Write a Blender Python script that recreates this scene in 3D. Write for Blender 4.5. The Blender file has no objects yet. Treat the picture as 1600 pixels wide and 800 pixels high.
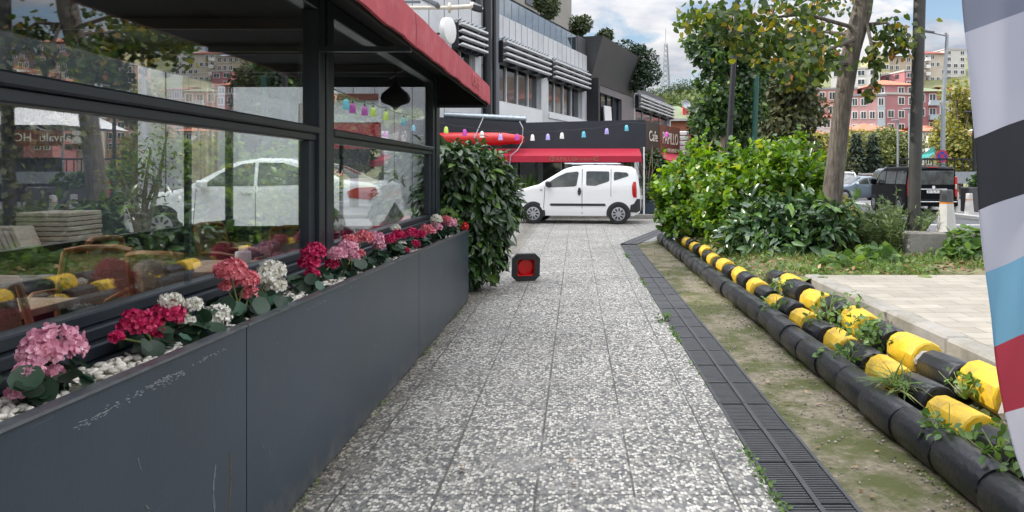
import bpy, math, random
import numpy as np
from mathutils import Vector, Matrix
random.seed(7); RS = np.random.RandomState(7)
D = bpy.data; SC = bpy.context.scene; COL = SC.collection
R = math.radians; PI = math.pi

# ------------------------------------------------------------------ camera, sky, sun, exposure
cd = D.cameras.new('camera'); cam = D.objects.new('camera', cd); COL.objects.link(cam)
cam.location = (0, 0, 1.5); cam.rotation_euler = (R(90), 0, 0)
cd.sensor_width = 36; cd.lens = 27.0; cd.shift_x = -0.0625; cd.shift_y = -0.08125
cd.clip_start = 0.05; cd.clip_end = 2000
SC.camera = cam
SUN_EL, SUN_AZ = 36, -85           # azimuth from +Y towards +X
SC.view_settings.view_transform = 'Standard'; SC.view_settings.look = 'None'
SC.view_settings.exposure = 0.44; SC.view_settings.gamma = 1
SC.render.engine = 'CYCLES'
SC.cycles.use_denoising = True; SC.cycles.max_bounces = 8; SC.cycles.transparent_max_bounces = 16
SC.cycles.sample_clamp_indirect = 6; SC.cycles.caustics_reflective = False; SC.cycles.caustics_refractive = False

W = D.worlds.new('World'); SC.world = W; W.use_nodes = True
def world():
    nt = W.node_tree; N = nt.nodes; L = nt.links; N.clear()
    out = N.new('ShaderNodeOutputWorld'); bg = N.new('ShaderNodeBackground'); bg.inputs[1].default_value = 0.12
    sky = N.new('ShaderNodeTexSky'); sky.sky_type = 'NISHITA'; sky.sun_disc = False
    sky.sun_elevation = R(SUN_EL); sky.sun_rotation = R(SUN_AZ); sky.air_density = 1.0; sky.dust_density = 0.6
    tc = N.new('ShaderNodeTexCoord'); sep = N.new('ShaderNodeSeparateXYZ'); L.new(tc.outputs['Generated'], sep.inputs[0])
    def m(op, a, b=None):
        n = N.new('ShaderNodeMath'); n.operation = op
        for i, v in enumerate((a, b)):
            if v is None: continue
            if isinstance(v, (int, float)): n.inputs[i].default_value = v
            else: L.new(v, n.inputs[i])
        return n.outputs[0]
    zz = m('ADD', m('MAXIMUM', sep.outputs[2], 0.0), 0.22)
    cb = N.new('ShaderNodeCombineXYZ'); L.new(m('DIVIDE', sep.outputs[0], zz), cb.inputs[0]); L.new(m('DIVIDE', sep.outputs[1], zz), cb.inputs[1])
    cb.inputs[2].default_value = 3.7
    n1 = N.new('ShaderNodeTexNoise'); n1.inputs['Scale'].default_value = 1.7; n1.inputs['Detail'].default_value = 9; n1.inputs['Roughness'].default_value = 0.55
    n1.inputs['Distortion'].default_value = 0.3
    L.new(cb.outputs[0], n1.inputs['Vector'])
    r1 = N.new('ShaderNodeValToRGB'); L.new(n1.outputs['Fac'], r1.inputs[0])
    r1.color_ramp.elements[0].position = 0.425; r1.color_ramp.elements[1].position = 0.49
    n2 = N.new('ShaderNodeTexNoise'); n2.inputs['Scale'].default_value = 2.3; n2.inputs['Detail'].default_value = 7; n2.inputs['Roughness'].default_value = 0.55
    mp = N.new('ShaderNodeMapping'); mp.inputs['Location'].default_value = (5.3, 1.1, 0); L.new(cb.outputs[0], mp.inputs[0]); L.new(mp.outputs[0], n2.inputs['Vector'])
    r2 = N.new('ShaderNodeValToRGB'); L.new(n2.outputs['Fac'], r2.inputs[0])
    e = r2.color_ramp.elements; e[0].position = 0.36; e[0].color = (4.7, 5.2, 6.3, 1); e[1].position = 0.60; e[1].color = (10.2, 10.0, 9.8, 1)
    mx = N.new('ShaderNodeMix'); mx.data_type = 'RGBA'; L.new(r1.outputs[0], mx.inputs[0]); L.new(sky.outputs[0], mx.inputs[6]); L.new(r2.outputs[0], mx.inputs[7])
    # overcast brightening overhead, boosted well past natural to add fill light out of view
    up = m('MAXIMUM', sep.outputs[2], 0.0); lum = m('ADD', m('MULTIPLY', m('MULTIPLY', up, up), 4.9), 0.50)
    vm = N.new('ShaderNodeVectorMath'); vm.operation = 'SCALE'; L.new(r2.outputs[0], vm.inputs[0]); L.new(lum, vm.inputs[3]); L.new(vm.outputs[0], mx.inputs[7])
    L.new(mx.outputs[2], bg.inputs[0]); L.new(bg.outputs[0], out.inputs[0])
world()
sl = D.lights.new('sun', 'SUN'); so = D.objects.new('sun', sl); COL.objects.link(so)
sl.energy = 3.5; sl.angle = R(0.8); sl.color = (1.0, 0.93, 0.82)
sd = Vector((math.sin(R(SUN_AZ)) * math.cos(R(SUN_EL)), math.cos(R(SUN_AZ)) * math.cos(R(SUN_EL)), math.sin(R(SUN_EL))))
so.rotation_euler = sd.to_track_quat('Z', 'Y').to_euler(); so.location = (-10, 5, 15)

# ------------------------------------------------------------------ helpers
def P(px, py, Y):
    """a photograph pixel (1600 x 800) at distance Y -> world point"""
    return Vector(((px - 900) / 1200 * Y, Y, 1.5 + (270 - py) / 1200 * Y))

def nd(nt, t, **kw):
    n = nt.nodes.new(t)
    for k, v in kw.items(): setattr(n, k, v)
    return n

def mat(name, c, rough=0.6, metal=0.0, var=0.12, vs=6.0, bump=0.0, bs=40.0, c2=None, spec=0.5, coat=0.0, dirt=None, stretch=None, island=0.0):
    """procedural Principled: base colour modulated by two noises, bump from a third"""
    m = D.materials.new(name); m.use_nodes = True; nt = m.node_tree; b = nt.nodes['Principled BSDF']; L = nt.links
    b.inputs['Roughness'].default_value = rough; b.inputs['Metallic'].default_value = metal
    b.inputs['Specular IOR Level'].default_value = spec; b.inputs['Coat Weight'].default_value = coat
    tc = nd(nt, 'ShaderNodeTexCoord'); vec = tc.outputs['Object']
    if stretch:
        mp = nd(nt, 'ShaderNodeMapping'); mp.inputs['Scale'].default_value = stretch; L.new(vec, mp.inputs[0]); vec = mp.outputs[0]
    n = nd(nt, 'ShaderNodeTexNoise'); n.inputs['Scale'].default_value = vs; n.inputs['Detail'].default_value = 6; n.inputs['Roughness'].default_value = 0.65
    L.new(vec, n.inputs['Vector'])
    r = nd(nt, 'ShaderNodeValToRGB'); L.new(n.outputs['Fac'], r.inputs[0])
    lo = [max(0, x * (1 - var)) for x in c]; hi = [x * (1 + var) for x in (c2 or c)]
    r.color_ramp.elements[0].position = 0.3; r.color_ramp.elements[0].color = (*lo, 1)
    r.color_ramp.elements[1].position = 0.7; r.color_ramp.elements[1].color = (*hi, 1)
    colr = r.outputs[0]
    if island:
        g = nd(nt, 'ShaderNodeNewGeometry'); hs = nd(nt, 'ShaderNodeHueSaturation'); mr = nd(nt, 'ShaderNodeMapRange')
        mr.inputs['To Min'].default_value = 1 - island; mr.inputs['To Max'].default_value = 1 + island
        L.new(g.outputs['Random Per Island'], mr.inputs[0]); L.new(mr.outputs[0], hs.inputs['Value']); L.new(colr, hs.inputs['Color']); colr = hs.outputs[0]
    if dirt:
        dn = nd(nt, 'ShaderNodeTexNoise'); dn.inputs['Scale'].default_value = dirt[1]; dn.inputs['Detail'].default_value = 8; dn.inputs['Roughness'].default_value = 0.7
        L.new(tc.outputs['Object'], dn.inputs['Vector'])
        dr = nd(nt, 'ShaderNodeValToRGB'); L.new(dn.outputs['Fac'], dr.inputs[0]); dr.color_ramp.elements[0].position = dirt[2]; dr.color_ramp.elements[1].position = dirt[3]
        mx = nd(nt, 'ShaderNodeMix', data_type='RGBA'); L.new(dr.outputs[0], mx.inputs[0]); L.new(colr, mx.inputs[6]); mx.inputs[7].default_value = (*dirt[0], 1); colr = mx.outputs[2]
    L.new(colr, b.inputs['Base Color'])
    rr = nd(nt, 'ShaderNodeMapRange'); L.new(n.outputs['Fac'], rr.inputs[0]); rr.inputs['To Min'].default_value = max(0, rough - 0.08); rr.inputs['To Max'].default_value = min(1, rough + 0.08)
    L.new(rr.outputs[0], b.inputs['Roughness'])
    if bump:
        bn = nd(nt, 'ShaderNodeTexNoise'); bn.inputs['Scale'].default_value = bs; bn.inputs['Detail'].default_value = 5; L.new(vec, bn.inputs['Vector'])
        bp = nd(nt, 'ShaderNodeBump'); bp.inputs['Strength'].default_value = bump; bp.inputs['Distance'].default_value = 0.02
        L.new(bn.outputs['Fac'], bp.inputs['Height']); L.new(bp.outputs[0], b.inputs['Normal'])
    return m

def leafmat(name, cols, rough=0.45, trans=0.3, tcol=None, spec=0.5):
    """cols = list of (position, colour): one colour per leaf from Random Per Island; a translucent share lets light through"""
    m = D.materials.new(name); m.use_nodes = True; nt = m.node_tree; L = nt.links; b = nt.nodes['Principled BSDF']; out = nt.nodes['Material Output']
    g = nd(nt, 'ShaderNodeNewGeometry'); r = nd(nt, 'ShaderNodeValToRGB'); L.new(g.outputs['Random Per Island'], r.inputs[0])
    e = r.color_ramp.elements
    while len(e) < len(cols): e.new(0.5)
    for el, (p, c) in zip(e, cols): el.position = p; el.color = (*c, 1)
    L.new(r.outputs[0], b.inputs['Base Color']); b.inputs['Roughness'].default_value = rough; b.inputs['Specular IOR Level'].default_value = spec
    t = nd(nt, 'ShaderNodeBsdfTranslucent'); hs = nd(nt, 'ShaderNodeHueSaturation'); hs.inputs['Value'].default_value = 1.9; hs.inputs['Saturation'].default_value = 1.1; hs.inputs['Hue'].default_value = 0.485
    L.new(r.outputs[0], hs.inputs['Color']); L.new(hs.outputs[0], t.inputs[0])
    mx = nd(nt, 'ShaderNodeMixShader'); mx.inputs[0].default_value = trans; L.new(b.outputs[0], mx.inputs[1]); L.new(t.outputs[0], mx.inputs[2]); L.new(mx.outputs[0], out.inputs[0])
    return m

def glassmat(name, tint=(0.8, 0.84, 0.84), base=0.06, k=0.55):
    m = D.materials.new(name); m.use_nodes = True; nt = m.node_tree; L = nt.links; nt.nodes.remove(nt.nodes['Principled BSDF']); out = nt.nodes['Material Output']
    tr = nd(nt, 'ShaderNodeBsdfTransparent'); tr.inputs[0].default_value = (*tint, 1)
    gl = nd(nt, 'ShaderNodeBsdfGlossy'); gl.inputs['Roughness'].default_value = 0.0; gl.inputs['Color'].default_value = (0.95, 0.97, 1, 1)
    lw = nd(nt, 'ShaderNodeLayerWeight'); lw.inputs[0].default_value = 0.5
    pw = nd(nt, 'ShaderNodeMath', operation='POWER'); L.new(lw.outputs['Facing'], pw.inputs[0]); pw.inputs[1].default_value = 2.0
    ma = nd(nt, 'ShaderNodeMath', operation='MULTIPLY_ADD'); L.new(pw.outputs[0], ma.inputs[0]); ma.inputs[1].default_value = k; ma.inputs[2].default_value = base; ma.use_clamp = True
    mx = nd(nt, 'ShaderNodeMixShader'); L.new(ma.outputs[0], mx.inputs[0]); L.new(tr.outputs[0], mx.inputs[1]); L.new(gl.outputs[0], mx.inputs[2]); L.new(mx.outputs[0], out.inputs[0])
    return m

def tag(o, label, cat, group=None, kind=None):
    o['label'] = label; o['category'] = cat
    if group: o['group'] = group
    if kind: o['kind'] = kind
    return o
def thing(name, label, cat, loc=(0, 0, 0), group=None, rz=0):
    o = D.objects.new(name, None); COL.objects.link(o); o.location = loc; o.rotation_euler = (0, 0, rz); o.empty_display_size = 0.1
    return tag(o, label, cat, group)
def origin(p):
    v = Vector((0, 0, 0))
    while p: v = v + p.location; p = p.parent
    return v

class MB:
    def __init__(s): s.v = []; s.f = []; s.m = []; s.cur = 0
    def add(s, vs, fs, T=None):
        n = len(s.v)
        for p in vs:
            p = Vector(p); s.v.append(T @ p if T is not None else p)
        for f in fs: s.f.append(tuple(i + n for i in f)); s.m.append(s.cur)
        return s
    def box(s, x0, x1, y0, y1, z0, z1, T=None):
        return s.add([(x0, y0, z0), (x1, y0, z0), (x1, y1, z0), (x0, y1, z0), (x0, y0, z1), (x1, y0, z1), (x1, y1, z1), (x0, y1, z1)],
              [(0, 3, 2, 1), (4, 5, 6, 7), (0, 1, 5, 4), (1, 2, 6, 5), (2, 3, 7, 6), (3, 0, 4, 7)], T)
    def bbox(s, x0, x1, y0, y1, z0, z1, b=0.01, T=None):
        """box with chamfered edges"""
        x0, x1 = min(x0, x1), max(x0, x1); y0, y1 = min(y0, y1), max(y0, y1)
        b = min(b, (x1 - x0) / 2.01, (y1 - y0) / 2.01, (z1 - z0) / 2.01)
        vs = []
        for z, i in ((z0, b), (z0 + b, 0), (z1 - b, 0), (z1, b)):
            a, c, d, e = x0 + i, x1 - i, y0 + i, y1 - i
            if i: vs += [(a + 0, d, z), (c, d, z), (c, d, z), (c, e, z), (c, e, z), (a, e, z), (a, e, z), (a, d, z)]
            else: vs += [(a + b, d, z), (c - b, d, z), (c, d + b, z), (c, e - b, z), (c - b, e, z), (a + b, e, z), (a, e - b, z), (a, d + b, z)]
        fs = []
        for k in range(3):
            for j in range(8): fs.append((k * 8 + j, k * 8 + (j + 1) % 8, k * 8 + 8 + (j + 1) % 8, k * 8 + 8 + j))
        fs.append(tuple(range(7, -1, -1))); fs.append(tuple(range(24, 32)))
        return s.add(vs, fs, T)
    def prism(s, pts, d, T=None):
        """pts: 2D outline in XZ, extruded from y=0 to y=d"""
        n = len(pts); vs = [(x, 0, z) for x, z in pts] + [(x, d, z) for x, z in pts]
        return s.add(vs, [tuple(range(n)), tuple(range(2 * n - 1, n - 1, -1))] + [(i, i + n, (i + 1) % n + n, (i + 1) % n) for i in range(n)], T)
    def tube(s, pts, r, n=8, T=None, cap=True):
        pts = [Vector(p) for p in pts]; rs = r if isinstance(r, (list, tuple)) else [r] * len(pts)
        vs = []; u = None
        for i, p in enumerate(pts):
            d = (pts[min(i + 1, len(pts) - 1)] - pts[max(i - 1, 0)])
            d = d.normalized() if d.length > 1e-9 else Vector((0, 0, 1))
            if u is None: u = d.orthogonal().normalized()
            u = (u - d * u.dot(d)); u = u.normalized() if u.length > 1e-6 else d.orthogonal().normalized()
            w = d.cross(u)
            for k in range(n): a = 2 * PI * k / n; vs.append(p + (u * math.cos(a) + w * math.sin(a)) * rs[i])
        fs = [(i * n + k, i * n + (k + 1) % n, (i + 1) * n + (k + 1) % n, (i + 1) * n + k) for i in range(len(pts) - 1) for k in range(n)]
        if cap: fs += [tuple(range(n - 1, -1, -1)), tuple(range((len(pts) - 1) * n, len(pts) * n))]
        return s.add(vs, fs, T)
    def lathe(s, prof, n=20, T=None):
        """prof: (r, z) pairs, about Z"""
        vs = [(r * math.cos(2 * PI * k / n), r * math.sin(2 * PI * k / n), z) for r, z in prof for k in range(n)]
        fs = [(i * n + k, i * n + (k + 1) % n, (i + 1) * n + (k + 1) % n, (i + 1) * n + k) for i in range(len(prof) - 1) for k in range(n)]
        fs += [tuple(range(n - 1, -1, -1)), tuple(range((len(prof) - 1) * n, len(prof) * n))]
        return s.add(vs, fs, T)
    def build(s, name, mats, parent=None, smooth=False, local=False):
        me = D.meshes.new(name); o0 = Vector((0, 0, 0)) if local or not parent else origin(parent)
        me.from_pydata([tuple(v - o0) for v in s.v], [], s.f)
        for m in (mats if isinstance(mats, (list, tuple)) else [mats]): me.materials.append(m)
        if any(s.m): me.polygons.foreach_set('material_index', s.m)
        if smooth:
            me.polygons.foreach_set('use_smooth', [True] * len(me.polygons))
            try: me.set_sharp_from_angle(angle=R(38))
            except Exception: pass
        me.update(); o = D.objects.new(name, me); COL.objects.link(o)
        if parent: o.parent = parent
        return o
def struct(o, kind='structure'):
    o['kind'] = kind; return o
def TR(loc=(0, 0, 0), rz=0, rx=0, ry=0, s=1):
    return Matrix.Translation(loc) @ Matrix.Rotation(rz, 4, 'Z') @ Matrix.Rotation(ry, 4, 'Y') @ Matrix.Rotation(rx, 4, 'X') @ Matrix.Scale(s, 4)
def dup(o, loc=None, rz=None, label=None, parent=None):
    c = o.copy(); COL.objects.link(c)
    if parent: c.parent = parent
    if loc is not None: c.location = loc
    if rz is not None: c.rotation_euler = (0, 0, rz)
    if label: c['label'] = label
    for ch in list(o.children): dup(ch, parent=c)
    return c

# leaf templates: (verts, faces), axis +X, normal +Z
OVAL = (np.array([(0, 0, 0), (.3, -.34, .05), (.3, 0, -.03), (.3, .34, .05), (.7, -.3, .03), (.7, 0, -.05), (.7, .3, .03), (1, 0, -.1)], float),
        [(0, 1, 2), (0, 2, 3), (1, 4, 5, 2), (2, 5, 6, 3), (4, 7, 5), (5, 7, 6)])
LAUREL = (np.array([(0, 0, 0), (.3, -.19, .05), (.3, 0, -.02), (.3, .19, .05), (.68, -.17, .02), (.68, 0, -.06), (.68, .17, .02), (1, 0, -.16)], float), OVAL[1])
LANCE = (np.array([(0, 0, 0), (.4, -.16, .04), (.4, 0, -.02), (.4, .16, .04), (1, 0, -.12)], float), [(0, 1, 2), (0, 2, 3), (1, 4, 2), (2, 4, 3)])
DIAM = (np.array([(0, 0, 0), (.45, -.36, .05), (1, 0, -.06), (.45, .36, .05)], float), [(0, 1, 2), (0, 2, 3)])
HEART = (np.array([(.12, 0, 0), (0, -.28, .03), (.3, -.48, .04), (.7, -.34, 0), (1, 0, -.1), (.7, .34, 0), (.3, .48, .04), (0, .28, .03), (.4, 0, -.05)], float),
         [(0, 1, 2, 8), (8, 2, 3), (8, 3, 4), (8, 4, 5), (8, 5, 6), (0, 8, 6, 7)])
ROUND = (np.array([(0, 0, -.05)] + [(.5 * math.cos(a * PI / 5), .5 * math.sin(a * PI / 5), .06 * (a % 2)) for a in range(10)], float),
         [(0, 1 + a, 1 + (a + 1) % 10) for a in range(10)])
PETAL = (np.array([(0, 0, -.1), (.5, -.42, .1), (.55, 0, 0), (.5, .42, .1), (.95, -.25, .1), (1, .2, .12)], float), [(0, 1, 2), (0, 2, 3), (1, 4, 2), (2, 4, 5), (2, 5, 3)])
BLADE = (np.array([(0, -.02, 0), (0, .02, 0), (.5, .018, .03), (.5, -.018, .03), (1, 0, -.1)], float), [(0, 1, 2, 3), (3, 2, 4)])

def norm(a): return a / np.maximum(np.linalg.norm(a, axis=1, keepdims=True), 1e-9)
def rnd(n): return norm(RS.normal(size=(n, 3)))
def scatter(name, tmpl, pos, axis, nrm, scale, material, parent=None, smooth=False):
    V0, F0 = tmpl; n = len(pos); nv = len(V0)
    a = norm(axis); nn = nrm - a * (nrm * a).sum(1, keepdims=True); nn = norm(nn); b = np.cross(nn, a)
    sc = np.asarray(scale).reshape(-1, 1) * np.ones((n, 1))
    V = (V0[None, :, 0, None] * a[:, None] + V0[None, :, 1, None] * b[:, None] + V0[None, :, 2, None] * nn[:, None]) * sc[:, None] + pos[:, None]
    o0 = np.array(origin(parent)) if parent else np.zeros(3)
    V = (V - o0).reshape(-1, 3)
    loops0 = np.concatenate([np.array(f) for f in F0]); tot0 = np.array([len(f) for f in F0])
    loops = (loops0[None] + (np.arange(n) * nv)[:, None]).reshape(-1); tot = np.tile(tot0, n); st = np.concatenate([[0], np.cumsum(tot)[:-1]])
    me = D.meshes.new(name); me.vertices.add(len(V)); me.vertices.foreach_set('co', V.astype(np.float32).reshape(-1))
    me.loops.add(len(loops)); me.loops.foreach_set('vertex_index', loops.astype(np.int32))
    me.polygons.add(len(tot)); me.polygons.foreach_set('loop_start', st.astype(np.int32)); me.polygons.foreach_set('loop_total', tot.astype(np.int32))
    if smooth: me.polygons.foreach_set('use_smooth', np.ones(len(tot), bool))
    me.materials.append(material); me.update(calc_edges=True); me.validate()
    o = D.objects.new(name, me); COL.objects.link(o)
    if parent: o.parent = parent
    return o
def blobs(ells, n, inner=0.16, lump=0.12):
    """points near the surfaces of a union of ellipsoids, with outward normals and an uneven outline"""
    w = np.array([(r[0] * r[1] + r[1] * r[2] + r[0] * r[2]) for _, r in ells]); k = RS.choice(len(ells), n, p=w / w.sum())
    C = np.array([c for c, _ in ells])[k]; Rr = np.array([r for _, r in ells])[k]
    d = rnd(n); f = 1 - np.abs(RS.normal(0, inner, n)) + lump * (np.sin(d[:, 0] * 7 + k) * np.sin(d[:, 1] * 6 + 2 * k) + 0.6 * np.sin(d[:, 2] * 9 + k * 3))
    return C + d * Rr * f[:, None], norm(d / Rr)
def crown_mesh(name, ells, n, size, material, parent, tmpl=OVAL, droop=0.25, inner=0.16, zmin=None, lump=0.12, flat=0.7, shoots=0):
    p, nr = blobs(ells, n, inner, lump)
    if zmin is not None:
        ok = p[:, 2] > zmin; p, nr = p[ok], nr[ok]
    n = len(p); ax = norm(nr * 0.55 + rnd(n) * 0.8 + np.array([0, 0, -droop])); nm = norm(nr * flat + np.array([0, 0, 0.55]) + rnd(n) * 0.45)
    if shoots:
        b0, n0 = blobs(ells, shoots, .05, lump); ok = (n0[:, 2] > -.1) & (b0[:, 2] > (zmin or -9)); b0, n0 = b0[ok], n0[ok]; L_ = RS.uniform(1.2, 3.4, len(b0)) * size
        d = norm(n0 * .7 + np.array([0, 0, .9]) + rnd(len(b0)) * .3); J = 9; f = np.tile(np.linspace(.1, 1, J), len(b0)); q = np.repeat(b0, J, 0) + np.repeat(d * L_[:, None], J, 0) * f[:, None]
        dd = np.repeat(d, J, 0); a2 = norm(dd * (.35 + .5 * f[:, None]) + rnd(len(q)) * .9); p = np.concatenate([p, q]); ax = np.concatenate([ax, a2]); nm = np.concatenate([nm, norm(dd + rnd(len(q)) * .5)]); n = len(p)
    return scatter(name, tmpl, p, ax, nm, size * RS.uniform(0.65, 1.25, n), material, parent)

# ------------------------------------------------------------------ materials
M = {}
M['slate'] = mat('slate_metal', (0.029, 0.042, 0.057), 0.36, 0.0, 0.16, 1.3, 0.03, 50, dirt=((0.075, 0.08, 0.085), 5, 0.60, 0.9), stretch=(1, 1, .6), spec=.35)
M['frame'] = mat('frame_metal', (0.026, 0.033, 0.043), 0.35, 0.2, 0.12, 5, 0.03, 90)
M['black'] = mat('black_paint', (0.012, 0.013, 0.016), 0.45, 0, 0.2, 8)
M['dark'] = mat('dark_interior', (0.008, 0.008, 0.009), 0.8, 0, 0.2, 8)
M['glass'] = glassmat('window_glass', (0.96, 0.975, 0.975), 0.06, 0.47)
M['bglass'] = mat('building_glass', (0.03, 0.035, 0.042), 0.04, 0.0, 0.3, 0.6, spec=1.0)
M['rail_glass'] = glassmat('railing_glass', (0.55, 0.72, 0.74), 0.2, 0.5)
M['awn_faded'] = mat('faded_red_canvas', (0.40, 0.055, 0.075), 0.75, 0, 0.14, 3, 0.1, 70, dirt=((0.50, 0.16, 0.18), 5, 0.5, 0.85))
M['awn'] = mat('red_canvas', (0.36, 0.008, 0.03), 0.7, 0, 0.1, 3, 0.05, 50)
M['redplastic'] = mat('red_vinyl', (0.55, 0.012, 0.012), 0.35, 0, 0.1, 4, 0.08, 14)
M['navy'] = mat('navy_board', (0.016, 0.021, 0.030), 0.55, 0, 0.2, 1.5, 0.02, 20)
M['panel'] = mat('grey_cladding', (0.54, 0.55, 0.57), 0.5, 0.0, 0.08, 0.7, dirt=((0.36, 0.37, 0.38), 1.1, 0.5, 0.85), stretch=(1, 1, 0.25))
M['panel_lt'] = mat('light_cladding', (0.66, 0.67, 0.68), 0.5, 0.0, 0.06, 0.8)
M['steel'] = mat('steel_cladding', (0.17, 0.18, 0.20), 0.35, 0.5, 0.12, 0.6)
M['anth'] = mat('anthracite_cladding', (0.07, 0.07, 0.075), 0.55, 0.1, 0.16, 0.9, stretch=(1, 1, 0.3))
M['alum'] = mat('brushed_aluminium', (0.68, 0.69, 0.70), 0.4, 0.15, 0.06, 6)
M['duct'] = mat('foil_duct', (0.22, 0.25, 0.27), 0.3, 0.7, 0.3, 9, 0.3, 30)
M['white'] = mat('white_paint', (0.74, 0.74, 0.73), 0.45, 0, 0.05, 2)
M['carwhite'] = mat('white_car_paint', (0.80, 0.80, 0.80), 0.3, 0, 0.02, 1, coat=0.8, dirt=((0.62, 0.60, 0.57), 3, 0.62, 0.9))
M['carblack'] = mat('black_car_paint', (0.003, 0.0035, 0.005), 0.4, 0, 0.1, 1, spec=.1)
M['carsilver'] = mat('silver_car_paint', (0.36, 0.38, 0.40), 0.3, 0.4, 0.05, 1, coat=0.8)
M['carblue'] = mat('grey_blue_car_paint', (0.22, 0.28, 0.33), 0.3, 0.2, 0.05, 1, coat=0.8)
M['carglass'] = mat('car_glass', (0.012, 0.015, 0.016), 0.05, 0, 0.4, 2.2, c2=(.075, .085, .08), spec=0.6)  # paler mottling in the colour imitates reflections and interior glimpses
M['plastic'] = mat('black_plastic', (0.022, 0.023, 0.025), 0.55, 0, 0.15, 10, 0.05, 80)
M['rubber'] = mat('tyre_rubber', (0.014, 0.014, 0.015), 0.85, 0, 0.2, 20)
M['hub'] = mat('wheel_trim', (0.38, 0.39, 0.41), 0.35, 0.5, 0.1, 10)
M['redlamp'] = mat('red_lens', (0.45, 0.008, 0.012), 0.12, 0, 0.1, 10, coat=1)
M['clearlamp'] = mat('clear_lens', (0.5, 0.5, 0.5), 0.1, 0.3, 0.1, 10, coat=1)
M['amber'] = mat('amber_lens', (0.6, 0.2, 0.02), 0.15, 0, 0.1, 10)
M['cream'] = mat('cream_plastic', (0.62, 0.57, 0.47), 0.5, 0, 0.1, 10)
M['brown'] = mat('brown_boards', (0.16, 0.055, 0.035), 0.6, 0, 0.25, 6, stretch=(1, 1, 6))
M['darkwood'] = mat('dark_wood', (0.05, 0.04, 0.033), 0.65, 0, 0.25, 5, stretch=(1, 1, 6))
M['wood'] = mat('oak_top', (0.32, 0.22, 0.14), 0.45, 0, 0.25, 5, 0.03, 40, stretch=(8, 1, 1))
M['chairwood'] = mat('orange_wood', (0.30, 0.12, 0.04), 0.4, 0, 0.2, 8, stretch=(1, 1, 5))
M['cane'] = mat('woven_cane', (0.18, 0.11, 0.06), 0.7, 0, 0.4, 70, 0.4, 90)
M['letter'] = mat('pale_lettering', (0.75, 0.72, 0.62), 0.5, 0, 0.1, 5)
M['gold'] = mat('dull_gold_print', (0.36, 0.12, 0.07), 0.6, 0, 0.1, 5)
M['concrete'] = mat('raw_concrete', (0.22, 0.21, 0.19), 0.85, 0, 0.14, 4, 0.25, 35, dirt=((0.12, 0.112, 0.085), 2.2, 0.46, 0.72))
M['lightconc'] = mat('light_concrete', (0.45, 0.44, 0.42), 0.85, 0, 0.1, 5, 0.2, 40)
M['asphalt'] = mat('asphalt', (0.085, 0.088, 0.095), 0.85, 0, 0.18, 3, 0.3, 120)
M['roadline'] = mat('road_paint', (0.65, 0.65, 0.63), 0.7, 0, 0.15, 9)
M['soil'] = mat('soil', (0.10, 0.075, 0.05), 0.95, 0, 0.3, 5, 0.6, 22, c2=(0.15, 0.12, 0.075), dirt=((0.09, 0.13, 0.03), 1.6, 0.4, 0.62))
M['moss'] = mat('mossy_concrete', (0.095, 0.08, 0.052), 0.9, 0, 0.4, 22, 0.5, 70, c2=(0.175, 0.15, 0.105), dirt=((0.055, 0.062, 0.013), 1.7, 0.45, 0.57))
M['iron'] = mat('cast_iron', (0.062, 0.064, 0.068), 0.55, 0.4, 0.2, 9, 0.15, 50)
M['yellow'] = mat('yellow_road_paint', (0.52, 0.335, 0.016), 0.5, 0, 0.10, 7, 0.22, 26, dirt=((0.17, 0.13, 0.06), 8, 0.50, 0.76))
M['blackp'] = mat('black_road_paint', (0.010, 0.011, 0.013), 0.33, 0, 0.25, 7, 0.22, 26, dirt=((0.04, 0.04, 0.038), 6, 0.6, 0.85))
M['bark'] = mat('grey_bark', (0.075, 0.064, 0.056), 0.95, 0, 0.3, 5, 1.0, 7, c2=(0.15, 0.13, 0.112), stretch=(5, 5, 0.8), spec=.2, dirt=((.045, .04, .035), 3, .55, .75))
M['palebark'] = mat('pale_bark', (0.30, 0.24, 0.17), 0.9, 0, 0.2, 6, 0.5, 20, stretch=(3, 3, 0.7))
M['twig'] = mat('twig', (0.22, 0.17, 0.12), 0.85, 0, 0.2, 9)
M['greenpole'] = mat('green_pole_paint', (0.015, 0.07, 0.055), 0.5, 0, 0.2, 6)
M['darkpole'] = mat('dark_pole_paint', (0.045, 0.044, 0.042), 0.5, 0.2, 0.25, 5, 0.08, 30)
M['galv'] = mat('galvanised_pole', (0.30, 0.32, 0.34), 0.45, 0.5, 0.1, 6)
M['pebble'] = mat('white_pebbles', (0.60, 0.56, 0.48), 0.5, 0, 0.08, 60, c2=(0.76, 0.73, 0.66), island=0.22)
M['stem'] = mat('plant_stem', (0.16, 0.2, 0.06), 0.6, 0, 0.2, 9)
M['skyblue'] = mat('cloth', (0.3, 0.5, 0.7), 0.8)
M['rooftile'] = mat('roof_tiles', (0.40, 0.15, 0.085), 0.85, 0, 0.25, 1.2)
M['rooftile_dk'] = mat('dark_red_tiles', (0.22, 0.06, 0.05), 0.85, 0, 0.25, 1.2)
M['roofgreen'] = mat('green_roof', (0.16, 0.19, 0.11), 0.8, 0, 0.15, 1.0)
M['brick'] = mat('brick', (0.34, 0.12, 0.07), 0.85, 0, 0.25, 6)

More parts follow.
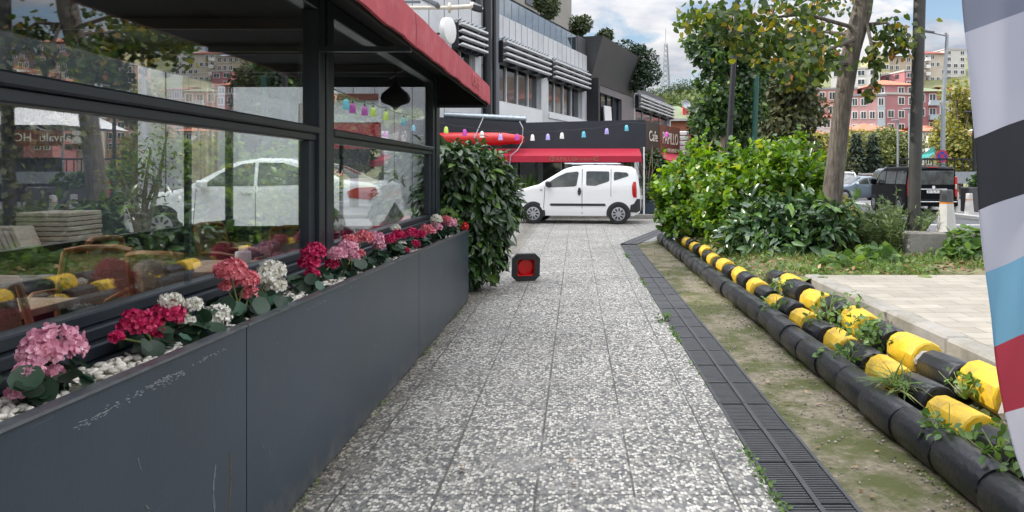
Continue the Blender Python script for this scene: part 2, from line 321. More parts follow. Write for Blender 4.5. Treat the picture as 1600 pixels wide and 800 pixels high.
def paving_mat():
    """pebble-washed slabs: Voronoi pebbles of white, grey and dark stone in mortar, narrow joints on a grid, worn mortar patches"""
    m = D.materials.new('pebble_paving'); m.use_nodes = True; nt = m.node_tree; L = nt.links; b = nt.nodes['Principled BSDF']
    tc = nd(nt, 'ShaderNodeTexCoord'); vec = tc.outputs['Object']
    wn = nd(nt, 'ShaderNodeTexNoise'); wn.inputs['Scale'].default_value = 30; L.new(vec, wn.inputs['Vector'])
    wm = nd(nt, 'ShaderNodeMix', data_type='VECTOR'); wm.inputs[0].default_value = 0.012; L.new(vec, wm.inputs[4]); L.new(wn.outputs['Color'], wm.inputs[5])
    mp = nd(nt, 'ShaderNodeMapping'); mp.inputs['Scale'].default_value = (1, .58, 0); L.new(wm.outputs[1], mp.inputs[0])
    vo = nd(nt, 'ShaderNodeTexVoronoi'); vo.inputs['Scale'].default_value = 62; vo.voronoi_dimensions = '2D'; L.new(mp.outputs[0], vo.inputs['Vector'])
    sp = nd(nt, 'ShaderNodeSeparateColor'); L.new(vo.outputs['Color'], sp.inputs[0])
    r = nd(nt, 'ShaderNodeValToRGB'); L.new(sp.outputs[0], r.inputs[0]); r.color_ramp.interpolation = 'CONSTANT'; e = r.color_ramp.elements
    cols = [(0, (.078, .079, .083)), (.12, (.14, .14, .138)), (.28, (.21, .204, .19)), (.44, (.295, .28, .245)), (.60, (.405, .39, .345)), (.80, (.56, .54, .49))]
    while len(e) < len(cols): e.new(0.5)
    for el, (p, c) in zip(e, cols): el.position = p; el.color = (*c, 1)
    # mortar between pebbles
    er = nd(nt, 'ShaderNodeMapRange'); L.new(vo.outputs['Distance'], er.inputs[0]); er.inputs['From Min'].default_value = 0.42; er.inputs['From Max'].default_value = 0.66
    mo = nd(nt, 'ShaderNodeMix', data_type='RGBA'); L.new(er.outputs[0], mo.inputs[0]); L.new(r.outputs[0], mo.inputs[6]); mo.inputs[7].default_value = (.125, .122, .113, 1)
    # patches where mortar covers the stones
    pn = nd(nt, 'ShaderNodeTexNoise'); pn.inputs['Scale'].default_value = 1.7; pn.inputs['Detail'].default_value = 7; pn.inputs['Roughness'].default_value = .68; L.new(vec, pn.inputs['Vector'])
    pr = nd(nt, 'ShaderNodeMapRange'); L.new(pn.outputs['Fac'], pr.inputs[0]); pr.inputs['From Min'].default_value = 0.55; pr.inputs['From Max'].default_value = 0.70; pr.inputs['To Max'].default_value = 0.9
    pa = nd(nt, 'ShaderNodeMix', data_type='RGBA'); L.new(pr.outputs[0], pa.inputs[0]); L.new(mo.outputs[2], pa.inputs[6]); pa.inputs[7].default_value = (.27, .26, .245, 1)
    # slow tonal drift
    dn = nd(nt, 'ShaderNodeTexNoise'); dn.inputs['Scale'].default_value = 0.8; dn.inputs['Detail'].default_value = 8; dn.inputs['Roughness'].default_value = .62; L.new(vec, dn.inputs['Vector'])
    dr = nd(nt, 'ShaderNodeMapRange'); L.new(dn.outputs['Fac'], dr.inputs[0]); dr.inputs['From Min'].default_value = .3; dr.inputs['From Max'].default_value = .7; dr.inputs['To Min'].default_value = 0.70; dr.inputs['To Max'].default_value = 1.10
    hs = nd(nt, 'ShaderNodeHueSaturation'); L.new(dr.outputs[0], hs.inputs['Value']); L.new(pa.outputs[2], hs.inputs['Color'])
    # joints
    sx = nd(nt, 'ShaderNodeSeparateXYZ'); L.new(wm.outputs[1], sx.inputs[0])
    def joint(src, per, off, wdt):
        a = nd(nt, 'ShaderNodeMath', operation='ADD'); L.new(src, a.inputs[0]); a.inputs[1].default_value = off + 100 * per
        f = nd(nt, 'ShaderNodeMath', operation='PINGPONG'); L.new(a.outputs[0], f.inputs[0]); f.inputs[1].default_value = per / 2
        g = nd(nt, 'ShaderNodeMath', operation='LESS_THAN'); L.new(f.outputs[0], g.inputs[0]); g.inputs[1].default_value = wdt
        return g.outputs[0]
    jx = joint(sx.outputs[0], 0.455, 0.18, 0.0058); jy = joint(sx.outputs[1], 0.455, 0.1, 0.0045)
    jm = nd(nt, 'ShaderNodeMath', operation='MAXIMUM'); L.new(jx, jm.inputs[0]); L.new(jy, jm.inputs[1])
    jf = nd(nt, 'ShaderNodeMapRange'); L.new(pn.outputs['Fac'], jf.inputs[0]); jf.inputs['From Min'].default_value = .66; jf.inputs['From Max'].default_value = .50; jf.inputs['To Max'].default_value = .92
    jj = nd(nt, 'ShaderNodeMath', operation='MULTIPLY'); L.new(jm.outputs[0], jj.inputs[0]); L.new(jf.outputs[0], jj.inputs[1])
    ju = nd(nt, 'ShaderNodeMix', data_type='RGBA'); L.new(jj.outputs[0], ju.inputs[0]); L.new(hs.outputs[0], ju.inputs[6]); ju.inputs[7].default_value = (.05, .05, .042, 1)
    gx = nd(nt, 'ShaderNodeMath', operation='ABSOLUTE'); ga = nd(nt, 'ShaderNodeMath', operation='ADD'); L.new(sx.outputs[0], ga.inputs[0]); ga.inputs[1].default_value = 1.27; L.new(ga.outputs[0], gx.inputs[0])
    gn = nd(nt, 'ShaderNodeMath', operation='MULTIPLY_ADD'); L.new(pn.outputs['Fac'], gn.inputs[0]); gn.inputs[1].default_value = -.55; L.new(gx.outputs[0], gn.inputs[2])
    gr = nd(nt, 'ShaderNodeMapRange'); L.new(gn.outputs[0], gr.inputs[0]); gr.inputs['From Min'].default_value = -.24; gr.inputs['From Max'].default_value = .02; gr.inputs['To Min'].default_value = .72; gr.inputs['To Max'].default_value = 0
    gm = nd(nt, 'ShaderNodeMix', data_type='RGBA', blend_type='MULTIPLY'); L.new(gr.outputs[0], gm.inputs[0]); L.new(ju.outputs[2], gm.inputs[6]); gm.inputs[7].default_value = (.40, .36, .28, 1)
    L.new(gm.outputs[2], b.inputs['Base Color']); b.inputs['Roughness'].default_value = 0.62
    hm = nd(nt, 'ShaderNodeMath', operation='MULTIPLY'); L.new(vo.outputs['Distance'], hm.inputs[0]); hm.inputs[1].default_value = -1
    ha = nd(nt, 'ShaderNodeMath', operation='SUBTRACT'); L.new(hm.outputs[0], ha.inputs[0]); L.new(jj.outputs[0], ha.inputs[1])
    bp = nd(nt, 'ShaderNodeBump'); bp.inputs['Strength'].default_value = .55; bp.inputs['Distance'].default_value = .006; L.new(ha.outputs[0], bp.inputs['Height']); L.new(bp.outputs[0], b.inputs['Normal'])
    return m
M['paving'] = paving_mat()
def scratched():
    # the slate paint with thin pale scrapes: strongly stretched noise, kept only inside scattered worn areas
    m = M['slate'].copy(); m.name = 'scratched_slate'; nt = m.node_tree; L = nt.links; b = nt.nodes['Principled BSDF']; old = b.inputs['Base Color'].links[0].from_socket
    tc = nd(nt, 'ShaderNodeTexCoord'); fac = None
    for rot, sc, area, lo, hi in ((R(17), (1, 3.0, 120), 1.6, .60, .66), (R(75), (1, 4.0, 90), 2.3, .63, .69), (R(-8), (1, 2.0, 200), 1.1, .62, .70)):
        mp = nd(nt, 'ShaderNodeMapping'); mp.inputs['Rotation'].default_value = (rot, 0, 0); mp.inputs['Scale'].default_value = sc; L.new(tc.outputs['Object'], mp.inputs[0])
        n = nd(nt, 'ShaderNodeTexNoise'); n.inputs['Scale'].default_value = 1.0; n.inputs['Detail'].default_value = 5; n.inputs['Roughness'].default_value = .7; L.new(mp.outputs[0], n.inputs['Vector'])
        r = nd(nt, 'ShaderNodeMapRange'); L.new(n.outputs['Fac'], r.inputs[0]); r.inputs['From Min'].default_value = lo; r.inputs['From Max'].default_value = hi
        a = nd(nt, 'ShaderNodeTexNoise'); a.inputs['Scale'].default_value = area; a.inputs['Detail'].default_value = 3; L.new(tc.outputs['Object'], a.inputs['Vector'])
        ar = nd(nt, 'ShaderNodeMapRange'); L.new(a.outputs['Fac'], ar.inputs[0]); ar.inputs['From Min'].default_value = .62; ar.inputs['From Max'].default_value = .74; ar.inputs['To Max'].default_value = .55
        q = nd(nt, 'ShaderNodeMath', operation='MULTIPLY'); L.new(r.outputs[0], q.inputs[0]); L.new(ar.outputs[0], q.inputs[1])
        if fac is None: fac = q.outputs[0]
        else: x = nd(nt, 'ShaderNodeMath', operation='MAXIMUM'); L.new(fac, x.inputs[0]); L.new(q.outputs[0], x.inputs[1]); fac = x.outputs[0]
    mx = nd(nt, 'ShaderNodeMix', data_type='RGBA'); L.new(fac, mx.inputs[0]); L.new(old, mx.inputs[6]); mx.inputs[7].default_value = (.20, .21, .22, 1)
    sz = nd(nt, 'ShaderNodeSeparateXYZ'); L.new(tc.outputs['Object'], sz.inputs[0]); dn = nd(nt, 'ShaderNodeTexNoise'); dn.inputs['Scale'].default_value = 7; dn.inputs['Detail'].default_value = 9; dn.inputs['Roughness'].default_value = .72; L.new(tc.outputs['Object'], dn.inputs['Vector'])
    ds = nd(nt, 'ShaderNodeMath', operation='MULTIPLY_ADD'); L.new(sz.outputs[2], ds.inputs[0]); ds.inputs[1].default_value = -1.1; L.new(dn.outputs['Fac'], ds.inputs[2])
    dr = nd(nt, 'ShaderNodeMapRange'); L.new(ds.outputs[0], dr.inputs[0]); dr.inputs['From Min'].default_value = .36; dr.inputs['From Max'].default_value = .62; dr.inputs['To Max'].default_value = .5
    m2 = nd(nt, 'ShaderNodeMix', data_type='RGBA'); L.new(dr.outputs[0], m2.inputs[0]); L.new(mx.outputs[2], m2.inputs[6]); m2.inputs[7].default_value = (.15, .135, .11, 1)
    L.new(m2.outputs[2], b.inputs['Base Color'])
    return m
M['slate_scratched'] = scratched()

def brickmat(name, c1, c2, mortar, sc, w=0.5, h=0.25, rough=0.85, bump=0.3, ms=0.02):
    m = D.materials.new(name); m.use_nodes = True; nt = m.node_tree; L = nt.links; b = nt.nodes['Principled BSDF']
    tc = nd(nt, 'ShaderNodeTexCoord'); br = nd(nt, 'ShaderNodeTexBrick'); br.inputs['Scale'].default_value = sc; br.inputs['Brick Width'].default_value = w; br.inputs['Row Height'].default_value = h
    br.inputs['Color1'].default_value = (*c1, 1); br.inputs['Color2'].default_value = (*c2, 1); br.inputs['Mortar'].default_value = (*mortar, 1); br.inputs['Mortar Size'].default_value = ms
    L.new(tc.outputs['Object'], br.inputs['Vector'])
    n = nd(nt, 'ShaderNodeTexNoise'); n.inputs['Scale'].default_value = 4; n.inputs['Detail'].default_value = 8; L.new(tc.outputs['Object'], n.inputs['Vector'])
    mr = nd(nt, 'ShaderNodeMapRange'); L.new(n.outputs['Fac'], mr.inputs[0]); mr.inputs['To Min'].default_value = .65; mr.inputs['To Max'].default_value = 1.25
    hs = nd(nt, 'ShaderNodeHueSaturation'); L.new(mr.outputs[0], hs.inputs['Value']); L.new(br.outputs['Color'], hs.inputs['Color']); L.new(hs.outputs[0], b.inputs['Base Color'])
    b.inputs['Roughness'].default_value = rough
    bp = nd(nt, 'ShaderNodeBump'); bp.inputs['Strength'].default_value = bump; bp.inputs['Distance'].default_value = .01; bp.invert = True; L.new(br.outputs['Fac'], bp.inputs['Height']); L.new(bp.outputs[0], b.inputs['Normal'])
    return m
M['pavers'] = brickmat('beige_pavers', (.225, .205, .17), (.275, .255, .215), (.14, .13, .108), 1.0, .4, .2, .85, .25, .006)
M['darkpave'] = brickmat('grey_setts', (.20, .20, .20), (.25, .25, .245), (.12, .12, .115), 1.0, .2, .1, .85, .3, .008)

M['lf_hedge'] = leafmat('hedge_leaves', [(0, (.026, .065, .010)), (.35, (.065, .15, .018)), (.7, (.115, .23, .022)), (.95, (.21, .31, .035)), (1, (.30, .30, .05))], .3, .36)
M['lf_laurel'] = leafmat('dark_laurel_leaves', [(0, (.012, .030, .011)), (.5, (.025, .058, .018)), (.86, (.045, .10, .022)), (1, (.11, .19, .03))], .3, .16)
M['lf_glossy'] = leafmat('glossy_dark_leaves', [(0, (.018, .045, .018)), (.5, (.04, .09, .032)), (.85, (.075, .15, .035)), (1, (.13, .22, .04))], .22, .12)
M['lf_tree'] = leafmat('linden_leaves', [(0, (.022, .045, .012)), (.5, (.045, .085, .018)), (.78, (.10, .14, .02)), (.94, (.24, .21, .03)), (1, (.24, .10, .035))], .5, .42)
M['lf_mid'] = leafmat('mid_tree_leaves', [(0, (.02, .045, .018)), (.5, (.035, .08, .022)), (.85, (.06, .13, .03)), (1, (.12, .2, .03))], .45, .28)
M['lf_olive'] = leafmat('olive_tree_leaves', [(0, (.03, .042, .016)), (.6, (.06, .072, .026)), (1, (.11, .11, .036))], .6, .25)
M['lf_yellow'] = leafmat('yellow_tree_leaves', [(0, (.09, .11, .025)), (.5, (.17, .18, .035)), (1, (.32, .28, .05))], .6, .3)
M['lf_far'] = leafmat('far_tree_leaves', [(0, (.035, .06, .03)), (.6, (.06, .09, .04)), (1, (.10, .13, .05))], .7, .15)
M['lf_top'] = leafmat('terrace_tree_leaves', [(0, (.04, .06, .025)), (1, (.10, .13, .05))], .6, .2)
M['lf_park'] = leafmat('park_tree_leaves', [(0, (.06, .09, .025)), (.6, (.11, .14, .035)), (1, (.2, .2, .05))], .6, .25)
M['lf_conifer'] = leafmat('conifer_needles', [(0, (.015, .032, .02)), (1, (.035, .06, .035))], .6, .1)
M['lf_weed'] = leafmat('weed_leaves', [(0, (.04, .085, .02)), (.6, (.08, .16, .035)), (1, (.15, .24, .05))], .5, .32)
M['lf_sage'] = leafmat('grey_green_weed', [(0, (.07, .11, .045)), (.6, (.11, .17, .065)), (1, (.19, .25, .10))], .6, .3)
M['lf_grass'] = leafmat('grass_blades', [(0, (.05, .09, .02)), (.55, (.10, .17, .03)), (.85, (.16, .21, .05)), (1, (.26, .21, .10))], .6, .3)
M['lf_geran'] = leafmat('geranium_leaves', [(0, (.014, .035, .018)), (.6, (.03, .065, .035)), (1, (.05, .13, .085))], .5, .1)
M['lf_dead'] = leafmat('dead_leaves', [(0, (.09, .05, .025)), (.6, (.2, .12, .06)), (1, (.32, .24, .14))], .8, .1)
M['pet_pink'] = leafmat('light_pink_petals', [(0, (.56, .24, .34)), (.6, (.72, .38, .48)), (1, (.84, .58, .64))], .6, .25)
M['pet_crim'] = leafmat('crimson_petals', [(0, (.32, .004, .05)), (.6, (.54, .012, .10)), (1, (.68, .05, .18))], .55, .2)
M['pet_coral'] = leafmat('coral_petals', [(0, (.50, .11, .14)), (.6, (.68, .20, .23)), (1, (.80, .34, .36))], .6, .25)
M['pet_white'] = leafmat('white_petals', [(0, (.58, .56, .48)), (1, (.82, .81, .76))], .6, .2)
M['pet_red'] = leafmat('red_petals', [(0, (.4, .01, .01)), (1, (.6, .03, .02))], .6, .2)
PET = dict(p=M['pet_pink'], c=M['pet_crim'], o=M['pet_coral'], w=M['pet_white'], r=M['pet_red'])

# ------------------------------------------------------------------ the ground
def poly(name, pts, z, m, kind='structure', th=0.0):
    b = MB(); n = len(pts)
    if th: b.add([(x, y, z) for x, y in pts] + [(x, y, z - th) for x, y in pts], [tuple(range(n))] + [(i + n, (i + 1) % n + n, (i + 1) % n, i) for i in range(n)])
    else: b.add([(x, y, z) for x, y in pts], [tuple(range(n))])
    return struct(b.build(name, m), kind)
def rect(x0, x1, y0, y1): return [(x0, y0), (x1, y0), (x1, y1), (x0, y1)]

def H(x, y):
    s = max(0, (y - 85) / 140.0); f = min(1, max(0.62, 0.62 + 0.38 * (x - 25) / 60))
    return -0.2 + 34 * min(s, 1.08) ** 1.6 * f + (math.sin(x * 0.05 + 1) * 1.2 + math.sin(y * .07) * .8) * min(1, s * 3)
def terrain():
    xs = [-400, -250, -150, -90] + list(range(-60, 261, 8)) + [300, 380, 500]; ys = [-60, -20, 0, 20, 40, 60, 75, 85] + list(range(90, 360, 8)) + [420, 600]
    b = MB(); b.add([(x, y, H(x, y)) for y in ys for x in xs], [(j * len(xs) + i, j * len(xs) + i + 1, (j + 1) * len(xs) + i + 1, (j + 1) * len(xs) + i) for j in range(len(ys) - 1) for i in range(len(xs) - 1)])
    hm = mat('hill_ground', (0.09, 0.11, 0.045), 0.95, 0, 0.3, 0.15, c2=(0.15, 0.155, 0.07))
    return struct(b.build('ground', hm, smooth=True))
terrain()
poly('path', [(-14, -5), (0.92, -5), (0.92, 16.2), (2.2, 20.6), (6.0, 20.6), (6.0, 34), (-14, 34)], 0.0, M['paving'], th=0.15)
poly('road', [(6.0, -5), (60, -5), (60, 84), (-2, 84), (-2, 34), (6.0, 34)], -0.15, M['asphalt'], th=0.03)
poly('drain_channel', [(0.92, -2), (1.27, -2), (1.27, 16.0), (2.5, 20.4), (2.2, 20.6), (0.92, 16.2)], -0.11, mat('dark_channel', (.012, .012, .012), .8))  # channel floor in one near-black colour
poly('concrete_strip', [(1.27, -3), (2.75, -3), (2.75, 15.5), (1.9, 16.9), (1.42, 16.5), (1.27, 16.0)], -0.002, M['moss'], th=0.1)
poly('concrete_strip', [(1.42, 16.55), (1.9, 16.95), (4.4, 18.6), (6, 20.2), (6, 20.55), (2.53, 20.4)], 0.0, M['darkpave'], th=0.1)
# planting bed, rising from behind the block rows
def bed():
    xs = np.linspace(1.98, 6.0, 28); ys = np.linspace(8.5, 17.2, 50); b = MB(); vs = []
    for y in ys:
        for x in xs:
            e = min(1, (x - 1.98) / 0.55) ; z = 0.03 + 0.27 * e + 0.03 * math.sin(x * 5 + y * 3) + .02 * math.sin(x * 11 - y * 7)
            if y > 15: z -= (y - 15) * 0.07
            if x > 5.2: z -= (x - 5.2) * .35
            xx = x + max(0, y - 14) * 0.12 * (1 - (x - 1.98) / 4.02)
            vs.append((xx, y, z))
    n = len(xs); b.add(vs, [(j * n + i, j * n + i + 1, (j + 1) * n + i + 1, (j + 1) * n + i) for j in range(len(ys) - 1) for i in range(n - 1)])
    struct(b.build('planting_bed', M['soil'], smooth=True))
    xs = [1.98, 2.2, 2.4, 2.62]; b = MB(); ys = np.linspace(-2, 8.55, 30)
    b.add([(x, y, 0.0 + 0.2 * (x - 1.98) / .64 + .01 * math.sin(9 * y + x * 7)) for y in ys for x in xs], [(j * 4 + i, j * 4 + i + 1, j * 4 + i + 5, j * 4 + i + 4) for j in range(29) for i in range(3)])
    struct(b.build('soil_strip', M['soil'], smooth=True))
bed()
# raised slab terrace with its kerb
poly('paved_terrace', rect(2.78, 6.0, -3, 8.75), 0.335, M['pavers'], th=0.5)
b = MB(); y = -3.0
while y < 8.6:
    l = min(1.05, 8.78 - y); j = random.uniform(-.006, .006)
    b.bbox(2.60 + j, 2.777 + j, y + .004, y + l - .004, -0.1, 0.345 + random.uniform(-.006, .004), 0.018); y += l
struct(b.build('kerb', M['concrete']))
b = MB().bbox(-2, 6.0, 25.2, 25.4, 0.0, 0.13, .02); struct(b.build('kerb', M['concrete']))
poly('pavement', rect(-6, 9, 25.4, 34), 0.125, M['darkpave'], th=0.12)
poly('pavement', rect(-14, -4.05, 9.3, 25), 0.30, M['lightconc'], th=0.3)
for i, (x0, x1, y0, y1) in enumerate([(8, 17, 24.2, 24.4), (10, 10.15, 30, 36), (10, 10.15, 40, 46), (16, 36, 60, 60.2), (22, 22.15, 62, 68), (26, 26.15, 62, 68), (30, 30.15, 62, 68)]):
    poly('road_marking', rect(x0, x1, y0, y1), -0.146, M['roadline'])
b = MB(); b.bbox(13.9, 30, 25.0, 25.25, -0.16, 0.0, .02); b.bbox(13.9, 14.15, 25.25, 42, -0.16, 0.0, .02); struct(b.build('kerb', M['lightconc']))
poly('pavement', rect(14.15, 40, 25.25, 42), -0.01, M['darkpave'], th=0.12)

# ------------------------------------------------------------------ drain grates
def grates():
    g = thing('drain_grate', 'dark cast iron drain grate panel', 'drain grate', (1.095, 0, 0), 'drain grates along the path')
    f = MB(); w = .172
    f.box(-w, -w + .02, 0.004, .499, -.03, 0.004); f.box(w - .02, w, 0.001, .499, -.03, .004); f.box(-.012, .012, 0.001, .499, -.03, .006)
    f.box(-w + .02, -.012, .001, .007, -.03, .001); f.box(.012, w - .02, .001, .007, -.03, .001); f.box(-w + .02, -.012, .493, .499, -.03, .001); f.box(.012, w - .02, .493, .499, -.03, .001)
    f.build('rim', M['iron'], g, local=True)
    s = MB()
    for k in range(17):
        y = .021 + k * .0274
        s.bbox(-w + .02, -.012, y, y + .0105, -.028, .001, .003); s.bbox(.012, w - .02, y, y + .0105, -.028, .001, .003)
    s.build('bar_grid', M['iron'], g, local=True)
    ys = [0.5 + .5 * i for i in range(31)]
    ords = ['first', 'second', 'third', 'fourth', 'fifth', 'sixth', 'seventh', 'eighth', 'ninth', 'tenth', 'eleventh', 'twelfth', 'thirteenth', 'fourteenth', 'fifteenth', 'sixteenth', 'seventeenth', 'eighteenth', 'nineteenth', 'twentieth']
    k = 0
    for y in ys:
        if y < 2.9: continue
        k += 1
        lab = 'iron drain grate, %s from the bottom edge of the photo' % (ords[k - 1] if k <= 20 else 'number %d' % k)
        o = g if k == 1 else dup(g)
        o.location = (1.095 + random.uniform(-.002, .002), y, random.uniform(-.002, .003)); o.rotation_euler = (0, 0, random.uniform(-.004, .004)); o['label'] = lab
    a = math.atan2(2.35 - 1.095, 20.5 - 16.1)
    for i in range(9):
        t = .12 + i * .5; o = dup(g); o.location = (1.10 + math.sin(a) * t, 16.12 + math.cos(a) * t, -.001); o.rotation_euler = (0, 0, -a)
        o['label'] = 'drain grate, %s past the bend where the line of grates turns right' % ords[i]
    return ords
ORD = grates()

# ------------------------------------------------------------------ glass pavilion with the planters before it
GX = -1.65; PY0, PY1 = -1.2, 9.0; BX = -4.05
def pavilion():
    t = thing('glass_pavilion', 'dark framed glazed cafe pavilion with flower planters along its window front', 'building', (GX, PY1, 0))
    f = MB()
    for y0, y1 in ((4.80, 5.10),):
        f.bbox(GX - .06, GX + .05, y0, y0 + .10, .6, 2.62, .006); f.bbox(GX - .05, GX + .03, y0 + .10, y0 + .16, .6, 2.62, .004); f.bbox(GX - .06, GX + .045, y0 + .16, y1, .6, 2.62, .006)
    f.build('frame_post', M['frame'], t)
    MB().bbox(GX - .05, GX + .04, 8.66, 8.78, .0, 2.62, .005).bbox(GX - .05, GX + .055, 8.80, 9.0, 0, 2.62, .006).build('frame_post', M['frame'], t)
    MB().bbox(GX - .06, GX + .05, -.2, .1, .6, 2.62, .006).build('frame_post', M['frame'], t)
    for y0, y1 in ((.1, 4.8), (5.1, 8.66)):
        b = MB(); b.bbox(GX - .05, GX + .055, y0, y1, 1.745, 1.79, .008); b.bbox(GX - .04, GX + .03, y0, y1, 1.70, 1.745, .006); b.build('transom', M['frame'], t)
        b = MB(); b.bbox(GX - .06, GX + .02, y0, y1, .985, 1.03, .006); b.bbox(GX - .06, GX + .05, y0, y1, .94, .983, .006); b.bbox(GX - .06, GX + .085, y0, y1, .89, .938, .006)
        b.bbox(GX - .06, GX + .11, y0, y1, .0, .888, .006); b.build('sill_rail', M['frame'], t)
        b = MB(); b.bbox(GX - .05, GX + .04, y0, y1, 2.52, 2.62, .006); b.build('head_rail', M['frame'], t)
        for z0, z1 in ((1.03, 1.70), (1.79, 2.52)):
            MB().box(GX - .018, GX - .010, y0, y1, z0, z1).build('window_pane', M['glass'], t)
        # meeting stiles of the sliding sashes
        for y in ((1.9, 3.32) if y0 < 4 else (5.5,)): MB().box(GX - .045, GX - .022, y, y + .022, 1.03, 1.70).build('sash_stile', M['frame'], t)
        MB().bbox(GX - .05, GX + .02, y1 - .10, y1 - .001, 1.032, 1.698, .004).build('sash_stile', M['frame'], t)
    # back wall: frame and glass towards the rear yard
    b = MB(); b.box(BX - .05, BX + .05, PY0, PY1, 0.0, .95)
    b.build('rear_parapet', M['dark'], t)
    b = MB()
    for y in (-1, 2.6, 5.2, 8.94): b.box(BX - .035, BX + .035, y, y + .06, .95, 2.62)
    b.box(BX - .03, BX + .03, PY0, PY1, 2.5, 2.62); b.build('rear_frame', M['frame'], t)
    b = MB(); b.box(BX - .004, BX + .004, PY0 + .3, PY1 - .1, .955, 2.495); b.build('rear_pane', glassmat('rear_glass', (.98, .985, .985), .015, .10), t)
    b = MB(); b.box(GX - .06, BX + .04, PY1 - .06, PY1 - .01, 0, .88); b.box(GX - .051, BX + .036, PY1 - .055, PY1 - .015, 2.5, 2.62); b.build('end_frame', M['frame'], t)
    b = MB(); b.box(GX - .06, BX + .036, PY1 - .04, PY1 - .032, .885, 2.49); b.build('end_pane', M['glass'], t)
    MB().box(BX - .2, GX + .2, PY0, PY1 + .05, 2.63, 2.80).build('roof', M['dark'], t)
    b = MB()
    for y in (.4, 1.6, 2.8, 4.0, 5.6, 6.8, 8.0): b.box(BX + .06, GX - .07, y, y + .05, 2.55, 2.628)
    b.build('ceiling_batten', M['darkwood'], t)
    MB().box(BX + .06, GX - .07, PY0 + .1, PY1 - .07, .005, .03).build('floor', M['darkwood'], t)
    MB().box(BX, GX - .08, PY0 - .1, PY0, 0, 2.62).build('end_wall', M['dark'], t)
pavilion()

def awning():
    t = thing('awning', 'faded red canvas awning with hanging valance above the cafe windows', 'awning', (-1.0, 9, 2.3))
    def val(y0, y1, nm):
        n = int((y1 - y0) / .12); b = MB(); vs = []
        for i in range(n + 1):
            y = y0 + (y1 - y0) * i / n; w = .003 * math.sin(y * 9) + .002 * math.sin(y * 23)
            vs += [(-1.03 + w * .3, y, 2.525), (-1.0 + w, y, 2.50), (-.995 + w, y, 2.40), (-.995 + 1.6 * w, y, 2.29 + .0025 * math.sin(y * 6)), (-1.012 + 1.6 * w, y, 2.288 + .0025 * math.sin(y * 6)), (-1.02 + w, y, 2.50)]
        b.add(vs, [(i * 6 + k, i * 6 + (k + 1) % 6, i * 6 + 6 + (k + 1) % 6, i * 6 + 6 + k) for i in range(n) for k in range(6)] + [(0, 1, 2, 3, 4, 5), tuple(n * 6 + k for k in (5, 4, 3, 2, 1, 0))])
        return b.build(nm, M['awn_faded'], t, smooth=True)
    val(-1, 4.79, 'valance'); val(4.81, 8.95, 'valance')
    b = MB(); b.add([(-1.02, -1, 2.50), (-1.02, 8.94, 2.50), (-1.6, 8.94, 2.88), (-1.6, -1, 2.88), (-1.02, -1, 2.515), (-1.02, 8.94, 2.515), (-1.6, 8.94, 2.895), (-1.6, -1, 2.895)],
          [(0, 1, 2, 3), (7, 6, 5, 4), (0, 4, 5, 1), (1, 5, 6, 2), (2, 6, 7, 3), (3, 7, 4, 0)])
    b.add([(-1.02, 8.942, 2.29), (-1.6, 8.942, 2.29), (-1.6, 8.942, 2.88), (-1.02, 8.942, 2.50), (-1.02, 8.95, 2.29), (-1.6, 8.95, 2.29), (-1.6, 8.95, 2.88), (-1.02, 8.95, 2.50)], [(0, 1, 2, 3), (7, 6, 5, 4), (0, 4, 5, 1), (1, 5, 6, 2), (2, 6, 7, 3), (3, 7, 4, 0)])
    b.build('canopy', M['dark'], t)
    for y in (4.78, 8.9, -.9): MB().box(-1.6, -1.03, y, y + .04, 2.255, 2.288).build('support_arm', M['frame'], t)
    MB().box(-1.05, -1.035, -1, 8.9, 2.282, 2.49).build('dark_lining', M['dark'], t)  # dark sheet added behind the valance, standing in for its shaded inner face
awning()
def text(s, size, m, parent=None, M4=None, name='lettering', ext=0.004, align='CENTER', sx=1.0):
    c = D.curves.new(name, 'FONT'); c.body = s; c.size = size; c.extrude = ext; c.align_x = align; c.align_y = 'CENTER'; c.resolution_u = 3
    o = D.objects.new(name, c); c.materials.append(m)
    COL.objects.link(o)
    T = M4 @ Matrix.Diagonal((sx, 1, 1, 1))
    bpy.context.view_layer.update(); me = D.meshes.new_from_object(o.evaluated_get(bpy.context.evaluated_depsgraph_get())); D.objects.remove(o); D.curves.remove(c)
    me.name = name; me.materials.clear(); me.materials.append(m); o = D.objects.new(name, me); COL.objects.link(o)
    if parent: o.parent = parent; T = Matrix.Translation(-origin(parent)) @ T
    o.matrix_local = T
    return o
FACE = Matrix.Rotation(R(90), 4, 'X')                 # text in the XZ plane, readable from -Y
aw = D.objects['awning']
text('CAFE', .17, mat('faded_print', (.50, .13, .14), .8), aw, Matrix.Translation((-.984, 7.6, 2.40)) @ Matrix.Rotation(R(90), 4, 'Z') @ FACE, ext=.001, sx=1.4)

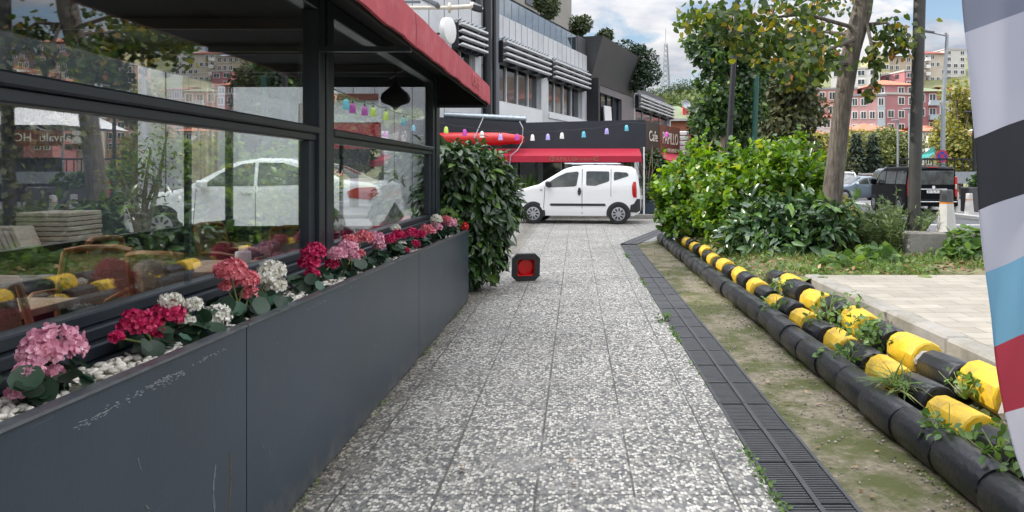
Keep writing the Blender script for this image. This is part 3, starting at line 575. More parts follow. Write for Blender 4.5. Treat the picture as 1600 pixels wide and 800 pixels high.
def planters():
    zt = lambda y: .945 - .0152 * (y - 1.0)
    labs = ['slate grey metal planter box nearest the camera with a scraped front', 'long slate grey metal planter box in the middle of the row', 'slate grey metal planter box at the far end beside the dark bush']
    for (y0, y1), lab in zip(((-.6, 2.94), (2.945, 6.17), (6.175, 9.02)), labs):
        t = thing('planter_box', lab, 'planter', (-1.4, y0, 0), 'slate grey planter boxes under the windows')
        def sb(x0, x1, ya, yb, za, dz0, dz1):
            return ([(x0, ya, za), (x1, ya, za), (x1, yb, za), (x0, yb, za), (x0, ya, zt(ya) - dz1), (x1, ya, zt(ya) - dz1), (x1, yb, zt(yb) - dz1), (x0, yb, zt(yb) - dz1)],
                    [(0, 3, 2, 1), (4, 5, 6, 7), (0, 1, 5, 4), (1, 2, 6, 5), (2, 3, 7, 6), (3, 0, 4, 7)])
        b = MB(); b.add(*sb(-1.278, -1.262, y0 + .002, y1 - .002, .015, 0, .004)); b.build('front_panel', M['slate_scratched'], t)
        for ya, yb in ((y1 - .02, y1 - .004), (y0 + .004, y0 + .02)): b = MB(); b.add(*sb(-1.535, -1.2785, ya, yb, .015, 0, .006)); b.build('end_panel', M['slate'], t)
        b = MB()
        b.add([(-1.300, y0 + .002, zt(y0) - .004), (-1.255, y0 + .002, zt(y0) - .004), (-1.255, y1 - .002, zt(y1) - .004), (-1.300, y1 - .002, zt(y1) - .004),
               (-1.300, y0 + .002, zt(y0) + .004), (-1.257, y0 + .002, zt(y0) + .004), (-1.257, y1 - .002, zt(y1) + .004), (-1.300, y1 - .002, zt(y1) + .004)],
              [(0, 3, 2, 1), (4, 5, 6, 7), (0, 1, 5, 4), (1, 2, 6, 5), (2, 3, 7, 6), (3, 0, 4, 7)])
        b.build('top_rim', mat('worn_rim', (.10, .11, .125), .3, .3, .3, 14), t)
        b = MB(); b.add([(-1.265, y0 + .02, zt(y0) - .05), (-1.265, y1 - .02, zt(y1) - .05), (-1.535, y1 - .02, zt(y1) - .05), (-1.535, y0 + .02, zt(y0) - .05)], [(0, 1, 2, 3)]); b.build('soil_fill', M['soil'], t)
    return zt
ZT = planters()

def scrape(box, poly, spread, n, m, L=(.006, .02), ang=None):
    pts = [Vector((-1.2605, 1.2605 * 1200 / (900 - px), 1.5 + (270 - py) / 1200 * 1.2605 * 1200 / (900 - px))) for px, py in poly]; b = MB()
    for _ in range(n):
        f = random.random() * (len(pts) - 1); i = min(int(f), len(pts) - 2); q = pts[i].lerp(pts[i + 1], f - i); d = (pts[i + 1] - pts[i]).normalized(); d = (d + Vector((0, random.uniform(-.25, .25), random.uniform(-.25, .25)))).normalized()
        q = q + Vector((0, random.gauss(0, spread), random.gauss(0, spread))); l = random.uniform(*L); w = random.uniform(.0006, .0016); u = Vector((0, -d.z, d.y)) * w; a, c = q - d * l / 2, q + d * l / 2; o = Vector((.0008, 0, 0))
        b.add([a, q - u, c, q + u, a - o * 2, q - u - o * 2, c - o * 2, q + u - o * 2], [(0, 1, 2, 3), (7, 6, 5, 4), (0, 4, 5, 1), (1, 5, 6, 2), (2, 6, 7, 3), (3, 7, 4, 0)])
    import bmesh
    pn = [c for c in box.children if c.name.startswith('front_panel')][0]; me = pn.data; o0 = origin(box)
    if m.name not in [x.name for x in me.materials]: me.materials.append(m)
    mi = [x.name for x in me.materials].index(m.name); bm = bmesh.new(); bm.from_mesh(me); vv = [bm.verts.new(tuple(v - o0)) for v in b.v]
    for f in b.f: bm.faces.new([vv[k] for k in f]).material_index = mi
    bm.to_mesh(me); bm.free()
sm, so_ = mat('bare_scrape', (.24, .25, .26), .5, 0, .2, 40), mat('ochre_scrape', (.17, .12, .055), .6, 0, .2, 40)
bx = [o for o in D.objects if o.name.startswith('planter_box')]; bx.sort(key=lambda o: o.location.y)
scrape(bx[0], [(120, 668), (190, 630), (240, 604), (290, 584)], .006, 90, sm); scrape(bx[0], [(228, 606), (262, 590), (288, 580)], .003, 60, sm, (.004, .016)); scrape(bx[0], [(300, 570), (355, 545)], .003, 22, sm)
scrape(bx[0], [(216, 714), (218, 726), (222, 736)], .0006, 14, sm, (.006, .012)); scrape(bx[0], [(360, 710), (361, 755), (358, 800)], .0015, 26, so_, (.02, .05)); scrape(bx[0], [(336, 735), (334, 770), (336, 800)], .003, 24, sm, (.02, .06)); scrape(bx[0], [(228, 792), (234, 798)], .002, 10, sm)
scrape(bx[1], [(410, 695), (414, 705)], .001, 6, sm); scrape(bx[1], [(420, 698), (422, 710)], .001, 6, sm); scrape(bx[1], [(480, 484), (520, 462), (560, 445)], .004, 26, sm); scrape(bx[1], [(580, 536), (592, 542)], .001, 8, sm); scrape(bx[1], [(400, 530), (450, 560), (520, 590)], .05, 26, sm, (.004, .014)); scrape(bx[2], [(665, 440), (690, 425)], .01, 12, sm)
# white pebbles on the planter soil: uncountable
def pebbles():
    ico = MB(); ico.lathe([(.25, -.85), (.8, -.55), (1, 0), (.8, .55), (.25, .85)], 7)
    V0 = np.array([tuple(v) for v in ico.v]); V0[:, 2] *= .62
    n = 3000; y = np.concatenate([RS.uniform(.9, 5.0, 2000), RS.uniform(5, 9, 1000)]); x = RS.uniform(-1.53, -1.305, n)
    z = np.array([ZT(v) for v in y]) - .047 + np.where(RS.rand(n) < .4, .012, 0) + RS.uniform(0, .006, n)
    a = rnd(n) * np.array([1, 1, .25]); nm = np.tile([0, 0, 1.0], (n, 1)) + rnd(n) * .35
    o = scatter('pebbles', (V0 * np.array([1, .66, .8]), ico.f), np.stack([x, y, z], 1), a, nm, RS.uniform(.011, .021, n), M['pebble'], smooth=True)
    tag(o, 'white rounded pebbles covering the planter soil', 'pebbles', kind='stuff')
pebbles()

# ------------------------------------------------------------------ geraniums: heads given in photograph pixels, all in the planter row
PLANTS = [
 ('light pink geranium with one large mophead, nearest the camera', [(84, 543, 45, 'p'), (60, 552, 31, 'p'), (46, 583, 22, 'p'), (84, 583, 13, 'p'), (28, 612, 15, 'p')], -1.42),
 ('crimson geranium with two round heads in the near planter', [(216, 507, 30, 'c'), (262, 493, 27, 'c'), (240, 520, 15, 'c'), (182, 527, 9, 'c')], -1.43),
 ('white geranium leaning over the first planter joint', [(337, 495, 25, 'w'), (267, 472, 18, 'w'), (302, 477, 14, 'w'), (292, 503, 12, 'w')], -1.41),
 ('coral pink geranium beside the white one', [(360, 425, 26, 'o'), (384, 438, 20, 'o'), (390, 459, 14, 'o'), (352, 447, 9, 'o')], -1.43),
 ('white mophead geranium between coral and crimson ones', [(424, 424, 22, 'w'), (428, 446, 20, 'w'), (414, 438, 17, 'w')], -1.40),
 ('tall crimson geranium in front of the window post', [(490, 395, 20, 'c'), (484, 411, 19, 'c'), (488, 428, 12, 'c'), (518, 413, 12, 'c')], -1.42),
 ('pale pink geranium right of the tall crimson one', [(527, 398, 16, 'p'), (544, 388, 17, 'p'), (550, 402, 12, 'p')], -1.41),
 ('coral geranium standing behind the pale pink ones', [(546, 376, 13, 'o'), (567, 372, 16, 'o'), (562, 397, 9, 'o')], -1.45),
 ('pale pink geranium beside a coral head', [(586, 374, 15, 'p'), (592, 384, 11, 'p')], -1.42),
 ('crimson geranium with small white blooms below it', [(608, 375, 11, 'c'), (622, 368, 12, 'c'), (628, 383, 8, 'w'), (618, 357, 8, 'w'), (634, 391, 6, 'c')], -1.42),
 ('crimson and coral geranium in the far planter', [(642, 365, 12, 'c'), (656, 367, 11, 'c'), (667, 360, 12, 'o'), (649, 382, 9, 'c')], -1.41),
 ('pale pink and white geranium near the far planter end', [(681, 355, 11, 'p'), (682, 343, 10, 'w'), (676, 362, 6, 'p')], -1.42),
 ('rose pink geranium at the far planter end', [(703, 349, 12, 'p'), (697, 343, 8, 'o'), (705, 361, 6, 'p'), (713, 360, 5, 'o')], -1.42),
]
def geraniums():
    for lab, heads, X in PLANTS:
        pts = []
        for px, py, r, c in heads:
            x = X + random.uniform(-.03, .03); Y = x * 1200 / (px - 900); pts.append((P(px, py, Y), r / 1200 * Y, c))
        y = sum(p[0].y for p in pts[:3]) / len(pts[:3]); base = Vector((X, y, ZT(y) - .045))
        t = thing('geranium', lab, 'potted flower', base, 'geraniums in the planter boxes')
        st = MB()
        for p, r, c in pts:
            st.tube([base + Vector((random.uniform(-.02, .02), random.uniform(-.03, .03), 0)), (base + p) / 2 + Vector((random.uniform(-.02, .02), random.uniform(-.02, .02), .01)), p], [.005, .004, .003], 6)
            n = int(170 if r > .05 else 90); d = rnd(n); d[:, 2] = np.abs(d[:, 2]) * 1.0 - .35; d = norm(d)
            pos = np.array(p) + d * r * RS.uniform(.55, .92, (n, 1)) * np.array([1, 1, .85])
            # four petals to a floret
            pp = np.repeat(pos, 4, 0); dd = np.repeat(d, 4, 0); tg = norm(np.cross(dd, rnd(4 * n)))
            s = max(.0135, r * .25)
            scatter('flower_head', PETAL, pp, tg + dd * .45, dd - tg * .3, s * RS.uniform(.7, 1.15, 4 * n), PET[c], t)
        st.build('stem', M['stem'], t, smooth=True)
        n = 30 if y < 5 else 34; a = RS.uniform(0, 2 * PI, n); rr = RS.uniform(.02, .13, n)
        pos = np.stack([base.x + np.cos(a) * rr * .8, base.y + np.sin(a) * rr * 1.25, base.z + RS.uniform(.015, .10, n)], 1)
        nm = np.stack([np.cos(a) * .7, np.sin(a) * .7, np.ones(n)], 1) + rnd(n) * .55
        scatter('foliage', ROUND, pos, rnd(n), nm, RS.uniform(.045, .08, n) * (1.0 if y < 3 else 1.15), M['lf_geran'], t)
geraniums()
t = thing('flowering_plant', 'yellow green leafy plant with one red bloom at the planter end', 'plant', (-1.42, 8.75, .79))
crown_mesh('foliage', [((-1.43, 8.75, .9), (.10, .14, .15)), ((-1.46, 8.7, 1.0), (.06, .08, .08))], 300, .06, M['lf_weed'], t, OVAL)
n = 60; scatter('flower_head', PETAL, np.array(P(727, 354, 8.8)) + rnd(n) * .035, rnd(n), rnd(n), .03, M['pet_red'], t)

# ------------------------------------------------------------------ inside the pavilion
def cafe_table(x, y, lab):
    t = thing('cafe_table', lab, 'table', (x, y, .03), 'tables inside the glass pavilion')
    MB().bbox(x - .38, x + .38, y - .38, y + .38, .725, .765, .006).build('tabletop', M['wood'], t)
    b = MB(); b.lathe([(.24, .03), (.24, .05), (.04, .07), (.035, .725)], 16, TR((x, y, 0))); b.build('pedestal', M['black'], t, smooth=True)
def cafe_chair(x, y, rz, lab):
    t = thing('cafe_chair', lab, 'chair', (0, 0, 0), 'cane back chairs inside the glass pavilion')
    b = MB(); b.bbox(-.23, .23, -.22, .22, .43, .47, .02); b.build('seat', M['chairwood'], t)
    for sx in (-1, 1):
        for sy in (-1, 1): MB().tube([(sx * .2, sy * .19, .43), (sx * .22, sy * .21, 0)], [.022, .015], 8).build('leg', M['chairwood'], t, smooth=True)
        MB().tube([(sx * .22, .2, .45), (sx * .235, .25, .70), (sx * .22, .30, .92)], .02, 8).tube([(sx * .23, .22, .66), (sx * .27, .0, .67), (sx * .24, -.18, .64), (sx * .2, -.19, .45)], .018, 8).build('arm_frame', M['chairwood'], t, smooth=True)
    b = MB(); b.add([(x_, .235 + .07 * (z - .55) / .35 + .05 * (1 - (x_ / .2) ** 2), z) for z in (.55, .9) for x_ in (-.2, -.1, 0, .1, .2)], [(i, i + 1, i + 6, i + 5) for i in range(4)])
    b.build('cane_back', M['cane'], t)
    MB().tube([(-.22, .30, .92), (-.1, .345, .94), (.1, .345, .94), (.22, .30, .92)], .022, 8).build('top_rail', M['chairwood'], t, smooth=True)
    t.location = (x, y, .03); t.rotation_euler = (0, 0, rz)
cafe_table(-3.3, 4.15, 'oak topped cafe table behind the near window pane')
cafe_table(-2.75, 6.1, 'oak topped cafe table behind the window post')
cafe_table(-2.75, 8.0, 'oak topped cafe table behind the far window pane')
for x, y, r, l in [(-2.55, 3.75, 95, 'cane back chair with orange wood arms behind the near window'), (-3.3, 5.1, 10, 'cane back chair on the far side of the near table'),
                   (-2.7, 5.35, 170, 'cane back chair left of the window post'), (-3.5, 6.2, 90, 'cane back chair by the rear glass'), (-2.7, 7.15, 5, 'cane back chair between the two far tables'), (-3.5, 7.9, 80, 'cane back chair at the far end by the rear glass')]:
    cafe_chair(x, y, R(r), l)
t = thing('napkin_holder', 'small steel napkin holder on the table behind the window post', 'napkin holder', (-2.6, 6.0, .766))
b = MB(); b.lathe([(.055, 0), (.06, .01), (.06, .11), (.056, .12)], 20, TR((-2.6, 6.0, .766))); b.build('cup', M['alum'], t, smooth=True)
MB().box(-2.63, -2.57, 5.985, 6.015, .80, .93).build('napkin', M['white'], t)
t = thing('salt_shaker', 'steel and glass shaker on the oak table behind the near window', 'shaker', (-3.02, 4.05, .766))
MB().lathe([(.03, 0), (.034, .01), (.034, .08)], 16, TR((-3.02, 4.05, .766))).build('jar', M['alum'], t, smooth=True)
MB().lathe([(.035, .081), (.035, .12), (.02, .135)], 16, TR((-3.02, 4.05, .766))).build('cap', M['clearlamp'], t, smooth=True)
t = thing('pendant_lantern', 'dark onion shaped lantern hanging inside the far window', 'lantern', (-2.1, 8.0, 2.62))
lp = P(618, 150, 8.0)
b = MB(); b.lathe([(.02, .19), (.035, .17), (.03, .15), (.06, .11), (.14, .04), (.155, -.01), (.14, -.05), (.06, -.08), (.03, -.1), (.012, -.13)], 20, TR((lp.x, 8.0, 2.28))); b.build('lamp_shade', M['dark'], t, smooth=True)
MB().tube([(lp.x, 8.0, 2.46), (lp.x, 8.0, 2.62)], .006, 6).build('cord', M['dark'], t)

# ------------------------------------------------------------------ concrete log blocks in three rows
def log_mesh(color, L=.46, r=.112, nub=True, seed=0, n=8):
    rs = random.Random(seed); b = MB()
    prof = [(r * .84, 0), (r * .95, .008), (r, .022), (r * 1.005, L * .5), (r * .99, L - .022), (r * .95, L - .008), (r * .84, L)]
    if color == 'pipe': prof = [(max(rr, r * .965), y) for rr, y in prof]
    vs = []
    for k, (rr, y) in enumerate(prof):
        for i in range(n):
            a = 2 * PI * (i + .5) / n; q = rr * (1 + rs.uniform(-.018, .018)); vs.append((q * math.cos(a), y + rs.uniform(-.004, .004), q * math.sin(a)))
    m = len(prof); fs = [(k * n + i, k * n + n + i, k * n + n + (i + 1) % n, k * n + (i + 1) % n) for k in range(m - 1) for i in range(n)] + [tuple(range(n)), tuple(range(m * n - 1, (m - 1) * n - 1, -1))]
    b.add(vs, fs); return b
LOGS = {}
for nm, mt_ in (('yellow', M['yellow']), ('black', M['blackp']), ('pipe', M['blackp'])):
    for v in range(3):
        me = D.meshes.new('log_block'); b = log_mesh(nm, seed=v, n=16 if nm == 'pipe' else 12); me.from_pydata([tuple(p) for p in b.v], [], b.f); me.materials.append(mt_); me.polygons.foreach_set('use_smooth', [True] * len(me.polygons))
        try: me.set_sharp_from_angle(angle=R(40 if nm == 'pipe' else 29))
        except Exception: pass
        LOGS[nm, v] = me
def nth(k): return ORD[k] if k < len(ORD) else 'number %d' % (k + 1)
def log(nm, row, k, x, y, z, sy=1.0, s=1.0, grp=None):
    o = D.objects.new('log_block', LOGS['pipe' if row == 'bottom' else nm, random.randrange(3)]); COL.objects.link(o)
    o.location = (x + random.uniform(-.012, .012), y, z + random.uniform(-.008, .008)); o.rotation_euler = (R(random.uniform(-2.5, 2.5) if row != 'bottom' else 0), R(random.uniform(0, 36)), R(random.uniform(-4, 4) if row != 'bottom' else random.uniform(-1, 1))); o.scale = (s, sy, s)
    tag(o, '%s painted round concrete block, %s from the near end of the %s row' % (nm, nth(k), row), 'concrete block', 'round concrete blocks edging the planting bed')
# bottom row, all black, end to end
for k in range(32): log('black', 'bottom', k, 1.845, 2.0 + k * .452, .10, .98, .98)
# middle row alternating
k = 0; y = 2.75
while y < 15.7:
    far = y > 9.2
    log('yellow' if k % 2 else 'black', 'middle', k, 2.09 + (0.006 * (y - 9) if far else 0), y - .2, .15 + (.03 if far else 0) + random.uniform(-.015, .02), (.80 if not far else .76) * random.uniform(.94, 1.05), 1.0 if not far else .95); k += 1; y += .47
for k, (px, c) in enumerate([(1690, 'black'), (1610, 'yellow'), (1549, 'black'), (1489, 'yellow')]): pass
ys3 = [3.32, 3.86, 4.36, 4.80, 5.32, 5.80, 6.36, 6.88, 7.40, 7.96, 8.48, 9.0]
for k, y in enumerate(ys3): log('yellow' if k % 2 == 0 else 'black', 'top', k, 2.345 + random.uniform(-.02, .02), y - .22, .262 + random.uniform(-.015, .015), .86 * random.uniform(.94, 1.05), 1.06)
# small rough mortar dabs between the top blocks
b = MB()
for y in ys3[1:]:
    for _ in range(4):
        b.lathe([(.2, -.8), (.9, -.3), (1, .2), (.4, .9)], 6, TR((2.335 + random.uniform(-.06, .05), y - .262 + random.uniform(-.02, .02), .22 + random.uniform(-.06, .05)), random.uniform(0, 3), random.uniform(-.6, .6), s=random.uniform(.035, .075)))
struct(b.build('mortar', M['concrete']))

# ------------------------------------------------------------------ the grey building on the left
FA = Vector((-3.2, 32.0, 0)); FD = Vector((1 / 3, 1, 0)).normalized(); FN = Vector((FD.y, -FD.x, 0))  # along, outward (towards +X)
FT = Matrix(((FD.x, FN.x, 0, FA.x), (FD.y, FN.y, 0, FA.y), (0, 0, 1, 0), (0, 0, 0, 1)))               # local (u along, v outward, z)
def fu(px):  # distance along the facade at which its plane meets this pixel column
    k = (px - 900) / 1200; return (k * FA.y - FA.x) / (FD.x - k * FD.y)
def fz(px, py):
    u = fu(px); return 1.5 + (270 - py) / 1200 * (FA.y + FD.y * u)
def fuv(px, v):
    k = (px - 900) / 1200; A = FA + FN * v; return (k * A.y - A.x) / (FD.x - k * FD.y)
def building():
    t = thing('commercial_building', 'long grey clad building with louvred windows behind the cafe', 'building', FA)
    z_par = fz(780, 22); z_sill = fz(780, 158); z_lt = fz(780, 62); z_lb = fz(780, 99); z_gl = fz(800, 0)
    u0, u1 = -26, fu(1048)
    uA = fu(752); uB = fu(778); uP0 = fu(917); uP1 = fu(991)
    win = [(fu(708), fu(748) - .3), (uB + .02, fu(846)), (fu(857), fu(910)), (uP1 + .3, u1 - .4)]
    w = MB(); d = -8
    def wall(ua, ub, za, zb, v0=-.5, v1=0): MB().box(ua, ub, v0, v1, za, zb, FT).build('wall', M['panel'], t)
    # wall around the window band
    edges = [u0] + [x for p in win[:1] for x in p]
    wall(u0, win[0][0], 0, z_par); wall(win[0][1], uA, 0, z_par)
    wall(uB, win[1][0], 0, z_par)
    for (a, b_) in ((win[1][1], win[2][0]), (win[2][1], uP0)): wall(a, b_, 0, z_par)
    for a, b_ in win[:3]: wall(a, b_, 0, z_sill); wall(a, b_, z_lt - .15, z_par)
    wall(uP1, win[3][0], 0, z_par - .9); wall(win[3][1], u1, 0, z_par - .9); wall(win[3][0], win[3][1], 0, z_sill); wall(win[3][0], win[3][1], z_lt - .15, z_par - .9)
    MB().box(u0, u1, -14, -.5, 0, z_par - .25, FT).build('core', M['anth'], t)
    # seams between the cladding panels and a paler sill band
    s = MB(); u = uB + .5
    while u < uP0 - .3:
        s.box(u, u + .025, 0, .006, z_lt + .12, z_par - .02, FT); u += .68
    u = u0 + .3
    while u < uA - .2:
        s.box(u, u + .03, 0, .006, z_lt + .1 if win[0][0] < u < win[0][1] else 0, z_par, FT); u += 1.1
    s.build('panel_seam', M['anth'], t)
    MB().box(uB + .01, win[1][1], 0.001, .05, z_sill - 1.6, z_sill - .05, FT).build('sill_band', M['panel_lt'], t)
    MB().box(win[2][0], uP0 - .02, .001, .06, z_sill - .3, z_sill - .05, FT).build('sill_band', M['panel_lt'], t)
    # recessed curved metal corner with black pipes
    c = MB(); pts = [(uA, -.25), (uA + .5, -.12), (uB - .25, -.06), (uB - .08, .1), (uB, .02)]
    for (a, va), (b_, vb) in zip(pts, pts[1:]):
        c.add([(a, va, 0), (b_, vb, 0), (b_, vb, z_par + 2), (a, va, z_par + 2), (a, va - .3, 0), (b_, vb - .3, 0), (b_, vb - .3, z_par + 2), (a, va - .3, z_par + 2)], [(0, 1, 2, 3), (7, 6, 5, 4), (3, 2, 6, 7), (0, 4, 5, 1)], FT)
    c.build('corner_cladding', M['steel'], t, smooth=True)
    MB().box(uA, uB, -.02, .0, fz(765, 60), fz(765, 60) + .03, FT).box(uA, uB, -.021, .0, fz(765, 105), fz(765, 105) + .03, FT).build('corner_seam', M['black'], t)
    for px, r in ((757, .17), (768, .08)):
        u = fu(px); MB().tube([FT @ Vector((u, .12, 0)), FT @ Vector((u, .12, z_par + 3))], r, 10).build('downpipe', M['black'], t, smooth=True)
    # windows with mullions
    for i, (a, b_) in enumerate(win):
        f = MB(); f.box(a, b_, -.30, -.25, z_sill, z_lt - .15, FT); pane = f.build('window', M['bglass'], t)
        f = MB(); n = 5 if i else 3
        for k in range(n):
            u = a + (b_ - a) * k / (n - 1); f.box(u - .03, u + .03, -.248, -.17, z_sill, z_lt - .15, FT)
        f.box(a, b_, -.247, -.18, z_sill + .001, z_sill + .06, FT); f.build('window_frame', M['alum'], pane)
        # louvre brise-soleil: four slats on brackets, with clips along the top rail
        la, lb = (a - .1, b_ + .25); h = z_lt - z_lb
        l = MB()
        for k in range(4):
            z = z_lb + .08 + h * k / 4; l.add([(la, .28, z), (lb, .28, z), (lb, .44, z + .03), (la, .44, z + .03), (la, .28, z + .035), (lb, .28, z + .035), (lb, .44, z + .10), (la, .44, z + .10)], [(0, 3, 2, 1), (4, 5, 6, 7), (0, 1, 5, 4), (1, 2, 6, 5), (2, 3, 7, 6), (3, 0, 4, 7)], FT)
        lo = l.build('louvre', M['alum'], t)
        l = MB(); n = 4
        for k in range(n + 1):
            u = la + (lb - la) * k / n; l.box(u - .03, u + .03, .02, .275, z_lb, z_lt - .1, FT)
        l.box(la, lb, .001, .015, z_lb - .05, z_lt, FT); l.build('louvre_bracket', M['black'], lo)
        l = MB(); u = la
        while u < lb: l.tube([FT @ Vector((u, .05, z_lt - .02)), FT @ Vector((u + .15, .3, z_lt + .1)), FT @ Vector((u + .3, .05, z_lt - .02))], .03, 6); u += .34
        l.build('top_truss', M['galv'], lo)
    # dark leaning portal
    zt, zb = fz(930, 64), fz(925, 128)
    p = MB(); o_ = 0.95
    p.add([(uP0 + .5, .05, zb), (uP1 - .5, .05, zb), (uP1 + .7, o_, zt), (uP0, o_, zt), (uP0 + .5, -.5, zb), (uP1 - .5, -.5, zb), (uP1 + .7, -.5, zt), (uP0, -.5, zt)],
          [(0, 1, 2, 3), (7, 6, 5, 4), (3, 2, 6, 7), (0, 4, 5, 1), (1, 5, 6, 2), (0, 3, 7, 4)], FT)
    p.build('portal_hood', M['anth'], t)
    MB().box(uP0 - .05, uP0 + .25, -.4, .7, 0, zb + .1, FT).build('portal_fin', M['black'], t)
    f = MB(); ua, ub = fu(934), fu(971); zo = fz(934, 143)
    f.box(uP0 + .3, ua, -.4, .02, 0, zb - .02, FT); f.box(ub, uP1 - .02, -.4, .02, 0, zb - .02, FT); f.box(ua, ub, -.4, .02, zo, zb - .02, FT); f.box(ua, ub, -.4, .02, 0, z_sill - .2, FT)
    f.build('portal_wall', M['steel'], t)
    MB().box(ua, ub, -.35, -.28, z_sill - .2, zo, FT).build('portal_window', M['bglass'], t)
    b = MB()
    for k in range(5): u = ua + (ub - ua) * k / 4; b.box(u - .04, u + .04, -.279, -.2, z_sill - .2, zo, FT)
    b.build('portal_frame', M['black'], t)
    MB().add([(ua + 1.3, .1, z_sill - .1), (ua + 3.0, .05, z_sill - .15), (ua + 2.9, .0, z_sill + 1.15), (ua + 1.2, .05, z_sill + 1.1), (ua + 1.3, .04, z_sill - .1), (ua + 3.0, -.01, z_sill - .15), (ua + 2.9, -.06, z_sill + 1.15), (ua + 1.2, -.01, z_sill + 1.1)],
             [(0, 1, 2, 3), (7, 6, 5, 4), (0, 4, 5, 1), (1, 5, 6, 2), (2, 6, 7, 3), (3, 7, 4, 0)], FT).build('window_sheet', M['white'], t)
    # balcony railing of greenish glass
    u = uB + .1; rl = MB(); ps = MB()
    while u < uP0 - 1.6:
        rl.box(u, u + .78, -.12, -.105, z_par + .02, z_gl, FT); ps.box(u + .785, u + .805, -.13, -.09, z_par, z_gl - .1, FT); u += .81
    rl.build('glass_railing', M['rail_glass'], t); ps.build('railing_post', M['galv'], t)
    MB().box(uP0 - 1.5, uP0 - .1, -.6, -.05, z_par, z_gl + .05, FT).build('railing_end', M['anth'], t)
    # set-back upper storeys
    uu = MB(); uu.box(-26, fuv(905, -3.2), -9, -3.2, z_par - .3, z_par + 2.7, FT); uu.build('upper_storey', M['anth'], t)
    uu = MB(); uu.box(-3, fuv(893, -4.2), -14, -4.2, z_par + 2.7, z_par + 14, FT); uu.build('tower', mat('render_grey', (.30, .285, .26), .8, 0, .12, .6), t)
    for k in range(7):
        a = 1 + 2.5 * k; MB().box(a, a + 1.3, -3.19, -3.15, z_par + .3, z_par + 2.3, FT).build('upper_window', M['bglass'], t)
    for k in range(6):
        for j in range(3):
            a = 1.5 + 2.9 * k; MB().box(a, a + 1.4, -4.19, -4.12, z_par + 3.5 + 3 * j, z_par + 5.1 + 3 * j, FT).build('tower_window', M['bglass'], t)
    for k in range(4):
        a = 1 + 4.2 * k; MB().add([(a, -3.1, z_par + 2.5), (a + 3.4, -3.1, z_par + 2.5), (a + 3.4, -1.5, z_par + 1.7), (a, -1.5, z_par + 1.7), (a, -3.1, z_par + 2.56), (a + 3.4, -3.1, z_par + 2.56), (a + 3.4, -1.5, z_par + 1.76), (a, -1.5, z_par + 1.76)],
            [(0, 3, 2, 1), (4, 5, 6, 7), (0, 1, 5, 4), (1, 2, 6, 5), (2, 3, 7, 6), (3, 0, 4, 7)], FT).build('balcony_shade', M['plastic'], t)
    MB().box(uB, uP0, -3.2, -.5, z_par - .24, z_par - .2, FT).build('terrace', M['lightconc'], t)
    return z_par, z_gl
ZP, ZG = building()
def topiary(px, py, rpx, v, lab, zb):
    # distance along the line where the facade offset by v meets the pixel column
    k = (px - 900) / 1200; A = FA + FN * v; u = (k * A.y - A.x) / (FD.x - k * FD.y); q = A + FD * u; c = P(px, py, q.y); r = rpx / 1200 * q.y
    t = thing('topiary_tree', lab, 'tree', (q.x, q.y, zb), 'clipped trees on the grey building terrace')
    MB().lathe([(.25, 0), (.32, .5), (.34, .52), (.30, .53)], 14, TR((q.x, q.y, zb))).build('pot', M['anth'], t, smooth=True)
    MB().tube([(q.x, q.y, zb + .4), (q.x + .03, q.y, (zb + c.z) / 2), (c.x, q.y, c.z)], [.06, .05, .03], 8).build('trunk', M['bark'], t, smooth=True)
    els = [((c.x + random.uniform(-.4, .4) * r, q.y + random.uniform(-.4, .4) * r, c.z + random.uniform(-.4, .4) * r), (r * .62, r * .62, r * .6)) for _ in range(7)]
    crown_mesh('crown', els, 1900, .17, M['lf_top'], t, DIAM, inner=.25)
topiary(852, 6, 23, -.9, 'first clipped round tree on the terrace, cut by the top edge', ZP - .2)
topiary(908, 40, 19, -.9, 'second clipped round tree on the terrace beside the tower', ZP - .2)
topiary(943, 60, 16, -1.4, 'third small clipped tree above the dark portal', ZP - .2)
def bigbush():
    c = P(993, 100, 52); t = thing('roof_shrub', 'large dark rounded shrub on the roof beyond the dark portal', 'shrub', (c.x, c.y, ZP - 1.2))
    els = [((c.x + dx * 1.2, c.y + dy, c.z + dz * 1.15), (r * 1.08, r, r)) for dx, dy, dz, r in [(-.6, 0, .5, 1.0), (.3, .2, .1, 1.05), (-1.0, .4, .0, .8), (.7, -.2, -.6, .8), (0, 0, -.7, 1.0), (.2, .3, .6, .7)]]
    crown_mesh('crown', els, 5000, .2, leafmat('shrub_dark', [(0, (.012, .03, .015)), (1, (.04, .075, .03))], .6, .15), t, DIAM)
    MB().tube([(c.x, c.y, ZP - 1.2), (c.x, c.y, c.z)], [.15, .08], 8).build('trunk', M['bark'], t)
bigbush()
# camera arm, round sign
t = thing('security_camera', 'cream tubular bracket with a small black security camera on the wall', 'camera', P(700, 12, 24.5))
a, c = P(702, 12, 24.5), P(738, 10, 24.5)
b = MB(); b.tube([a, c], .07, 12); b.tube([a - Vector((.02, 0, 0)), a + Vector((.05, 0, 0))], .16, 14); b.tube([c - Vector((.06, 0, 0)), c + Vector((.04, 0, 0))], .12, 12); b.tube([a - Vector((1.6, 0, 0)), a], .06, 8); b.build('bracket', M['cream'], t, smooth=True)
b = MB(); q = P(745, 13, 24.5); b.bbox(-.15, .17, -.1, .1, -.1, .1, .03, TR(q, 0, 0, R(15))); b.build('camera_body', M['black'], t)
MB().tube([q + Vector((.15, 0, -.04)), q + Vector((.2, 0, -.055))], .07, 12).build('lens', M['carglass'], t)
q = P(700, 48, 26.4); t = thing('round_sign', 'white round projecting sign seen edge on above the red awning', 'sign', q)
T = TR(q, R(72), R(90)); b = MB(); b.lathe([(.40, -.11), (.45, -.09), (.45, .09), (.40, .11)], 32, T); b.build('sign_drum', M['white'], t, smooth=True)
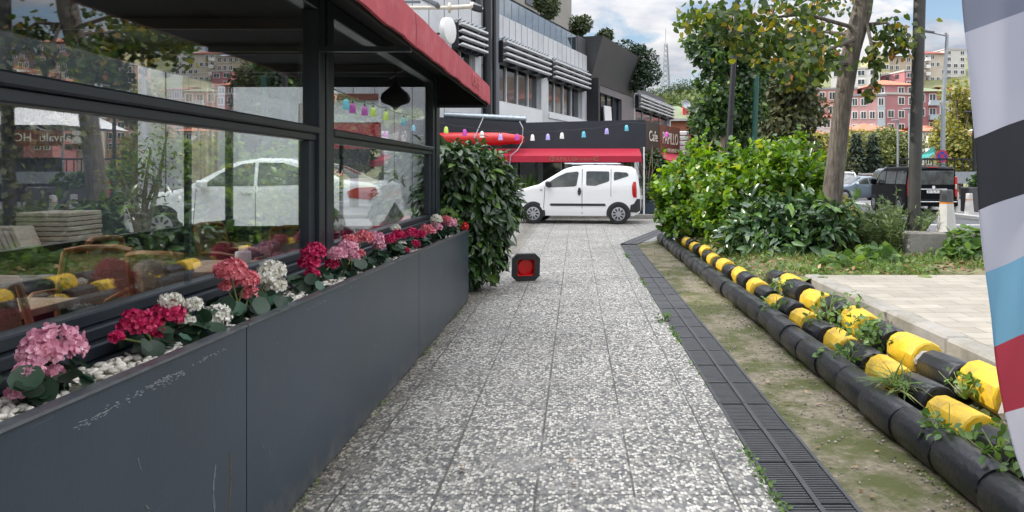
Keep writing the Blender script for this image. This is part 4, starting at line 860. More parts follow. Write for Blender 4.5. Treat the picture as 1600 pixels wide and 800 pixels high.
MB().tube([q - FN * .05 + Vector((0, .42, 0)), q - FN * 1.6 + Vector((0, .42, 0))], .04, 6).build('bracket', M['black'], t)
t = thing('light_box', 'flat grey floodlight box above the awning at the top edge', 'lamp', P(672, 2, 20))
MB().bbox(-.25, .25, -.2, .2, -.06, .06, .02, TR(P(672, 3, 20), 0, 0, R(25))).build('housing', M['steel'], t); MB().box(-.2, .2, -.15, .15, -.075, -.061, TR(P(672, 3, 20), 0, 0, R(25))).build('lens', M['clearlamp'], t)
MB().box(-1.4, -.25, -.03, .03, -.03, .03, TR(P(672, 3, 20))).build('arm', M['steel'], t)

# ------------------------------------------------------------------ restaurant behind the van
RY = 26.2; RX0, RX1 = -5.2, (1008 - 900) / 1200 * 26.2; SE = Vector((4.75, 32.2, 0))
def restaurant():
    t = thing('restaurant', 'low restaurant with navy fascia, red awnings and glazed front behind the white van', 'building', (RX1, RY, 0))
    zt = 1.5 + 83 / 1200 * RY; zb = 1.5 + 37 / 1200 * RY
    n = 12; b = MB()
    b.add([(RX0, RY, zb), (-1.75, RY, zb), (RX1, RY, zb), (RX0, RY, zt + .12), (-1.75, RY, zt - .1), (RX1, RY, zt), (RX0, RY + .3, zb), (-1.75, RY + .3, zb), (RX1, RY + .3, zb), (RX0, RY + .3, zt + .12), (-1.75, RY + .3, zt - .1), (RX1, RY + .3, zt)],
          [(0, 1, 4, 3), (1, 2, 5, 4), (3, 4, 10, 9), (4, 5, 11, 10), (2, 8, 11, 5), (0, 6, 7, 1), (1, 7, 8, 2)])
    b.build('fascia', M['navy'], t)
    sd = (SE - Vector((RX1, RY, 0))); sl = sd.length; sd.normalize(); sn = Vector((sd.y, -sd.x, 0)); ST = Matrix(((sd.x, sn.x, 0, RX1), (sd.y, sn.y, 0, RY), (0, 0, 1, 0), (0, 0, 0, 1)))
    MB().box(0.02, 1.6, -.2, .04, zb - .05, zt - .03, ST).build('sign_board', M['darkwood'], t)
    sb = MB().box(1.62, 4.6, -.2, .06, zb - .1, zt - .06, ST).build('sign_board', M['brown'], t)
    RF = ST @ FACE
    text('Cafe', .52, M['letter'], sb, ST @ Matrix.Translation((.82, .06, zt - .55)) @ Matrix.Rotation(PI, 4, 'Z') @ Matrix.Rotation(PI, 4, 'Z') @ FLIP, sx=1.15)
    text('PAPILLO', .62, M['letter'], sb, ST @ Matrix.Translation((3.1, .08, zt - .55)) @ FLIP, sx=1.0)
    text('CAFE & BISTRO', .2, M['letter'], sb, ST @ Matrix.Translation((3.3, .08, zt - .98)) @ FLIP, sx=1.0)
    for k in range(5): MB().bbox(4.8, 5.2, -.05, .3, zb - .12 + .2 * k, zb + .05 + .2 * k, .03, ST).build('lamp_box', M['white'], t)
    MB().box(.1, sl, -.25, -.18, .13, zb, ST).build('side_glazing', M['bglass'], t)
    # front glazing
    b = MB(); b.box(RX0, RX1 - .05, RY + .22, RY + .26, .13, zb); b.build('front_glazing', M['glass'], t)
    b = MB()
    for px in (800, 838, 880, 930, 975, 1006): x = (px - 900) / 1200 * RY; b.box(x - .05, x + .05, RY + .12, RY + .21, .13, zb)
    b.box(RX0, RX1, RY + .10, RY + .2, zb - .12, zb - .003); b.box(RX0, RX1, RY + .1, RY + .2, .126, .38); b.build('front_frame', M['frame'], t)
    MB().box(RX0, RX1 - .06, RY + 4.0, RY + 4.1, .13, zt).box(RX0, RX1, RY + .31, RY + 5, zb + .2, zb + .3).build('interior_wall', M['anth'], t)
    for x, w_ in ((-3.6, .7), (-2.2, .9), (-.6, .5)): MB().box(x, x + w_, RY + 3.95, RY + 3.99, .5, 2.2).build('interior_panel', M['panel_lt'], t)
    # white side panel with red band, left of the fascia (seen through the pavilion glass)
    x0, x1 = (500 - 900) / 1200 * 19, (592 - 900) / 1200 * 19
    MB().box(x0, x1, 19, 19.2, 2.75, 3.35).build('white_panel', M['white'], t); MB().box(x0, x1, 19.02, 19.22, 2.1, 2.74).build('red_band', M['awn'], t); MB().box(x0, x1, 18.9, 18.99, 3.3, 3.45).build('wood_beam', M['brown'], t)
    MB().box(x0, x1, 19.3, 19.5, .3, 2.1).build('rear_glazing', M['bglass'], t)
    return zt, zb, ST, sl
FLIP = Matrix.Rotation(R(90), 4, 'X') @ Matrix.Identity(4)
FLIP = Matrix(((1, 0, 0, 0), (0, 0, 1, 0), (0, 1, 0, 0), (0, 0, 0, 1))) @ Matrix.Identity(4)
RZT, RZB, ST, SL = restaurant()
def rest_awning(x0, x1, lab, print_=False):
    zt = RZB + .02; t = thing('awning', lab, 'awning', (x0, RY - .02, zt), 'red awnings on the restaurant')
    yF = RY - .95; zm = zt - .27; zl = zt - .48
    prof = [(RY - .01, zt), (yF, zm), (yF - .01, zl), (yF + .02, zl), (yF + .03, zm - .03), (RY - .01, zt - .05)]; b = MB(); n = len(prof)
    b.add([(x0, y, z) for y, z in prof] + [(x1, y, z) for y, z in prof], [tuple(range(n)), tuple(range(2 * n - 1, n - 1, -1))] + [(i, i + n, (i + 1) % n + n, (i + 1) % n) for i in range(n)])
    b.box(x0, x0 + .015, yF + .03, RY - .02, zl, zm - .02); b.box(x1 - .015, x1, yF + .03, RY - .02, zl, zm - .02)
    b.build('canopy', M['awn'], t)
    if print_:
        text('PAPILLO', .17, M['gold'], t, Matrix.Translation(((882 - 900) / 1200 * yF, yF - .013, zl + .1)) @ FACE, ext=.001, sx=1.3)
        text('CAFE & BISTRO', .095, M['gold'], t, Matrix.Translation(((912 - 900) / 1200 * yF, yF - .013, zl + .09)) @ FACE, ext=.001, sx=1.25)
        for px in (862.5, 932):
            b = MB(); q = Vector(((px - 900) / 1200 * yF, yF - .014, zl + .11)); b.tube([q + Vector((.07 * math.cos(a) * 1.1, 0, .07 * math.sin(a))) for a in np.linspace(.4, 2 * PI - .4, 14)], .012, 5)
            b.tube([q + Vector((-.04, 0, -.02)), q + Vector((0, 0, .035)), q + Vector((.04, 0, -.02))], .012, 5); b.build('emblem', M['gold'], t)
rest_awning((770 - 900) / 1200 * RY - .7, (797 - 900) / 1200 * RY, 'short red awning left of the lettered one, half behind the bush')
rest_awning((797 - 900) / 1200 * RY + .02, RX1 - .2, 'long red awning with gold lettering above the white van', True)
def side_awning():
    for i, (u0, u1, lab) in enumerate(((.15, 2.3, 'red side awning under the cafe sign board'), (2.32, 5.0, 'far red side awning under the brown sign board'), (5.05, 7.6, 'last red side awning half hidden by the hedge'))):
        t = thing('awning', lab, 'awning', ST @ Vector((u0, 0, RZB)), 'red awnings on the restaurant'); b = MB()
        z = RZB - .08; prof = [(.05, z), (.8, z - .3), (.81, z - .5), (.78, z - .5), (.77, z - .33), (.05, z - .05)]; n = 6
        b.add([(u0, v, q) for v, q in prof] + [(u1, v, q) for v, q in prof], [tuple(range(n)), tuple(range(2 * n - 1, n - 1, -1))] + [(k, k + n, (k + 1) % n + n, (k + 1) % n) for k in range(n)], ST); b.build('canopy', M['awn'], t)
side_awning()
t = thing('awning_pole', 'thin pale pole at the corner of the lettered red awning', 'pole', (RX1 - .1, RY - .9, .125)); MB().tube([(RX1 - .12, RY - .9, .125), (RX1 - .12, RY - .9, 2.35)], .03, 8).build('shaft', M['alum'], t)
t = thing('red_tube', 'fat glossy red vinyl tube lying along the navy fascia', 'tube', P(750, 218, 25.7))
b = MB(); pr = [(P(672, 217, 25.7), .15), (P(682, 217, 25.7), .20), (P(700, 217, 25.7), .215), (P(780, 217, 25.7), .215), (P(790, 217, 25.7), .20), (P(797, 217, 25.7), .17), (P(814, 218, 25.7), .155), (P(819, 218, 25.7), .10)]
b.tube([p for p, _ in pr], [r for _, r in pr], 18); tag(D.objects['red_tube'], D.objects['red_tube']['label'], 'tube'); b.build('skin', M['redplastic'], t, smooth=True)
MB().tube([P(741, 216, 25.45), P(755, 184, 25.9)], .018, 8).build('stay_rod', M['galv'], t); MB().box(*[v for v in (P(745, 0, 1).x * 0 - 3.4, -3.3, 25.9, 26.19, 2.62, 2.70)]).box(-2.3, -2.2, 25.9, 26.19, 2.6, 2.68).build('bracket', M['black'], t)
t = thing('roof_duct', 'silver foil ventilation duct lying along the fascia top', 'duct', P(755, 183, 26.5))
b = MB(); pts = []; rs = []
for k in range(60):
    f = k / 59; pts.append(P(694 + 128 * f, 180 + 7 * f, 26.5)); rs.append(.115 + .012 * (k % 2))
b.tube(pts, rs, 14); b.build('hose', M['duct'], t, smooth=True)
b = MB()
for px, py in ((735, 184), (790, 188)): q = P(px, py, 26.5); b.box(q.x - .03, q.x + .03, 26.42, 26.58, 3.25, q.z - .08)
b.build('bracket', M['black'], t)
t = thing('cable', 'pale hanging cable looping from the fascia to the awning', 'cable', P(815, 200, 25.6)); MB().tube([P(812, 190, 25.9), P(817, 200, 25.6), P(816, 222, 25.5), P(808, 235, 25.3), P(798, 243, 25.2), P(796, 262, 25.2)], .018, 6).build('wire', M['galv'], t)

# festoon of bell lamps
def festoon():
    cols = dict(l=(.55, .70, .12), m=(.50, .06, .42), w=(.78, .77, .72), v=(.45, .38, .75), c=(.12, .50, .62))
    cm = {k: mat('bell_' + k, v, .4, 0, .05, 10) for k, v in cols.items()}
    nmz = dict(l='lime green', m='magenta', w='white', v='lavender', c='turquoise')
    pts = [(541, 163, 13.0, 'c'), (551, 169, 13.5, 'm'), (570, 173, 14.2, 'm'), (583, 175, 14.8, 'l'), (603, 181, 15.5, 'l'), (631, 190, 16.8, 'c'),
           (697, 203, 20, 'l'), (726, 207, 20.3, 'm'), (753, 210, 20.6, 'w'), (782, 214, 20.9, 'v'), (808, 214, 21.2, 'm'), (832, 215, 21.4, 'w'), (856, 214, 21.6, 'v'), (878, 212, 21.8, 'w'), (912, 210, 22.1, 'c'), (948, 205, 22.5, 'v'), (979, 200, 22.8, 'c'), (1042, 210, 25.5, 'm')]
    hints = {0: 'nearest in the window row', 1: 'second in the window row', 2: 'third in the window row', 3: 'fourth in the window row', 4: 'beside the dark lantern', 5: 'last in the window row', 6: 'above the bush', 7: 'left on the red tube', 8: 'in front of the red tube', 9: 'in front of the red tube',
             10: 'at the red tube end', 11: 'just right of the red tube', 12: 'right of the red tube', 13: 'above the lettered awning', 14: 'above the van roof', 15: 'above the van rear', 16: 'at the fascia corner', 17: 'in front of the brown sign'}
    wire = MB(); wp = []
    for i, (px, py, Y, c) in enumerate(pts):
        q = P(px, py, Y); top = q + Vector((0, 0, .17 if i < 17 else .4)); wp.append(top)
        t = thing('bell_lamp', '%s bell shaped lamp shade on the string, %s' % (nmz[c], hints[i]), 'lamp', q, 'coloured bell lamps on the string')
        MB().lathe([(.062, -.085), (.058, -.03), (.05, .04), (.035, .075), (.012, .09)], 12, TR(q)).build('lamp_shade', cm[c], t, smooth=True)
        MB().tube([q + Vector((0, 0, .088)), top], .006, 5).lathe([(.015, .09), (.02, .11), (.012, .13)], 8, TR(q)).build('cord', M['black'], t)
    wp = [Vector((-3.3, 9.1, 2.75))] + wp
    full = []
    for a, b_ in zip(wp, wp[1:]):
        for k in range(4): f = k / 4; full.append(a.lerp(b_, f) - Vector((0, 0, .03 * math.sin(PI * f))))
    full.append(wp[-1]); w = MB().tube(full, .008, 5).build('string_wire', M['black'], None); tag(w, 'thin sagging wire carrying the coloured bell lamps', 'wire')
festoon()
def tub(px, yb, w, h, Y, m, lab, cat='planter'):
    q = P(px, yb, Y); t = thing('plant_tub', lab, cat, (q.x, Y, .125))
    MB().bbox(q.x - w / 2, q.x + w / 2, Y - w / 2, Y + w / 2, .126, .126 + h, .02).bbox(q.x - w / 2 - .02, q.x + w / 2 + .02, Y - w / 2 - .02, Y + w / 2 + .02, .127 + h, .17 + h, .01).build('box', m, t); return t, q
t, q = tub(1011, 328, .42, .42, 25.9, M['slate'], 'dark grey tub with a bare twiggy shrub behind the van')
b = MB(); base = Vector((q.x, 25.9, .6))
for k in range(16):
    a = random.uniform(0, 2 * PI); s = random.uniform(.25, .75); e = base + Vector((math.cos(a) * s, math.sin(a) * s * .6, random.uniform(1.0, 1.9))); b.tube([base, base.lerp(e, .5) + Vector((random.uniform(-.1, .1), 0, .1)), e], [.022, .012, .005], 5)
b.build('twigs', M['palebark'], t)
crown_mesh('foliage', [((q.x, 25.9, .95), (.3, .3, .45)), ((q.x + .45, 26, 1.1), (.3, .3, .5))], 1400, .10, M['lf_mid'], t, DIAM)
t, q = tub(1036, 328, .5, .8, 26.1, M['redplastic'], 'tall red planter box with a dark green shrub'); crown_mesh('foliage', [((q.x, 26.1, 1.3), (.35, .35, .5)), ((q.x - .3, 26, 1.9), (.25, .25, .4))], 1200, .11, M['lf_laurel'], t, OVAL)
t, q = tub(829, 300, .4, .4, 25.7, M['slate'], 'grey tub with a spiky light green plant by the restaurant window')
n = 60; scatter('foliage', LANCE, np.tile(np.array((q.x, 25.7, .55)), (n, 1)) + rnd(n) * .08, norm(rnd(n) * np.array([1, 1, .4]) + np.array([0, 0, 1.0])), rnd(n), RS.uniform(.5, 1.0, n), M['lf_weed'], t)

# ------------------------------------------------------------------ cars: length along local X (front at -X), built about the wheelbase centre
def interp(tab, x):
    for (a, va), (b_, vb) in zip(tab, tab[1:]):
        if x <= b_: f = 0 if b_ == a else max(0, (x - a) / (b_ - a)); return va + (vb - va) * f
    return tab[-1][1]
def make_car(name, label, S, paint, group=None, loc=(0, 0, 0), rz=0, detail=True):
    t = thing(name, label, S.get('cat', 'car'), (0, 0, 0), group)
    top, bot, hw = S['top'], S['bot'], S['hw']; zb = S['belt']; tum = S['tumble']; zmax = max(v for _, v in top)
    def wid(x, z):
        w = interp(hw, x); r = z / zb
        if z > zb: w -= tum * ((z - zb) / (zmax - zb)) ** 1.15
        elif z < .45: w -= .05 * ((.45 - z) / .3) ** 2
        else: w -= .012 * abs(math.sin((z - .45) / (zb - .45) * PI)) * 0
        return w
    xs = sorted(set([round(a, 3) for a, _ in top] + [round(a, 3) for a, _ in bot] + [round(a, 3) for a, _ in hw] + [round(v, 3) for v in np.linspace(top[0][0], top[-1][0], 34)]))
    b = MB(); K = 11; J = 7; rings = []
    for x in xs:
        zt = interp(top, x); z0 = interp(bot, x); rd = min(.09, (zt - z0) * .3); ring = []
        for k in range(K):
            z = z0 + (zt - rd - z0) * k / (K - 1); ring.append((x, wid(x, z), z))
        we = wid(x, zt - rd)
        for a in (30, 60): ring.append((x, we - rd * 1.2 * (1 - math.cos(R(a))), zt - rd + rd * math.sin(R(a)) * .92))
        for k in range(J):
            f = 1 - k / (J - 1); ring.append((x, (we - rd * 1.2) * f, zt - .025 * f * f))
        rings.append(ring)
    n = len(rings[0])
    for sgn in (1, -1):
        vs = [(x, sgn * y, z) for r in rings for x, y, z in r]; fs = []
        for i in range(len(rings) - 1):
            for k in range(n - 1):
                q = (i * n + k, i * n + k + 1, (i + 1) * n + k + 1, (i + 1) * n + k); fs.append(q if sgn > 0 else q[::-1])
        fs.append(tuple(range(n)) if sgn < 0 else tuple(range(n - 1, -1, -1))); e = (len(rings) - 1) * n; fs.append(tuple(range(e, e + n)) if sgn > 0 else tuple(range(e + n - 1, e - 1, -1)))
        b.add(vs, fs)
    body = b.build('body', paint, t, smooth=True, local=True)
    def side(pts, off=.006, sub=4):
        """side panel patch on both flanks following the body surface: pts = (x, z) outline"""
        r = []
        for sgn in (1, -1):
            q = []
            for (xa, za), (xb, zb_) in zip(pts, pts[1:] + pts[:1]):
                for k in range(sub): f = k / sub; q.append((xa + (xb - xa) * f, za + (zb_ - za) * f))
            cx = sum(p[0] for p in q) / len(q); cz = sum(p[1] for p in q) / len(q)
            m_ = MB(); lay = []
            for s_ in (1, .66, .33):
                lay += [(cx + (x - cx) * s_, sgn * (wid(cx + (x - cx) * s_, cz + (z - cz) * s_) + off), cz + (z - cz) * s_) for x, z in q]
            lay.append((cx, sgn * (wid(cx, cz) + off), cz)); N_ = len(q)
            fs = [(a * N_ + k, a * N_ + (k + 1) % N_, (a + 1) * N_ + (k + 1) % N_, (a + 1) * N_ + k) for a in range(2) for k in range(N_)] + [(2 * N_ + k, 2 * N_ + (k + 1) % N_, 3 * N_) for k in range(N_)]
            # edge down to the body so the panel has thickness
            base = [(x, sgn * (wid(x, z) - .004), z) for x, z in q]; o_ = len(lay); fs += [(k, (k + 1) % N_, o_ + (k + 1) % N_, o_ + k) for k in range(N_)]
            m_.add(lay + base, fs); r.append(m_)
        return r
    def flank(nm, pts, m_, off=.006, parent=None, smooth=True):
        return [x.build(nm, m_, parent or t, smooth=smooth, local=True) for x in side(pts, off)]
    for nm, pts, m_, off in S['patches']: flank(nm, pts, m_, off)
    # windscreen and rear window on the roof line
    for nm, x0, x1, yw in S['screens']:
        m_ = MB(); vs = []; xx = np.linspace(x0, x1, 7)
        for x in xx:
            for f in np.linspace(-1, 1, 7): vs.append((x, f * (wid(x, interp(top, x) - .08) - .1) * yw, interp(top, x) - .025 * f * f * yw + .008))
        m_.add(vs, [(i * 7 + k, i * 7 + k + 1, i * 7 + 8 + k, i * 7 + 7 + k) for i in range(6) for k in range(6)]); m_.build(nm, M['carglass'], t, smooth=True, local=True)
    for nm, bx, m_ in S['boxes']: MB().bbox(*bx).build(nm, m_, t, local=True)
    # wheels
    wr = S['wr']
    for x in S['axles']:
        for sgn in (1, -1):
            y = interp(hw, x) - .06
            arch = MB(); pr = [(0.05, -.03), (wr + .055, -.03), (wr + .055, .0), (.05, .0)]
            arch.add([(x + (wr + .055) * math.cos(a), sgn * (y + .069), max(interp(bot, x) - .02, wr + (wr + .055) * math.sin(a))) for a in np.linspace(-.5, PI + .5, 22)] + [(x + (wr + .055) * math.cos(a), sgn * (y - .1), max(interp(bot, x) - .02, wr + (wr + .055) * math.sin(a))) for a in np.linspace(-.5, PI + .5, 22)],
                     [tuple(range(22))] + [(k, k + 22, k + 23, k + 1) for k in range(21)]); arch.build('wheel_arch', M['plastic'], t, local=True)
            T = TR((x, sgn * (y + .0), wr), 0, R(-90 * sgn))
            w_ = MB(); w_.lathe([(wr * .62, -.1), (wr * .95, -.1), (wr, -.07), (wr, .055), (wr * .95, .085), (wr * .66, .085)], 28, T); wh = w_.build('wheel', M['rubber'], t, smooth=True, local=True)
            h_ = MB(); h_.lathe([(.02, .07), (wr * .64, .07), (wr * .66, .088), (wr * .58, .094), (wr * .2, .104), (.02, .104)], 24, T); h_.build('rim', M['hub'], wh, smooth=True, local=True)
            if detail:
                h_ = MB()
                for k in range(9):
                    a = 2 * PI * k / 9; h_.bbox(wr * .27, wr * .56, -.021, .021, .093, .105, .006, T @ Matrix.Rotation(a, 4, 'Z'))
                h_.build('rim_opening', M['rubber'], wh, local=True)
    t.location = loc; t.rotation_euler = (0, 0, rz)
    return t
# small white high-roof van (front towards -X, length 3.86)
VAN = dict(cat='van', belt=1.05, tumble=.13, wr=.30, axles=(-1.245, 1.27),
    top=[(-1.95, .72), (-1.92, .90), (-1.75, 1.0), (-1.3, 1.12), (-1.1, 1.17), (-.75, 1.38), (-.35, 1.62), (-.1, 1.70), (.3, 1.735), (1.3, 1.72), (1.62, 1.69), (1.76, 1.60), (1.83, 1.42), (1.90, .95), (1.91, .55)],
    bot=[(-1.95, .42), (-1.9, .30), (-1.7, .24), (1.7, .24), (1.88, .33), (1.91, .42)],
    hw=[(-1.95, .50), (-1.9, .62), (-1.75, .74), (-1.45, .82), (-1.0, .84), (1.4, .84), (1.75, .81), (1.86, .76), (1.91, .70)],
    patches=[('front_window', [(-.80, 1.07), (-.86, 1.17), (-.56, 1.37), (-.28, 1.50), (.06, 1.54), (.10, 1.50), (.04, 1.13), (-.02, 1.10)], M['carglass'], .006),
             ('rear_window', [(.34, 1.13), (.32, 1.17), (.32, 1.52), (.36, 1.55), (.98, 1.54), (1.0, 1.5), (1.0, 1.27), (.96, 1.24), (.6, 1.12)], M['carglass'], .006),
             ('quarter_window', [(1.15, 1.27), (1.13, 1.31), (1.13, 1.50), (1.17, 1.53), (1.50, 1.51), (1.56, 1.46), (1.55, 1.40)], M['carglass'], .006),
             ('side_moulding', [(-.72, .53), (-.76, .57), (-.72, .60), (.88, .60), (.90, .53)], M['plastic'], .012),
             ('door_handle', [(.09, .85), (.07, .95), (.10, 1.06), (.15, 1.06), (.18, .95), (.15, .85)], M['plastic'], .02),
             ('door_gap', [(.192, .30), (.192, 1.62), (.210, 1.62), (.210, .30)], M['anth'], .003), ('door_gap', [(-.945, .45), (-.905, 1.1), (-.888, 1.1), (-.928, .45)], M['anth'], .003),
             ('door_gap', [(1.042, .8), (1.042, 1.62), (1.056, 1.62), (1.056, .8)], M['anth'], .003),
             ('tail_lamp', [(1.70, .78), (1.67, .88), (1.66, 1.12), (1.70, 1.24), (1.775, 1.24), (1.80, 1.0), (1.80, .78)], M['redlamp'], .012),
             ('rear_bumper', [(1.60, .36), (1.62, .56), (1.72, .60), (1.80, .74), (1.895, .74), (1.905, .40), (1.8, .34)], M['plastic'], .012),
             ('front_bumper', [(-1.93, .36), (-1.93, .56), (-1.85, .62), (-1.66, .60), (-1.62, .34), (-1.8, .30)], M['plastic'], .012),
             ('headlamp', [(-1.88, .78), (-1.86, .88), (-1.66, .98), (-1.58, .96), (-1.72, .80)], M['clearlamp'], .01),
             ('indicator', [(-1.05, .985), (-1.05, 1.005), (-.98, 1.005), (-.98, .985)], M['plastic'], .01)],
    screens=[('windscreen', -1.08, -.33, 1.0)],
    boxes=[('roof_rail', (-.35, 1.25, .60, .635, 1.765, 1.79, .01), M['alum']), ('roof_rail', (-.35, 1.25, -.635, -.60, 1.765, 1.79, .01), M['alum']),
           ('rail_foot', (-.42, -.28, .59, .645, 1.69, 1.775, .01), M['plastic']), ('rail_foot', (.42, .52, .59, .645, 1.70, 1.775, .01), M['plastic']), ('rail_foot', (1.18, 1.34, .59, .645, 1.68, 1.775, .01), M['plastic']),
           ('door_mirror', (-.86, -.72, .86, 1.03, 1.09, 1.25, .03), M['plastic']), ('door_mirror', (-.86, -.72, -1.03, -.86, 1.09, 1.25, .03), M['plastic']),
           ('rear_window', (1.86, 1.885, -.6, .6, 1.02, 1.38, .01), M['carglass']), ('number_plate', (1.915, 1.93, -.26, .26, .70, .82, .005), M['white'])])
vl = P(904, 348, 23.4)
van = make_car('parked_van', 'small white high roof van parked across the end of the path', VAN, M['carwhite'], loc=(vl.x, 23.35, 0), rz=R(-7))
# white sedan behind the pavilion
SED = dict(cat='car', belt=.93, tumble=.20, wr=.31, axles=(-1.38, 1.32),
    top=[(-2.25, .62), (-2.2, .74), (-1.95, .84), (-1.2, .93), (-1.0, .97), (-.55, 1.22), (-.2, 1.40), (.2, 1.46), (.7, 1.45), (1.15, 1.33), (1.62, 1.10), (2.0, 1.06), (2.15, 1.0), (2.23, .7)],
    bot=[(-2.25, .40), (-2.1, .24), (-1.9, .2), (1.9, .2), (2.1, .27), (2.23, .42)],
    hw=[(-2.25, .45), (-2.2, .6), (-2.0, .76), (-1.6, .86), (-1, .88), (1.3, .88), (1.8, .84), (2.1, .74), (2.23, .6)],
    patches=[('front_window', [(-.72, .98), (-.42, 1.20), (-.1, 1.34), (.12, 1.37), (.16, .99)], M['carglass'], .006), ('rear_window', [(.22, .99), (.18, 1.37), (.6, 1.36), (.95, 1.26), (1.25, 1.08), (1.1, 1.01)], M['carglass'], .006),
             ('door_handle', [(-.05, .86), (-.05, .885), (.13, .885), (.13, .86)], M['alum'], .02), ('door_handle', [(.95, .88), (.95, .905), (1.13, .905), (1.13, .88)], M['alum'], .02),
             ('door_gap', [(.19, .3), (.19, .98), (.20, .98), (.20, .3)], M['anth'], .003), ('door_gap', [(-.85, .35), (-.8, .95), (-.79, .95), (-.84, .35)], M['anth'], .003), ('door_gap', [(1.2, .6), (1.22, 1.0), (1.23, 1.0), (1.21, .6)], M['anth'], .003),
             ('tail_lamp', [(1.72, .80), (1.70, .90), (1.85, .96), (2.12, .97), (2.16, .86), (2.05, .76)], M['redlamp'], .012), ('headlamp', [(-2.15, .66), (-2.1, .76), (-1.75, .84), (-1.7, .8), (-1.95, .66)], M['clearlamp'], .01)],
    screens=[('windscreen', -.98, -.22, 1.0), ('back_screen', 1.12, 1.6, 1.0)],
    boxes=[('door_mirror', (-.72, -.58, .9, 1.06, .96, 1.08, .03), M['carwhite']), ('door_mirror', (-.72, -.58, -1.06, -.9, .96, 1.08, .03), M['carwhite'])])
sc_ = P(378, 300, 13.2)
make_car('parked_car', 'white sedan parked behind the glass pavilion, seen through its windows', SED, M['carwhite'], loc=(-5.35, 13.35, .30), rz=R(-3))
# black minibus seen from behind: front along local -X
BUS = dict(cat='minibus', belt=1.12, tumble=.12, wr=.33, axles=(-1.55, 1.5),
    top=[(-2.45, .7), (-2.4, .95), (-2.0, 1.15), (-1.6, 1.22), (-1.2, 1.50), (-.8, 1.80), (-.4, 1.90), (1.6, 1.92), (2.2, 1.90), (2.36, 1.82), (2.42, 1.2), (2.46, .5)],
    bot=[(-2.45, .42), (-2.2, .24), (2.2, .26), (2.46, .36)],
    hw=[(-2.45, .6), (-2.3, .8), (-1.9, .93), (2.1, .95), (2.36, .92), (2.46, .86)],
    patches=[('front_window', [(-1.25, 1.2), (-.85, 1.62), (-.6, 1.72), (-.2, 1.72), (-.2, 1.2)], M['carglass'], .006), ('side_window', [(-.1, 1.2), (-.1, 1.72), (1.0, 1.73), (1.0, 1.2)], M['carglass'], .006), ('side_window', [(1.1, 1.2), (1.1, 1.73), (2.1, 1.72), (2.15, 1.2)], M['carglass'], .006),
             ('tail_lamp', [(2.30, .75), (2.28, 1.5), (2.36, 1.5), (2.44, .75)], M['redlamp'], .012)],
    screens=[('windscreen', -1.55, -.7, 1.0)],
    boxes=[('rear_window', (2.40, 2.43, -.78, .78, 1.18, 1.72, .02), M['carglass']), ('number_plate', (2.455, 2.475, -.26, .26, .86, .97, .005), M['white']), ('tail_lamp', (2.38, 2.455, .80, .90, .72, 1.5, .02), M['redlamp']), ('tail_lamp', (2.38, 2.455, -.90, -.80, .72, 1.5, .02), M['redlamp']),
           ('reversing_lamp', (2.40, 2.465, -.88, -.81, 1.02, 1.2, .01), M['clearlamp']), ('reversing_lamp', (2.40, 2.465, .81, .88, 1.02, 1.2, .01), M['clearlamp']), ('rear_bumper', (2.38, 2.53, -.9, .9, .36, .62, .04), M['carblack']), ('trim_strip', (2.44, 2.475, -.5, .5, 1.0, 1.03, .008), M['alum']),
           ('bumper_strip', (2.515, 2.54, -.86, .86, .52, .55, .008), M['alum']), ('roof_rail', (-.6, 2.0, .72, .75, 1.95, 1.98, .01), M['plastic']), ('roof_rail', (-.6, 2.0, -.75, -.72, 1.95, 1.98, .01), M['plastic']), ('brake_lamp', (2.3, 2.36, -.2, .2, 1.84, 1.87, .01), M['redlamp']),
           ('door_mirror', (-1.2, -1.05, .97, 1.2, 1.15, 1.4, .04), M['carblack']), ('door_mirror', (-1.2, -1.05, -1.2, -.97, 1.15, 1.4, .04), M['carblack'])])
bl = Vector(((1464 - 900) / 1200 * 29.5, 29.5 + 2.45, -.145))
ah = R(-90 - 3); bus = make_car('black_minibus', 'black minibus seen from behind on the road beyond the hedge', BUS, M['carblack'], loc=bl, rz=ah)
text('34 TL 912', .115, M['black'], bus, bus.matrix_basis @ Matrix.Translation((2.478, 0, .915)) @ Matrix.Rotation(R(90), 4, 'Z') @ FACE, name='plate_number', ext=.001, sx=.95)
D.objects['plate_number'].matrix_local = Matrix.Translation((2.478, 0, .915)) @ Matrix.Rotation(R(90), 4, 'Z') @ FACE
MB().lathe([(.055, 0), (.06, .01), (.03, .015)], 16, TR((2.455, 0, 1.09), 0, 0, R(90))).build('badge', M['alum'], bus, local=True)
# cars in the far car park
def far_car(px, py, Y, S, paint, lab, rz, name='parked_car'):
    q = P(px, py, Y); o = make_car(name, lab, S, paint, 'cars in the far car park', (q.x, Y, -.145), rz, detail=False); return o
far_car(1318, 290, 52, VAN, M['carwhite'], 'white van right of the tree trunk in the far car park', R(75), 'parked_van')
far_car(1342, 300, 46, SED, M['carblue'], 'grey blue car in the far car park between trunk and kiosk', R(10))
far_car(1356, 290, 55, SED, M['carsilver'], 'silver car in the far car park beside the kiosk', R(170))
far_car(1322, 300, 62, SED, M['carsilver'], 'pale car low behind the weeds right of the trunk', R(20))
far_car(1398, 270, 44, dict(BUS, boxes=BUS['boxes'][:1]), M['carsilver'], 'pale grey van ahead of the black minibus', R(-92), 'parked_van')
far_car(1290, 290, 60, SED, M['carsilver'], 'silver car glimpsed left of the tree trunk', R(5))

